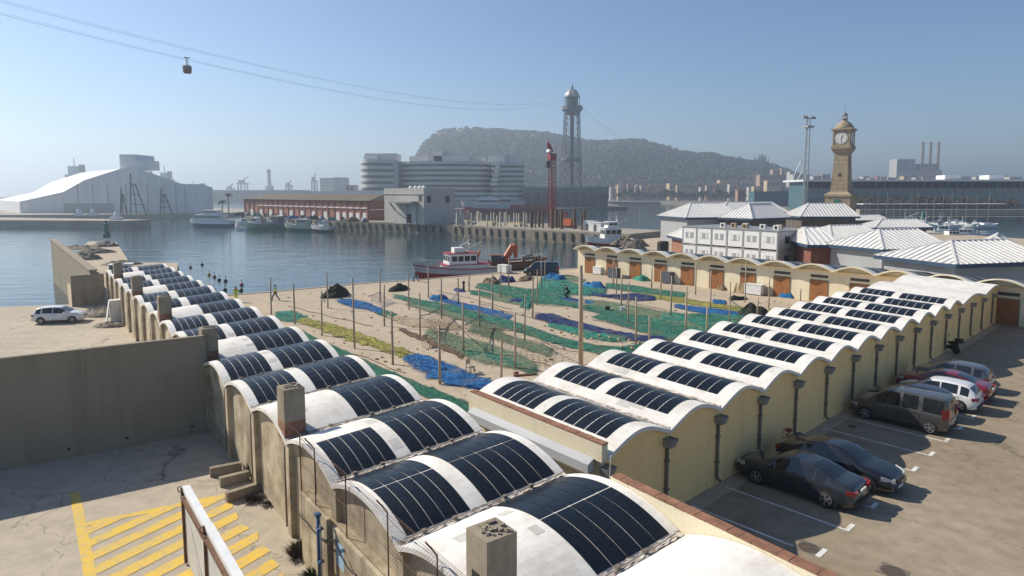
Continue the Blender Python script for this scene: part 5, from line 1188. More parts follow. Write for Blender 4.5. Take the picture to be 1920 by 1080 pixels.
mt['palegreen'] = M('pale_green_paint', (.36, .46, .38), .6, .25, 1.5)
p = A(566, 426, 238); boat('trawler', 'pale green trawler with white wheelhouse near the pier wall', (p.x, p.y, WZ + .3), PI - .35, 14, 4.4, 1.8, .8, mt['greenpaint'], mt['palegreen'], [(.3, .6, 1.4, 1.6, 3.9, True)], mt['palegreen'], mt['whitepaint'], mast=3.4)
p = A(604, 428, 232); boat('trawler', 'grey trawler at the right end of the moored trawlers', (p.x, p.y, WZ + .3), PI - .6, 10, 3.6, 1.7, .6, mt['black'], mt['hullgrey'], [(.3, .55, 1.2, 1.5, 3.4, True)], mt['whitepaint'], mt['blueplastic'], mast=2.2)
p = A(459, 414, 270); boat('small_boat', 'small white boat just right of the ferry', (p.x, p.y, WZ + .2), PI - .3, 8, 2.8, 1.4, .5, mt['whitepaint'], mt['whitepaint'], [(.35, .65, 1.0, 1.2, 2.9, True)], mt['whitepaint'], mt['whitepaint'], mast=2)
p = A(452, 426, 244); boat('small_boat', 'tiny white dinghy in front of the small white boat', (p.x, p.y, WZ + .2), PI - .1, 4.5, 1.7, .7, .3, mt['whitepaint'], mt['whitepaint'], [(.4, .5, .4, .5, 1.0, False)], mt['whitepaint'], mt['whitepaint'])
for (u, v, D_, lab, m_) in ((222, 490, 100, 'small blue boat tied beyond the vault row', 'blueplastic'), (240, 491, 101, 'small white and dark boat beside the small blue boat', 'whitepaint')):
    p = A(u, v, D_); boat('small_boat', lab, (p.x, p.y, WZ + .5), .4, 6, 2.2, 1.2, .4, mt['bluepaint'], mt[m_], [(.3, .6, .8, 1.0, 2.4, True)], mt[m_], mt['whitepaint'])
p = A(367, 540, 76); 
p = A(363, 534, 79); boat('small_boat', 'brown wooden dinghy tied to the quay behind the vaults', (p.x, p.y, WZ + .9), .5, 4.6, 1.8, .9, .3, mt['rust'], mt['brick'], [(.3, .45, .5, .6, .9, False)], mt['planks'], mt['planks'])

# ================================================================== middle pier buildings
pd = Vector((-.74, .67)); pn = Vector((.67, .74))
def oriented(name, origin, ang_, label, cat, z=0): return empty(name, (origin[0], origin[1], z), ang_, label, cat)
bw = oriented('brick_warehouse', (-53.5, 246), math.atan2(pd.y, pd.x), 'long red brick warehouse with low tiled roof on the middle pier', 'warehouse', PZ)
mt['redbrick'] = streaked('red_brick_wall', (.30, .125, .085), (.18, .08, .06), .6, .2, .2); mt['lightbrick'] = streaked('pale_brick_panel', (.42, .19, .13), (.28, .13, .09), .6, .2, .2)
mt['roofbrown'] = streaked('brown_roof_sheets', (.15, .12, .09), (.10, .08, .06), .7, .1, .2)
WL, WD_ = 101.0, 17.0
MB().box(0, WL, -WD_, -.02, -.3, 7.4).build('wall', mt['redbrick'], bw)
rf = MB().add([(-1, 1, 7.4), (WL + 1, 1, 7.4), (WL - 6, -WD_ / 2, 9.7), (3, -WD_ / 2, 9.7), (-1, -WD_ - 1, 7.4), (WL + 1, -WD_ - 1, 7.4)], [(0, 1, 2, 3), (3, 2, 5, 4), (0, 3, 4), (1, 5, 2), (0, 4, 5, 1)]).build('roof', mt['roofbrown'], bw)
bay = MB().box(.5, 3.9, .0, .06, .2, 6.6).mesh('wall_panel', mt['lightbrick']); pils = MB().box(-.35, .35, 0, .35, -.3, 7.2).mesh('pilaster', mt['redbrick']); lint = MB().box(.4, 4.0, .06, .5, 4.4, 4.75).mesh('canopy', mt['whitepaint']); dr_ = MB().box(1.0, 3.4, .06, .12, 0, 2.7).mesh('shutter', mt['whiteplastic'])
for k in range(22):
    x = 1 + k * 4.5; put('wall_panel', bay, bw, (x, 0, 0)); put('pilaster', pils, bw, (x, 0, 0))
    if k < 19: put('canopy', lint, bw, (x, 0, 0))
    if k % 2 == 0 or k < 5: put('shutter', dr_, bw, (x, 0, 0))
put('pilaster', pils, bw, (1 + 22 * 4.5, 0, 0)); MB().box(-.35, .0, -WD_, 0, 3.9, 4.2).build('side_band', mt['whitepaint'], bw)
gc = oriented('concrete_block_building', (-29.6, 220), math.atan2(pd.y, pd.x), 'windowless grey concrete building on the middle pier', 'building', PZ)
mt['greyconc'] = streaked('grey_board_concrete', (.56, .53, .48), (.42, .39, .35), .5, .25, .2)
MB().box(0, 21.8, -14, 0, -.3, 12.0).build('wall', mt['greyconc'], gc); MB().box(-.2, 22, -14.2, .2, 9.9, 10.1).build('string_course', mt['greyconc'], gc)
for x in (4, 8, 12.5, 18): MB().lathe([(.9, 0), (.8, .5), (.4, .9)], 12, (x, -2 - x * .4, 12)).build('roof_dome', mt['whitepaint'], gc)
gb = MB().box(3, 15.5, .1, 3.2, 6.9, 7.5).build('gantry_beam', mt['steel'], gc)
for x in (3.6, 8.5): MB().box(x - .2, x + .2, .4, .8, -.2, 6.9).build('gantry_leg', mt['steel'], gc)
MB().bar((14.8, .2, 4), (14.8, 2.8, 6.9), .35).build('gantry_brace', mt['steel'], gc)
MB().box(6.6, 9.2, -.02, .06, 0, 3.2).build('door', mt['dark'], gc); MB().box(1.0, 2.6, -.02, .06, 7.6, 9.6).build('window', mt['glass'], gc)
for y in (-3.2, -11.6): w_ = MB().box(-.05, .02, y, y + 1.9, 7.0, 9.4).build('window', mt['glass'], gc)
# piles stored on the pier
mt['palecol'] = M('pale_concrete', (.48, .43, .35), .85, .2, .6); mt['brownpile'] = M('brown_steel_pile', (.14, .085, .045), .8, .35, .8)
col = [(857,396,3),(864,390,2),(878,395,4),(884,399,2),(897,396,5),(902,399,2),(913,402,2),(921,399,2),(926,398,2),(938,397,2.4),(946,398,2),(949.5,397,2),(964,398,2),(969,400,2),(973,400,2),(982,397,2),(987,399,2),(892,404,2),(932,404,2),(955,403,2)]
for i, (u, vt, w) in enumerate(col):
    p = G(u, 421.5 + (u - 850) * .035 - (i % 3) * 1.5, PZ); h = A(u, vt, p.y).z - PZ; s = w * .148 * 1.1
    o = MB().box(-s / 2, s / 2, -s / 2, s / 2, 0, h).box(-s / 2 - .15, s / 2 + .15, -s / 2 - .15, s / 2 + .15, 0, .5).build('concrete_column', mt['palecol'], None, (p.x, p.y, PZ), .7)
    tag(o, 'upright pale concrete column, %s from the left of those on the pier' % ordinal(1 + sum(1 for c_ in col if c_[0] < u)), 'column', 'concrete columns stored on the pier')
brn = [(997,395,7),(1011,393,6),(1018,394,4),(1029,398,3),(1035.5,392.5,7),(1043,393,6),(1053,392.5,6),(1077,392.5,6),(1091,397,4),(1096,394,5),(1004,402,3),(1048,402,4)]
for i, (u, vt, w) in enumerate(brn):
    p = G(u, 427 + (u - 1000) * .05 - (i % 2) * 2, PZ); h = A(u, vt, p.y).z - PZ; r_ = w * .15 / 2
    o = MB().lathe([(r_, 0), (r_, h), (r_ * .85, h), (r_ * .85, h - .3)], 14).build('steel_pile', mt['brownpile'], None, (p.x, p.y, PZ))
    tag(o, 'upright rusty brown steel pile, %s from the left of those on the pier' % ordinal(1 + sum(1 for c_ in brn if c_[0] < u)), 'pile', 'steel piles stored on the pier')
for i, (u, v, w, h, m_, lab) in enumerate(((1107, 432, 4.2, 2.5, 'whitepaint', 'white site cabin right of the steel piles'), (1122, 434, 4.0, 2.3, 'whiteplastic', 'second white site cabin behind the moored fishing boat'), (1068, 427, 3.6, 2.6, 'orangepaint', 'orange piece of site machinery among the steel piles'), (872, 421, 5, 1.2, 'palecol', 'low concrete stack beside the grey building'), (915, 423, 7, 1.1, 'palecol', 'low timber and concrete stack amid the columns'), (968, 425, 6, 1.0, 'palecol', 'low concrete stack left of the steel piles'))):
    p = G(u, v, PZ); r = empty('site_store', (p.x, p.y + 1, PZ), -.85 + PI, lab, 'site store')
    MB().box(-w / 2, w / 2, -1.2, 1.2, 0, h).build('body', mt[m_], r)
    if i < 2: MB().box(-.5, .5, 1.2, 1.24, 0, 1.9).build('door', mt['greycloth'], r); MB().box(-w / 2 - .1, w / 2 + .1, -1.3, 1.3, h, h + .12).build('roof', mt['whitepaint'], r)
    elif i == 2: MB().tube([(0, 0, h), (1.5, 0, h + 2.2), (2.8, 0, .6)], .25, 6).build('arm', mt['redpaint'], r); MB().box(-w / 2, w / 2, -1.6, 1.6, -.02, .6).build('track', mt['black'], r)
    else:
        for k in range(4): MB().box(-w / 2 + .3, w / 2 - .3, -1.1 + k * .6, -.75 + k * .6, h, h + .3).build('beam', mt['planks'], r)
# red lattice crane
p = G(1035, 424, PZ); D_ = p.y; kr = empty('lattice_crane', (p.x, p.y, PZ), .5, 'tall red lattice crane standing among the piles on the pier', 'crane')
def lattice(mb, w0, w1, z0, z1, n, t):
    for i in range(n):
        a, b = i / n, (i + 1) / n; za, zb = z0 + (z1 - z0) * a, z0 + (z1 - z0) * b; wa, wb_2 = w0 + (w1 - w0) * a, w0 + (w1 - w0) * b
        ca = [(sx * wa / 2, sy * wa / 2, za) for sx, sy in ((-1,-1),(1,-1),(1,1),(-1,1))]; cb2 = [(sx * wb_2 / 2, sy * wb_2 / 2, zb) for sx, sy in ((-1,-1),(1,-1),(1,1),(-1,1))]
        for k in range(4):
            mb.bar(ca[k], cb2[k], t * 1.6); mb.bar(ca[k], cb2[(k + 1) % 4], t); mb.bar(cb2[k], cb2[(k + 1) % 4], t)
    return mb
ht = A(1033, 300, D_).z - PZ; mt['cranered'] = M('crane_red_paint', (.27, .025, .035), .55, .25, 1.0)
lattice(MB(), 1.7, 1.5, 0, ht, 18, .11).build('mast', mt['cranered'], kr, fix=False)
MB().obox((-.2, 0, ht + 1.0), (2.2, 1.8, 2.0)).build('slewing_head', mt['cranered'], kr); MB().obox((-1.6, .4, ht - 1.4), (1.3, 1.2, 2.0)).build('cab', mt['greycloth'], kr); MB().obox((-.9, 0, ht + 2.6), (1.7, 1.4, .9), 0, 0, .3).build('white_collar', mt['whitepaint'], kr)
MB().tube([(-.5, 0, ht + 2.4), (-1.3, 0, ht + 4.4), (-1.8, 0, ht + 5.6)], [.85, .7, .15], 6).build('crane_top', mt['cranered'], kr); MB().box(-2.2, 2.2, -2.2, 2.2, 0, .8).build('base', mt['concrete'], kr)
# ================================================================== pavilions, office
mt['ribwhite'] = M('white_sheet_roof', (.74, .72, .69), .45, .08, .5, metal=.0); mt['fascia'] = M('blue_fascia', (.02, .055, .11), .6, .2, 1); mt['pavwall'] = M('dark_pavilion_wall', (.11, .09, .08), .8, .4, .8); mt['greyclad'] = M('grey_cladding', (.36, .37, .38), .5, .1, .4)
def pavilion(a, b, ze, L2, zr, r0, r1, label, wall='pavwall'):
    Apt, Bpt = G(*a, ze), G(*b, ze); e = (Bpt - Apt); L1 = e.length; e.normalize(); q = Vector((-e.y, e.x, 0)); 
    r = empty('pavilion', (Apt.x, Apt.y, 0), math.atan2(e.y, e.x), label, 'pavilion', 'white roofed market pavilions')
    # local: x along AB, y into depth; eave rectangle 0..L1 x 0..L2 ; ridge along y at x = L1/2
    R0, R1 = (L1 / 2, r0 * L2, zr), (L1 / 2, r1 * L2, zr); c = [(0, 0, ze), (L1, 0, ze), (L1, L2, ze), (0, L2, ze)]
    MB().box(.8, L1 - .8, .8, L2 - .8, 0, ze - .1).build('wall', mt[wall], r)
    MB().box(0, L1, 0, L2, ze - .45, ze - .02).build('fascia', mt['fascia'], r)
    rf = MB().add(c + [R0, R1], [(0, 1, 4), (1, 2, 5, 4), (2, 3, 5), (3, 0, 4, 5), (3, 2, 1, 0)]).build('roof', mt['ribwhite'], r)
    ribs = MB()
    def facet(e0, e1, hi, lo_s, hi_s):
        e0, e1 = Vector(e0), Vector(e1); L = (e1 - e0).length; n = max(4, int(L / .8)); up = Vector(hi) - (e0 + (e1 - e0) * (Vector(hi) - e0).dot(e1 - e0) / L / L)
        for i in range(1, n):
            s = i / n * L; h = min(1, s / lo_s if lo_s > 0 else 1, (L - s) / hi_s if hi_s > 0 else 1)
            p_ = e0 + (e1 - e0) * (s / L); nrm = (e1 - e0).cross(up).normalized(); nrm = nrm if nrm.z > 0 else -nrm
            ribs.bar(p_ + nrm * .02, p_ + up * h + nrm * .02, .13, .16)
    facet(c[0], c[1], R0, L1 / 2, L1 / 2); facet(c[1], c[2], R0, R0[1], L2 - R1[1]); facet(c[3], c[0], R0, L2 - R1[1], R0[1])
    ro = ribs.build('roof_ribs', mt['ribwhite'], r, fix=False); ro['kind'] = 'stuff'
    for p_, q_ in ((c[0], R0), (c[1], R0), (c[2], R1), (c[3], R1), (R0, R1)): MB().bar(Vector(p_) + Vector((0, 0, .05)), Vector(q_) + Vector((0, 0, .05)), .22, .10).build('ridge_cap', mt['ribwhite'], r)
    return r
pavilion((1231, 404), (1286, 408), 6.2, 15, 9.4, .35, .9, 'white hipped pavilion at the left end above a grey clad wall', 'greyclad')
pavilion((1344, 407.5), (1411, 410), 6.2, 15, 9.4, .35, .92, 'white hipped pavilion in the middle of the rear pavilions')
pavilion((1465, 403), (1500, 406), 6.0, 15, 9.2, .3, .9, 'white hipped pavilion right in front of the clock tower')
pavilion((1310, 397), (1352, 399), 6.2, 24, 9.2, .25, .9, 'white hipped pavilion mostly hidden behind the rear ones')
pavilion((1478, 441), (1560, 448), 4.5, 12, 6.4, .35, .95, 'white hipped pavilion behind the right end of the cabin office')
pavilion((1462, 447), (1514, 459), 4.4, 5.2, 6.6, .3, .7, 'small white roof tucked against the cabin office side', 'brick')
pavilion((1600, 424), (1640, 427), 4.5, 14, 6.2, .3, .9, 'white hipped pavilion far back by the marina')
pavilion((1562, 412), (1590, 413.5), 4.5, 14, 5.9, .3, .9, 'small white roof below the clock tower base')
pavilion((1542, 457), (1656, 468), 4.5, 12.5, 6.8, .38, .95, 'large white hipped pavilion behind the far storehouse canopy', 'greyclad')
pavilion((1638, 478), (1793, 496), 4.5, 14, 6.5, .38, .95, 'nearest large white hipped pavilion at the right edge', 'greyclad')
pavilion((1800, 476), (1925, 482), 4.5, 14, 6.5, .38, .95, 'white hipped pavilion past the right edge', 'greyclad')
# stacked cabin office
o0 = Vector((29.9, 114.4)); od = Vector((.6, -.8)); of = empty('cabin_office', (o0.x, o0.y, 0), math.atan2(od.y, od.x), 'two storey office of white stacked cabins behind the far storehouse', 'office')
mw = 18.1 / 6
for st_ in (0, 1):
    for k in range(6):
        x0 = k * mw; m_ = MB().box(x0 + .16, x0 + mw - .16, .0, 9.5, st_ * 3.0 + .2, st_ * 3.0 + 2.85).build('cabin', mt['whitepaint'], of)
        MB().box(x0 - .02 + .02, x0 + .16, -.04, .2, st_ * 3, st_ * 3 + 3).build('corner_post', mt['steel'], m_); MB().box(x0 + mw - .16, x0 + mw - .001, -.04, .2, st_ * 3, st_ * 3 + 3).build('corner_post', mt['steel'], m_)
        MB().box(x0 + .17, x0 + mw - .17, -.03, .1, st_ * 3 + 2.85, st_ * 3 + 2.995).build('top_beam', mt['steel'], m_)
        w_ = MB().box(x0 + .7, x0 + mw - .7, -.03, .0, st_ * 3 + 1.15, st_ * 3 + 2.15).build('window', mt['greyclad'], m_)
        for i in range(3): MB().box(x0 + .7 + i * (mw - 1.4) / 3 + .05, x0 + .7 + (i + 1) * (mw - 1.4) / 3 - .05, -.045, -.031, st_ * 3 + 1.2, st_ * 3 + 2.1).build('shutter', mt['whiteplastic'] if (k + i) % 2 else mt['greyclad'], w_)
MB().box(18.1, 18.2, 0, 9.5, .1, 5.9).build('side_wall', mt['greyclad'], of)
for y in (1.8, 6.6):
    for st_ in (0, 1): MB().box(18.19, 18.23, y, y + 1.4, st_ * 3 + 1.1, st_ * 3 + 2.2).build('side_window', mt['glass'], of)
MB().box(18.20, 18.26, 0, 9.5, 2.9, 3.1).build('floor_beam', mt['steel'], of); MB().box(-.1, 18.3, -.1, 9.6, 6.0, 6.12).build('roof', mt['steel'], of)
for i, x in enumerate((6.2, 7.6, 9.2, 10.4, 13.0, 15.3, 16.0)):
    a_ = MB().box(x, x + .95, 2 + (i % 3), 2.5 + (i % 3), 6.12, 6.85).build('air_conditioner', mt['planks'] if i % 2 else mt['whiteplastic'], of); MB().lathe([(.27, 0), (.27, .02)], 12).build('fan', mt['black'], a_).location = (x + .48, 2 + (i % 3) - .01, 6.48); a_.children[0].rotation_euler = (PI / 2, 0, 0)
pavilion((1250, 441), (1283, 448), 3.6, 4.5, 5.2, .3, .8, 'small white lean-to roof left of the cabin office', 'terra')
p = G(1245, 462, 0); p = A(1243, 462, 112); tag(MB().lathe([(.9, 0), (1.0, .6), (1.0, 1.9), (.8, 2.1)], 14).build('water_tank', mt['black'], None, (p.x, p.y, max(0, p.z - 1.2))), 'round black tank left of the cabin office', 'tank')
# gear behind the far storehouse at the quay
for i, (u, v, D_, rx, h, lab) in enumerate(((1172, 452, 150, 3.2, 2.0, 'dark gear pile on the quay right of the moored fishing boat'), (1195, 455, 146, 2.6, 1.8, 'tan gear pile in front of the grey clad pavilion'), (1185, 462, 138, 3, 1.4, 'low net pile behind the first storehouse doors'), (1660, 500, 66, 1.6, 1.2, 'grey clutter behind the canopy below the right pavilions'))):
    p = A(u, v, D_); rough_heap('gear_pile', p.x, p.y, rx, rx * .6, h, mt['junk'], lab, 'gear', 90 + i)

# gear heaped along the pier before the brick warehouse
rs = random.Random(9); PU = [445, 462, 478, 496, 512, 531, 548, 566, 584, 602, 620, 641, 660, 682]
for i, u in enumerate(PU):
    p = G(u, 405.0 + (u - 455) * .055, PZ)
    if i % 2 == 0: rough_heap('gear_pile', p.x, p.y + 2, rs.uniform(2.0, 3.4), 1.5, rs.uniform(1.2, 2.2), (NM['dark'], NM['green'], NM['brown'], NM['blue'])[i // 2 % 4], 'net and gear pile, %s from the left along the brick warehouse pier' % ORD[i], 'gear', 120 + i, 'gear along the warehouse pier', .7, .9, PZ)
    else:
        r = empty('fish_crates', (p.x, p.y + 2, PZ), .8, 'stack of fish crates, %s from the left along the brick warehouse pier' % ORD[i], 'crates', 'gear along the warehouse pier')
        for k in range(5): MB().box(-1.2 + (k % 3) * .85, -.42 + (k % 3) * .85, -.4, .4, (k // 3) * .8, (k // 3) * .8 + .76).build('crate', (mt['whiteplastic'], mt['blueplastic'], mt['redpaint'], mt['greenpaint'])[(i + k) % 4], r)
# ================================================================== clock tower, mast, far right
CT = A(1576, 380, 200); ct = empty('clock_tower', (CT.x, CT.y, 0), -.27 - .46, 'tan stone clock tower with domed top and white dial', 'clock tower')
mt['towerstone'] = streaked('tan_tower_stone', (.37, .30, .205), (.24, .19, .13), .6, .5, .3)
def sqr(mb, prof):                                   # square stepped shaft: (half side, z)
    prev = None
    for h, z in prof:
        ring = [(-h, -h, z), (h, -h, z), (h, h, z), (-h, h, z)]; n = len(mb.v); mb.v += ring
        if prev is not None: mb.f += [(prev + k, prev + (k + 1) % 4, n + (k + 1) % 4, n + k) for k in range(4)]
        else: mb.f.append((n + 3, n + 2, n + 1, n))
        prev = n
    mb.f.append((prev, prev + 1, prev + 2, prev + 3)); return mb
sqr(MB(), [(3.6, 0), (3.5, 10.6), (3.8, 10.7), (3.8, 11.3), (3.2, 11.7), (2.5, 12.2)]).build('base', mt['towerstone'], ct)
sh = sqr(MB(), [(2.42, 12.0), (1.85, 23.8), (1.9, 24.0)]).build('shaft', mt['towerstone'], ct)
for k in range(9):
    z = 13.2 + k * 1.2; h = 2.42 - (z - 12) / 11.8 * .57; sqr(MB(), [(h + .03, z), (h + .03, z + .10)]).build('stone_course', mt['towerstone'], sh)
sqr(MB(), [(1.95, 23.6), (2.6, 24.8), (2.75, 25.0), (2.75, 25.9), (2.5, 26.0)]).build('balcony', mt['towerstone'], ct)
ck = sqr(MB(), [(2.35, 26.0), (2.35, 30.3)]).build('clock_stage', mt['towerstone'], ct); sqr(MB(), [(2.45, 30.3), (2.9, 30.6), (2.9, 31.0), (2.5, 31.1)]).build('cornice', mt['towerstone'], ct)
mt['dial'] = M('white_dial', (.66, .66, .64), .5, .08, 1)
for k in range(4):
    a = k * PI / 2
    d_ = put('clock_dial', MB().lathe([(1.75, 0), (1.75, .08), (1.6, .1)], 28).mesh('clock_dial', mt['dial']), ck, (2.36 * math.cos(a), 2.36 * math.sin(a), 28.1)); d_.rotation_euler = (0, PI / 2, a)
    hm_ = MB().obox((-.35, .12, .13), (1.1, .16, .05), -.3).obox((.55, .0, .13), (1.3, .12, .05), .1)
    for j in range(12): hm_.obox((math.cos(j * PI / 6) * 1.4, math.sin(j * PI / 6) * 1.4, .12), (.26, .09, .04), j * PI / 6)
    put('clock_hands', hm_.mesh('clock_hands', mt['black']), d_)
    for s in (-1, 1): put('corner_strip', MB().box(2.3, 2.46, s * 2.2 - .2, s * 2.2 + .2, 26, 30.3).mesh('corner_strip', mt['towerstone']), ck, rot=(0, 0, a))
MB().lathe([(2.7, 31.0), (2.62, 31.4), (2.3, 32.0), (1.7, 32.7), (1.0, 33.2), (.85, 33.3)], 16).build('dome', mt['towerstone'], ct, smooth=True)
ln = MB().lathe([(.8, 33.2), (.75, 33.8), (.95, 33.9), (.95, 34.05)], 12).build('lantern_drum', mt['towerstone'], ct)
for k in range(6): MB().tube([(.65 * math.cos(k), .65 * math.sin(k), 34.0), (.65 * math.cos(k), .65 * math.sin(k), 35.1)], .07, 5).build('lantern_bar', mt['pipe'], ln)
MB().lathe([(.85, 35.0), (.6, 35.5), (.12, 35.9)], 12).build('lantern_roof', mt['pipe'], ct); MB().tube([(0, 0, 35.9), (0, 0, 37.8)], .05, 5).build('vane', mt['pipe'], ct)
MB().box(-.9, .9, -3.62, -3.5, 6.2, 10.0).build('green_door', mt['greenpaint'], ct); MB().box(-1.2, 1.2, -3.58, -3.45, 6.0, 10.4).build('door_surround', mt['towerstone'], ct); MB().box(-.5, .5, -2.2, -2.0, 16.6, 17.6).build('slit_window', mt['dark'], ct)
MB().box(-3.7, -3.5, -.9, .9, 6.2, 10.0).build('green_door', mt['greenpaint'], ct)
# light mast
p = A(1509, 395, 235); lm_ = empty('light_mast', (p.x, p.y, 0), .4, 'tall floodlight mast left of the clock tower', 'mast'); zt = A(1509, 222, 235).z
for x, y in ((-.9, 0), (.9, 0), (0, 1.2)): MB().tube([(x, y, 0), (x * .75, y * .75, zt)], .16, 6).build('mast_leg', mt['steel'], lm_)
lb = MB()
for k in range(24):
    z = zt * (k + .5) / 24; lb.bar((-.85, 0, z), (.85, 0, z + 1.2 * (k % 2)), .1); lb.bar((.85, 0, z), (0, 1.1, z), .08)
o = lb.build('bracing', mt['steel'], lm_, fix=False); MB().box(-1.5, 1.5, -1.2, 1.6, zt - 3.2, zt - 2.6).build('platform', mt['steel'], lm_)
for x in (-2.4, -1.2, 1.2, 2.4): MB().obox((x, 0, zt + .5), (1.0, .9, .5), 0, .5).build('floodlight', mt['steel'], lm_)
MB().box(-3, 3, -.2, .2, zt - .1, zt + .2).build('cross_arm', mt['steel'], lm_)
# white arch (thin curved steel)
p = A(1487, 350, 700); ar = empty('white_arch', (p.x, p.y, 0), 0, 'thin white curved arch rising behind the light mast', 'arch'); z1 = A(1487, 303, 700).z
for dx, k_ in ((0, 1), (3, .8)): MB().tube([(dx - 6 + 16 * math.sin(t * PI * .62), 0, z1 * k_ * math.sin(t * PI * .9) ** .8 if t > 0 else 0) for t in [i / 14 for i in range(13)]], .45, 6).build('arch_rib', mt['whitepaint'], ar)
# long glass building
gx0 = A(1510, 360, 430).x; gl = empty('glass_building', (gx0, 430, 0), -.06, 'long glazed building with white flat roof behind the clock tower', 'building'); gh = A(1560, 337, 430).z
mt['glassfar'] = glass('green_blue_glazing', (.07, .15, .18), .2)
MB().box(0, 165, 0, 30, 0, gh - 1.2).build('glazed_wall', mt['glassfar'], gl); MB().box(-3, 168, -4, 34, gh - 1.2, gh).build('roof', mt['whitepaint'], gl); MB().box(2, 160, -.15, .0, gh - 6.0, gh - 1.4).build('loggia', mt['dark'], gl)
for k in range(34): MB().box(k * 5 - .12, k * 5 + .12, -.3, -.05, 0, gh - 1.2).build('mullion', mt['steel'], gl)
for z in (5, 9.5, 14): MB().box(0, 165, -.2, -.02, z, z + .35).build('transom', mt['steel'], gl)
for x in (28, 92, 120): MB().box(x, x + 9, 8, 18, gh, gh + 3).build('roof_plant', mt['whitepaint'], gl)
# trees
def leaf_tree(seed, h, crown, leaf, n, sz, tall=.55, trunk='wood'):
    rs = random.Random(seed); tb = MB(); tb.tube([(0, 0, 0), (rs.uniform(-.1, .1), 0, h * .35), (rs.uniform(-.3, .3), rs.uniform(-.2, .2), h * .62)], [h * .035, h * .028, h * .015], 6)
    for k in range(6):
        a = rs.uniform(0, 6.28); tb.tube([(0, 0, h * .33), (math.cos(a) * crown * .4, math.sin(a) * crown * .4, h * rs.uniform(.55, .75)), (math.cos(a) * crown * .7, math.sin(a) * crown * .7, h * rs.uniform(.6, .9))], [h * .018, h * .012, h * .005], 5)
    lf = MB(); cl = [(rs.uniform(-.75, .75) * crown, rs.uniform(-.75, .75) * crown, h * rs.uniform(.45, .88), rs.uniform(.28, .5) * crown) for _ in range(11)]
    for k in range(n):
        cx, cy, cz, cr_ = rs.choice(cl); d = Vector((rs.gauss(0, 1), rs.gauss(0, 1), rs.gauss(0, .8))).normalized() * cr_ * rs.random() ** .4; c = Vector((cx, cy, cz)) + d
        u = Vector((rs.gauss(0, 1), rs.gauss(0, 1), rs.gauss(0, 1))).normalized(); w = u.cross(Vector((rs.gauss(0, 1), rs.gauss(0, 1), rs.gauss(0, 1)))).normalized(); s = sz * rs.uniform(.6, 1.3)
        lf.add([c - u * s, c + w * s * .6, c + u * s, c - w * s * .6], [(0, 1, 2, 3)])
    return tb.mesh('trunk', mt[trunk], True), lf.mesh('crown', leaf, fix=False)
mt['leafgreen'] = M('dark_green_leaves', (.040, .055, .028), .9, .5, .25); mt['leafbrown'] = M('brownish_leaves', (.11, .085, .045), .9, .45, .3)
TV = [leaf_tree(s, 10, 4.2, mt['leafgreen'], 700, .55) for s in (1, 2, 3)]; TB_ = [leaf_tree(s, 8, 4.6, mt['leafbrown'], 800, .42) for s in (4, 5, 6)]
def tree(kind, x, y, s, label, group, name='street_tree'):
    t = empty(name, (x, y, 0), rnd(0, 6), label, 'tree', group); t.scale = (s, s, s * rnd(.85, 1.15)); put('trunk', kind[0], t); put('crown', kind[1], t); return t
us = [1163, 1172, 1180, 1190, 1199, 1206, 1215, 1223, 1232, 1240, 1249, 1258, 1265, 1274, 1281, 1290, 1298, 1307, 1316, 1323, 1332, 1341, 1350, 1358, 1366, 1375, 1384, 1392]
for i, u in enumerate(us): p = A(u, 370, 870 + (i * 37 % 60)); tree(TV[i % 3], p.x, p.y, rnd(1.05, 1.6), 'dark green waterfront tree, %s from the left along the far shore' % ordinal(i + 1), 'trees on the far shore')
us = [1598, 1612, 1628, 1641, 1655, 1667, 1681, 1694, 1706, 1719, 1733, 1746, 1760, 1773, 1788, 1804, 1822, 1840, 1860, 1880, 1900]
for i, u in enumerate(us): p = A(u, 390, 400 + (i * 23 % 14)); tree(TB_[i % 3], p.x, p.y, rnd(.9, 1.2), 'brownish tree, %s from the left in front of the glass building' % ordinal(i + 1), 'trees before the glass building')
# promenade wall, sheds and marina boats at the right
tag(MB().box(0, 150, 0, 6, 0, 3.4).build('harbour_wall', mt['quay'], None, (A(1612, 400, 330).x, 330, 0), -.03), 'long tan harbour wall right of the clock tower', 'wall')
for i, (u, w) in enumerate(((1640, 12), (1665, 14), (1700, 20), (1735, 14), (1765, 14), (1800, 16), (1850, 18))):
    p = A(u, 392, 345 + i); r = empty('kiosk_row', (p.x, p.y, 0), -.03, 'white roofed low kiosk, %s from the clock tower along the wall' % ORD[i], 'kiosk', 'kiosks on the promenade')
    MB().box(-w / 2, w / 2, 0, 5, 3.0, 5.6).build('front', mt['glass'], r); MB().box(-w / 2 - .5, w / 2 + .5, -1, 6, 5.6, 6.0).build('roof', mt['whitepaint'], r); MB().box(-w / 2 + .2, w / 2 - .2, .3, 5, 0, 3.0).build('plinth', mt['greycloth'], r)
for i, (u, v, D_, L_) in enumerate(((1700, 424, 190, 9), (1722, 418, 215, 8), (1745, 422, 200, 10), (1768, 418, 210, 9), (1788, 424, 185, 10), (1690, 412, 240, 8), (1758, 411, 245, 9), (1815, 425, 190, 10))):
    p = A(u, v, D_); boat('marina_boat', 'small white moored boat, %s of the marina boats from the left' % ordinal(1 + sum(1 for q in (1700, 1722, 1745, 1768, 1788, 1690, 1758, 1815) if q < u)), (p.x, p.y, WZ + .3), rnd(0, 6), L_, 3, 1.5, .5, mt['whitepaint'], mt['whitepaint'], [(.3, .65, 1.0, 1.3, 2.9, True)], mt['whitepaint'], mt['whitepaint'] if i % 2 else mt['bluepaint'], mast=3 + i % 3)
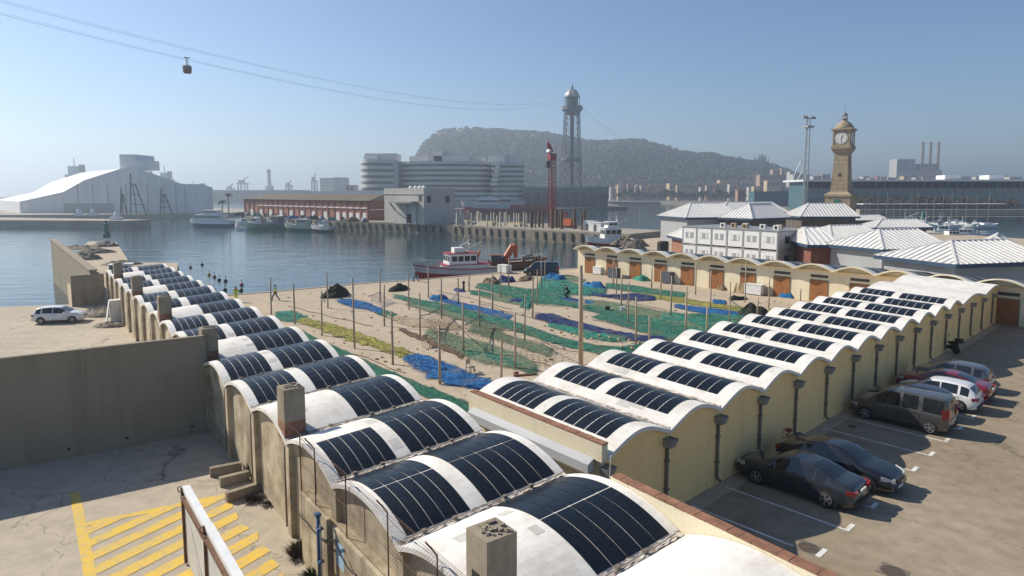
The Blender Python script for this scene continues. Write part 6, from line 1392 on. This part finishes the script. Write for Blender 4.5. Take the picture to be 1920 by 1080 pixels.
MU = [(1618, 405, 262), (1632, 408, 250), (1648, 404, 268), (1660, 409, 246), (1676, 405, 264), (1688, 408, 252), (1706, 405, 262), (1716, 409, 246), (1734, 405, 266), (1750, 407, 255), (1766, 405, 262), (1780, 408, 250), (1792, 405, 266), (1808, 407, 255), (1830, 406, 260), (1850, 407, 254)]
for i, (u, v, D_) in enumerate(MU):
    p = A(u, v, D_); r = empty('sailing_boat', (p.x, p.y, WZ + .2), rnd(0, 6), 'small far sailing boat with bare mast, %s from the left in the marina' % ORD[i], 'boat', 'sailing boats in the marina')
    put('hull', hull_mesh(9, 3, 1.3, .6, .5, 0, 1, 'hull', mt['whitepaint']), r); put('deck', deck_mesh(9, 3, 1.3, .6, .5, mt['whiteplastic']), r); MB().box(-1.5, 1.5, -.9, .9, 1.1, 2.0).build('cabin', mt['whitepaint'], r); MB().tube([(.6, 0, 1.2), (.6, 0, 11 + i % 4)], [.09, .05], 5).build('mast', mt['steel'], r); MB().tube([(.6, 0, 2.6), (-3.4, 0, 2.7)], .16, 6).build('boom', mt['bluepaint'] if i % 2 else mt['whiteplastic'], r)
p = A(1731, 415, 225); bc = empty('harbour_beacon', (p.x, p.y, 0), 0, 'green topped white harbour beacon among the marina boats', 'beacon'); MB().lathe([(1.4, 0), (1.2, 2.2), (.9, 2.4)], 14).build('base', mt['whitepaint'], bc); MB().lathe([(.6, 2.4), (.55, 4.8), (.8, 4.9), (.3, 5.4)], 12).build('top', mt['greenpaint'], bc)
# ================================================================== far city
mt['winstrip'] = M('far_window_rows', (.16, .14, .12), .5, .2, .2)
def block(u0, u1, vt, D_, label, mat, depth=18, floors=4, name='city_building', roof=None, rz=0):
    x0, x1 = A(u0, 350, D_).x, A(u1, 350, D_).x; h = A((u0 + u1) / 2, vt, D_).z; w = x1 - x0
    r = empty(name, (x0, D_, 0), rz, label, 'building', 'buildings of the far city')
    MB().box(0, w, 0, depth, 0, h).build('wall', mat, r); MB().box(-.4, w + .4, -.4, depth + .4, h, h + .5).build('roof', roof or mat, r)
    n = max(2, int(w / 5))
    for f in range(floors):
        z = h * (f + .45) / floors
        for k in range(n): MB().box(w * (k + .25) / n, w * (k + .72) / n, -.08, -.01, z, z + h / floors * .42).build('window', mt['winstrip'], r)
    return r
mt['cityc'] = M('cream_city_wall', (.52, .42, .27), .85, .2, .05); mt['cityr'] = M('reddish_city_wall', (.34, .20, .15), .85, .25, .05); mt['cityw'] = M('pale_city_wall', (.52, .50, .47), .85, .2, .05); mt['cityp'] = M('pinkish_city_wall', (.42, .29, .22), .85, .2, .05)
block(1255, 1388, 344, 980, 'long cream building behind the waterfront trees', mt['cityc'], 20, 2); block(1349, 1384, 338, 990, 'cream central block rising over the long cream building', mt['cityc'], 14, 1); block(1390, 1414, 342, 985, 'pale cream end block right of the long cream building', mt['cityw'], 14, 2)
block(1162, 1186, 344, 1000, 'reddish low building behind the leftmost waterfront trees', mt['cityr'], 14, 2); block(1187, 1215, 343, 1010, 'brick coloured building second along the far shore', mt['cityr'], 14, 2); block(1216, 1252, 345, 1005, 'pinkish low building left of the long cream one', mt['cityp'], 14, 2)
block(1424, 1472, 328, 1040, 'pinkish apartment building below the palace towers', mt['cityp'], 16, 4); block(1438, 1462, 339, 900, 'small yellow building in front of the pinkish apartments', mt['cityc'], 12, 2); block(1486, 1506, 327, 1050, 'pale building behind the white arch', mt['cityw'], 14, 4)
block(1384, 1398, 357, 640, 'orange brick hut by the far shore road', mt['cityr'], 8, 1); block(1415, 1512, 360, 560, 'long dark glass shed left of the glass building', mt['glassfar'], 14, 1)
CB = [(1524, 1540, 330), (1541, 1556, 327), (1600, 1616, 333), (1618, 1630, 331), (1632, 1648, 334), (1650, 1662, 332), (1664, 1680, 333), (1762, 1776, 331), (1778, 1797, 334), (1800, 1830, 331), (1832, 1860, 333), (1862, 1890, 330), (1892, 1915, 332), (1448, 1462, 318), (1464, 1478, 316), (1480, 1494, 322), (1508, 1522, 328)]
for i, (a, b, v) in enumerate(CB): block(a, b, v, 1150 + (i * 71 % 170), 'small distant city block, %s from the left on the right skyline' % ordinal(1 + sum(1 for q in CB if q[0] < a)), (mt['cityw'], mt['cityp'], mt['cityc'])[i % 3], 14, 3)
rs = random.Random(31); EX = []
for k in range(64):
    u = rs.uniform(1140, 1512) if k < 40 else rs.uniform(1600, 1915); w_ = rs.uniform(4, 13); D_ = rs.uniform(930, 1010) if k < 40 else rs.uniform(900, 1300); EX.append((u, w_, rs.uniform(345, 353) if k < 40 else rs.uniform(331, 341), D_))
EX.sort()
for i, (u, w_, v, D_) in enumerate(EX): block(u, u + w_, v, D_, 'tiny pale far-shore house, %s' % (('%s from the left of the row below the hill' % ordinal(1 + sum(1 for q in EX if q[0] < u))) if u < 1520 else ('%s from the clock tower on the right skyline' % ordinal(1 + sum(1 for q in EX if 1520 < q[0] < u)))), (mt['cityw'], mt['cityp'], mt['cityc'], mt['cityr'])[i % 4], 10, 1 if k % 2 else 2)
# power station
ps = empty('power_station', (A(1680, 340, 1500).x, 1500, 0), 0, 'old power station with three tall chimneys on the right skyline', 'power station'); sx = 1500 / FPX
def zpx(v, D_): return CAM_H + (360.5 - v) / FPX * D_
MB().box(0, 34 * sx, 0, 30, 0, zpx(299, 1500)).build('glass_hall', mt['cityw'], ps)
for k in range(6): MB().box((2 + k * 5) * sx, (5 + k * 5) * sx, -.3, 0, zpx(322, 1500), zpx(302, 1500)).build('window', mt['glassblue'], ps)
MB().box(30 * sx, 78 * sx, -12, 20, 0, zpx(320, 1500)).build('boiler_house', mt['cityp'], ps); MB().box(40 * sx, 70 * sx, -8, 20, zpx(320, 1500), zpx(308, 1500)).build('upper_house', mt['cityr'], ps)
for k in range(3):
    x = (48.5 + k * 14.5) * sx; MB().lathe([(3.4 * sx, zpx(322, 1500)), (2.6 * sx, zpx(271, 1500)), (3.0 * sx, zpx(270.5, 1500)), (3.0 * sx, zpx(268, 1500))], 14, (x, 5, 0)).build('chimney', mt['concrete'], ps, smooth=False)
# palace on the hill
pl = empty('domed_palace', (A(1375, 310, 1850).x, 1850, 0), 0, 'palace with pointed domes on the right shoulder of the hill', 'palace'); sx = 1850 / FPX; mt['palace'] = M('palace_stone', (.20, .18, .16), .9, .2, .03)
MB().box(0, 78 * sx, 0, 40, zpx(330, 1850), zpx(307, 1850)).build('main_range', mt['palace'], pl)
for (u, vt, w) in ((4.5, 293, 3), (13, 290, 4), (42, 292, 4), (50, 289, 5), (55, 287, 8), (61, 290, 5), (67, 296, 3)):
    MB().lathe([(w / 2 * sx, zpx(312, 1850)), (w / 2 * sx, zpx((312 + vt * 2) / 3, 1850)), (w / 3 * sx, zpx((312 + vt * 3.5) / 4.5, 1850)), (.3, zpx(vt, 1850))], 10, (u * sx, 10, 0)).build('tower', mt['palace'], pl)
# castle on the summit
cs = empty('hilltop_castle', (A(862, 245, 1700).x, 1700, 0), 0, 'low castle wall and watch tower on the hill summit', 'castle'); sx = 1700 / FPX
MB().box(0, 50 * sx, 0, 20, zpx(262, 1700), zpx(243.5, 1700)).build('wall', mt['palace'], cs); MB().box(9 * sx, 15 * sx, -4, 6, zpx(262, 1700), zpx(239, 1700)).build('watch_tower', mt['palace'], cs)
# ================================================================== trade centre
W5 = 505 / FPX
wt = empty('trade_centre', (A(665, 370, 505).x, 505, 0), 0, 'large banded office complex with curved left wing below the hill', 'office'); 
mt['band'] = M('pale_band_cladding', (.55, .55, .53), .5, .12, .05); mt['bandglass'] = glass('dark_band_glazing', (.012, .02, .025), .3); mt['lightpanel'] = M('white_and_sunlit_cladding', (.78, .75, .69), .6, .1, .05)  # the white cladding also stands in for sunlight on the stair
def plan_slab(mb, pts, z0, z1): return mb.prism(pts, z0, z1)
def ell(cx, cy, rx, ry, a0, a1, n): return [(cx + rx * math.cos(math.radians(a0 + (a1 - a0) * i / n)), cy + ry * math.sin(math.radians(a0 + (a1 - a0) * i / n))) for i in range(n + 1)]
def scale_plan(pts, k):
    cx = sum(p[0] for p in pts) / len(pts); cy = sum(p[1] for p in pts) / len(pts); return [(cx + (x - cx) * k, cy + (y - cy) * k) for x, y in pts]
wings = [('curved_wing', ell(32 * W5, 26, 32 * W5, 24, 150, 300, 16) + [(70 * W5, 10), (70 * W5, 50), (10 * W5, 50)], 299.5, 7), ('central_wing', ell(165 * W5, 30, 96 * W5, 22, 200, 340, 20) + [(262 * W5, 70), (74 * W5, 70)], 302, 8), ('right_wing', [(254 * W5, 14), (318 * W5, 20), (318 * W5, 60), (254 * W5, 60)], 304, 8)]
for nm, pl_, vt, nf in wings:
    H_ = zpx(vt, 505); w_ = plan_slab(MB(), scale_plan(pl_, .94), 0, H_ - .5).build(nm, mt['bandglass'], wt)
    for f in range(nf): z = 4 + (H_ - 4) * f / nf; plan_slab(MB(), pl_, z + (H_ - 4) / nf * .46, z + (H_ - 4) / nf).build('floor_band', mt['band'], w_)
for (u0, u1, v0, v1, m_, y) in ((10, 70, 300, 286, 'band', 20), (10, 35, 300, 291, 'lightpanel', 16), (92, 135, 303, 290, 'lightpanel', 30), (130, 210, 303, 290, 'band', 24), (140, 205, 303, 281, 'band', 30), (142, 158, 303, 281.5, 'lightpanel', 24), (205, 240, 303, 292, 'band', 30), (247, 280, 305, 289.5, 'lightpanel', 22), (270, 310, 305, 289, 'band', 26)):
    MB().box(u0 * W5, u1 * W5, y, y + 25, zpx(v0, 505) - 2, zpx(v1, 505)).build('roof_plant', mt[m_], wt)
for k in range(5): MB().box((262 - k * 2.6) * W5, (270 - k * 1.2) * W5, 8 + k * .3, 14, zpx(316 + k * 8, 505), zpx(310 + k * 8, 505)).build('sunlit_stair', mt['lightpanel'], wt)  # sunlit sliver at the slot, put in as white blocks
MB().box(66 * W5, 76 * W5, 12, 40, 0, zpx(300, 505)).build('link_tower', mt['band'], wt); MB().box(0, 318 * W5, 2, 60, 0, 5.5).build('podium', mt['greyclad'], wt)
MB().box(-14 * W5, 60 * W5, -2, 1.5, 0, zpx(357, 505)).build('front_terrace', mt['lightpanel'], wt)
mt['portgrey'] = M('slate_terminal_wall', (.19, .21, .23), .7, .15, .05)
tg = empty('ferry_terminal', (A(980, 370, 520).x, 520, 0), .03, 'dark grey flat terminal building under the cable car tower', 'terminal'); w_ = 160 * 520 / FPX
MB().box(0, w_, 0, 40, 0, zpx(352, 520)).build('wall', mt['portgrey'], tg); MB().box(-1, w_ + 1, -1, 41, zpx(352, 520), zpx(350, 520)).build('roof', mt['steel'], tg)
for k in range(9): MB().box(w_ * k / 9 + 1, w_ * (k + 1) / 9 - 1, -.3, -.05, 1.0, zpx(362, 520)).build('bay_panel', mt['bandglass'], tg)
# rescue ships
p = A(912, 385, 420); boat('rescue_ship', 'large pale rescue ship with sharp bow before the trade centre', (p.x, p.y, WZ + 1), PI, 30, 8, 5.2, 2.4, mt['redpaint'], mt['hullgrey'], [(.25, .7, 3, 4.5, 8.5, True), (.35, .62, 2.6, 8.5, 12, True)], mt['whitepaint'], mt['whitepaint'], cat='ship', mast=6)
p = A(965, 384, 430); boat('rescue_ship', 'long dark red hulled ship behind the concrete columns', (p.x, p.y, WZ + 1), PI, 52, 9, 4.6, 1.5, mt['redpaint'], mt['redpaint'], [(.55, .8, 3.2, 4.2, 9, True)], mt['hullgrey'], mt['hullgrey'], cat='ship', mast=5)
# ================================================================== cable car tower, cables, cabin
mt['domegrey'] = M('grey_dome_sheet', (.34, .35, .36), .5, .1, .1); TC = A(1071, 380, 600); tw = empty('cable_car_tower', (TC.x, TC.y, 0), .2, 'tall steel lattice cable car tower with domed upper station', 'tower'); mt['towersteel'] = M('grey_tower_steel', (.13, .145, .17), .6, .2, .1)
def zt6(v): return zpx(v, 600)
def ring(r, z, n=8, ph=.39): return [(r * math.cos(2 * PI * k / n + ph), r * math.sin(2 * PI * k / n + ph), z) for k in range(n)]
def octa(name, r0, r1, z0, z1, lev, t):
    mb = MB()
    for i in range(lev):
        a, b = i / lev, (i + 1) / lev; A_, B_ = ring(r0 + (r1 - r0) * a, z0 + (z1 - z0) * a), ring(r0 + (r1 - r0) * b, z0 + (z1 - z0) * b)
        for k in range(8):
            mb.bar(A_[k], B_[k], t * 1.7); mb.bar(A_[k], B_[(k + 1) % 8], t); mb.bar(A_[(k + 1) % 8], B_[k], t); mb.bar(B_[k], B_[(k + 1) % 8], t)
    return mb.build(name, mt['towersteel'], tw, fix=False)
octa('lower_lattice', 10.4, 8.8, 0, zt6(303), 5, .30); octa('upper_lattice', 8.4, 7.2, zt6(297), zt6(214), 8, .28)
MB().lathe([(1.9, 0), (1.8, zt6(212))], 10).build('lift_shaft', mt['towersteel'], tw)
MB().lathe([(8.2, zt6(303.5)), (9.4, zt6(302)), (9.4, zt6(297)), (9.0, zt6(297))], 16).build('middle_platform', mt['towersteel'], tw); MB().lathe([(6.8, zt6(218)), (7.6, zt6(213)), (9.4, zt6(210)), (9.4, zt6(203)), (8.9, zt6(203)), (8.9, zt6(206))], 16).build('upper_platform', mt['towersteel'], tw)
st = MB().lathe([(5.0, zt6(204)), (5.0, zt6(187))], 12).build('station', mt['bandglass'], tw)
for k in range(8): q = ring(6.6, 0)[k]; MB().tube([(q[0], q[1], zt6(205)), (q[0], q[1], zt6(184))], .3, 5).build('station_post', mt['towersteel'], st)
MB().lathe([(7.3, zt6(187)), (7.1, zt6(184)), (5.6, zt6(178)), (4.4, zt6(176)), (4.2, zt6(174)), (1.4, zt6(172.5))], 8).build('dome', mt['domegrey'], tw); MB().lathe([(1.3, zt6(172)), (1.1, zt6(168)), (.25, zt6(166)), (.12, zt6(158))], 8).build('spire', mt['towersteel'], tw)
# cables: real spans from the tower to the cabin and on to the near station out of frame
def span(pts_uvD, r, n=60):
    P_ = [A(*q) for q in pts_uvD]; (y0, y1, y2) = (P_[0].y, P_[1].y, P_[2].y); out = []
    def q3(c0, c1, c2, y): return c0 * (y - y1) * (y - y2) / ((y0 - y1) * (y0 - y2)) + c1 * (y - y0) * (y - y2) / ((y1 - y0) * (y1 - y2)) + c2 * (y - y0) * (y - y1) / ((y2 - y0) * (y2 - y1))
    x0, x2 = P_[0].x, P_[2].x
    for i in range(n + 1):
        y = y0 + (y2 - y0) * i / n; x = x0 + (x2 - x0) * i / n; out.append((x, y, q3(P_[0].z, P_[1].z, P_[2].z, y)))
    return out
mt['cablesteel'] = M('steel_cable', (.16, .18, .22), .6, .1, 1)
Tt = (1062, 188, 600)
for i, (e_, m_, lab) in enumerate((((-80, 6, 128), (350, 108, 182.7), 'track cable that carries the red cabin'), ((-80, 2, 128), (350, 105.5, 182.7), 'haul cable just above the cabin track cable'), ((-80, -18, 130), (350, 88, 186), 'upper free track cable above the cabin'), ((-80, -22, 130), (350, 85, 186), 'topmost thin haul cable of the cable car'))):
    c0, c2 = A(*Tt), A(*e_); t = None
    xs = [(c0.x + (c2.x - c0.x) * k / 400, c0.y + (c2.y - c0.y) * k / 400) for k in range(401)]; k = min(range(401), key=lambda k: abs(960 + FPX * xs[k][0] / xs[k][1] - m_[0])); Dm = xs[k][1]
    o = MB().tube(span([(1062, 188 + (i > 1) * -2, 600), (m_[0], m_[1], Dm), e_], .06), .032 if i % 2 == 0 else .02, 5).build('cable', mt['cablesteel']); tag(o, lab, 'cable', 'cable car ropes')
    if i == 0: Dg = Dm
for i, (a, b) in enumerate((((1088, 200, 600), (1180, 262, 1250)), ((1088, 197, 600), (1178, 260, 1250)))):
    P_ = [A(*a), A(*b)]; o = MB().tube([P_[0].lerp(P_[1], k / 12) - Vector((0, 0, 6 * 4 * (k / 12) * (1 - k / 12))) for k in range(13)], .07, 4).build('cable', mt['cablesteel']); tag(o, ('lower', 'upper')[i] + ' faint cable from the lattice tower to the hill', 'cable', 'cable car ropes')
gp = A(350, 108, Dg); s_ = Dg / FPX; gd = empty('cable_car_cabin', (gp.x, gp.y, gp.z - 28 * s_), .3, 'red and dark cable car cabin hanging in the sky', 'cable car')
cab_ = MB().lathe([(6.0 * s_, 0), (7.4 * s_, 2 * s_), (7.6 * s_, 6 * s_)], 8, phase=.39).build('cabin_floor', mt['cranered'], gd); MB().lathe([(7.3 * s_, 6 * s_), (7.3 * s_, 11 * s_)], 8, phase=.39).build('window_band', mt['glass'], gd); MB().lathe([(7.8 * s_, 11 * s_), (7.8 * s_, 13 * s_), (4 * s_, 15 * s_)], 8, phase=.39).build('cabin_roof', mt['greyclad'], gd)
for k in range(8): q = ring(7.35 * s_, 0)[k]; MB().tube([(q[0], q[1], 5.5 * s_), (q[0], q[1], 11.2 * s_)], .05, 4).build('window_post', mt['cranered'], cab_)
MB().tube([(-2 * s_, 0, 14 * s_), (0, 0, 26 * s_)], .6 * s_, 5).build('hanger', mt['black'], gd); MB().tube([(2 * s_, 0, 14 * s_), (0, 0, 26 * s_)], .6 * s_, 5).build('hanger', mt['black'], gd); MB().obox((0, 0, 27.6 * s_), (13 * s_, 1.4 * s_, 1.8 * s_), 1.0, 0, -.12).build('carriage', mt['black'], gd)
# ================================================================== far left: hangar, port
hg = empty('boat_hangar', (0, 372, 0), 0, 'huge pale fabric boat hangar with a box on its ridge', 'hangar'); mt['fabric'] = M('pale_hangar_fabric', (.74, .74, .74), .7, .08, .03, stretch=(1, 1, .2)); k_ = 372 / FPX
fp = [((u - 960) * k_, zpx(v, 372)) for u, v in ((40, 378), (123, 360), (164, 338), (232, 317), (264, 316), (345, 345), (385, 346), (402, 352), (401, 400), (40, 400))]
MB().extr([(x, 0, z) for x, z in fp[::-1]], (-75, 80, 0)).build('shell', mt['fabric'], hg)
MB().box((220 - 960) * k_, (250 - 960) * k_, 6, 26, zpx(318, 372), zpx(289.5, 372)).build('ridge_box', mt['fabric'], hg); MB().box((246 - 960) * k_, (263 - 960) * k_, 5, 24, zpx(318, 372), zpx(300, 372)).build('ridge_box', mt['fabric'], hg)
for u in (150, 178, 206, 240, 280, 310, 333, 350): MB().box((u - 960) * k_ - .15, (u - 960) * k_ + .15, -.25, -.02, .3, zpx(345 if u < 340 else 352, 372)).build('seam', mt['greyclad'], hg)
MB().box((123 - 960) * k_, (215 - 960) * k_, -.4, -.02, .2, zpx(381, 372)).build('lower_door', mt['greyclad'], hg)
for i, (us_, vt) in enumerate((((228, 232, 240), 352), ((247, 258, 276), 326), ((303, 310, 325), 352))):
    r = empty('slipway_crane', ((us_[0] - 960) * .955 * 372 / FPX, 355, .2), 0, 'dark steel slipway frame, %s from the left before the hangar' % ORD[i], 'crane', 'frames before the hangar'); z = zpx(vt, 355); kk = 355 / FPX
    for u in us_: MB().bar(((u - us_[0]) * kk, 0, 0), ((us_[0] - us_[0] + (u - us_[0]) * .25) * kk, 2, z * (1 - .25 * (u != us_[0]))), .55).build('frame_leg', mt['greycloth'], r)
    for q in (.25, .5, .75): MB().bar((0, 1, z * q), ((us_[-1] - us_[0]) * kk * (1 - .8 * q), 1, z * q * .9), .35).build('cross_member', mt['greycloth'], r)
for i, (u, v, m_) in enumerate(((148, 399, 'whitepaint'), (174, 399, 'whitepaint'), (218, 408, 'whitepaint'))):
    p = A(u, v, 330 if i < 2 else 262); tag(MB().lathe([(1.0, 0), (.9, 2.6), (.4, 3.4)], 10).box(-2.2, 2.2, -.9, .9, 0, 1.3).build('quay_hut', mt[m_], None, (p.x, p.y, .2 + .7 * (i == 2))), ('white hut on the hangar quay at left', 'second white hut on the hangar quay', 'small white marker hut on the low jetty')[i], 'hut')
# far port: sheds, ships, cranes
mt['portblue'] = M('blue_grey_shed', (.20, .24, .28), .7, .15, .02)
block(396, 560, 357, 1060, 'long blue grey port shed across the water', mt['portblue'], 60, 1, 'port_shed'); block(562, 640, 359, 1080, 'lower port shed left of the trade centre', mt['portblue'], 50, 1, 'port_shed'); block(600, 626, 334, 1250, 'pale port office tower left of the trade centre', mt['cityw'], 40, 6, 'port_office'); block(626, 645, 333, 1260, 'blue port office tower beside the pale one', mt['portblue'], 40, 6, 'port_office'); block(648, 664, 348, 560, 'small blue roofed building at the foot of the trade centre', mt['cityw'], 14, 2)
def port_ship(u0, u1, vt, D_, label):
    k2 = D_ / FPX; x0 = (u0 - 960) * k2; L_ = (u1 - u0) * k2; r = empty('cargo_ship', (x0 + L_ / 2, D_, WZ), 0, label, 'ship', 'ships in the far port'); z = zpx(vt, D_) - WZ
    put('hull', hull_mesh(L_ * 1.5, 22, 14, 3, 3, 0, 1, 'hull', mt['hullgrey']), r); MB().box(-L_ * .3, L_ * .25, -9, 9, 13, z * .62).build('superstructure', mt['whitepaint'], r); MB().box(-L_ * .2, L_ * .12, -8, 8, z * .62, z * .8).build('bridge', mt['whitepaint'], r)
    MB().tube([(-L_ * .1, 0, z * .78), (-L_ * .1, 0, z)], [1.2, .4], 6).build('mast', mt['whitepaint'], r); MB().box(L_ * .12, L_ * .22, -4, 4, z * .6, z * .84).build('funnel', mt['portblue'], r)
port_ship(126, 178, 296, 900, 'grey white ship with tall mast behind the hangar at far left'); port_ship(272, 296, 311, 1100, 'pale ship superstructure just right of the hangar ridge'); port_ship(300, 335, 311, 1000, 'pale ship with square bridge behind the hangar slope'); port_ship(340, 405, 338, 1150, 'long pale ship above the right end of the hangar')
def gantry(u, vt, D_, w, label):
    k2 = D_ / FPX; p = A(u, 360, D_); z = zpx(vt, D_); W_ = w * k2; r = empty('port_crane', (p.x, D_, 0), 0, label, 'crane', 'cranes of the far port')
    for s in (-1, 1):
        for y in (0, 14): MB().bar((s * W_ / 2, y, 0), (s * W_ / 2 * .8, y, z * .7), 2.2).build('leg', mt['hullgrey'], r)
    MB().box(-W_ * .6, W_ * .6, -2, 16, z * .66, z * .72).build('portal', mt['hullgrey'], r); MB().bar((-W_ * .2, 0, z * .72), (W_ * .9, 0, z), 1.8).build('jib', mt['hullgrey'], r); MB().box(-W_ * .3, W_ * .3, -3, 8, z * .72, z * .85).build('cabin', mt['hullgrey'], r)
gantry(453, 332, 1300, 14, 'gantry crane left of centre on the far port skyline'); gantry(540, 338, 1350, 8, 'small slanted crane on the far port skyline'); gantry(588, 325, 1350, 7, 'slanted jib crane near the pale office tower'); gantry(430, 345, 1300, 8, 'low crane nearest the hangar on the port skyline')
p = A(505, 350, 1300); r = empty('port_tower', (p.x, p.y, 0), 0, 'slim tower on the far port skyline', 'tower'); MB().lathe([(9, 0), (8, zpx(348, 1300)), (4, zpx(347, 1300)), (3.2, zpx(318, 1300))], 10).build('shaft', mt['hullgrey'], r); MB().lathe([(4.5, zpx(323, 1300)), (4.5, zpx(320, 1300))], 10).build('ring', mt['hullgrey'], r)
# palms beside the ferry
for i, u in enumerate((417, 429)):
    p = A(u, 405, 292); t = empty('palm_tree', (p.x, p.y, PZ), 0, ('shorter', 'taller')[i] + ' dark palm beside the ferry at the pier end', 'tree'); h = 7 + 3 * i; MB().tube([(0, 0, 0), (.2, 0, h)], [.3, .2], 6).build('trunk', mt['wood'], t); fr_ = MB()
    for k in range(22):
        a = k * 2.399; e_ = rnd(-.5, .7); pts = [Vector((.2 + math.cos(a) * d * 2.4, math.sin(a) * d * 2.4, h + e_ * d * 1.6 - d * d * 1.5)) for d in (0, .5, 1)]
        n_ = Vector((-math.sin(a), math.cos(a), 0)) * .28; fr_.add([pts[0], pts[1] + n_, pts[2], pts[1] - n_], [(0, 1, 2, 3)])
    fr_.build('crown', mt['leafgreen'], t, fix=False)
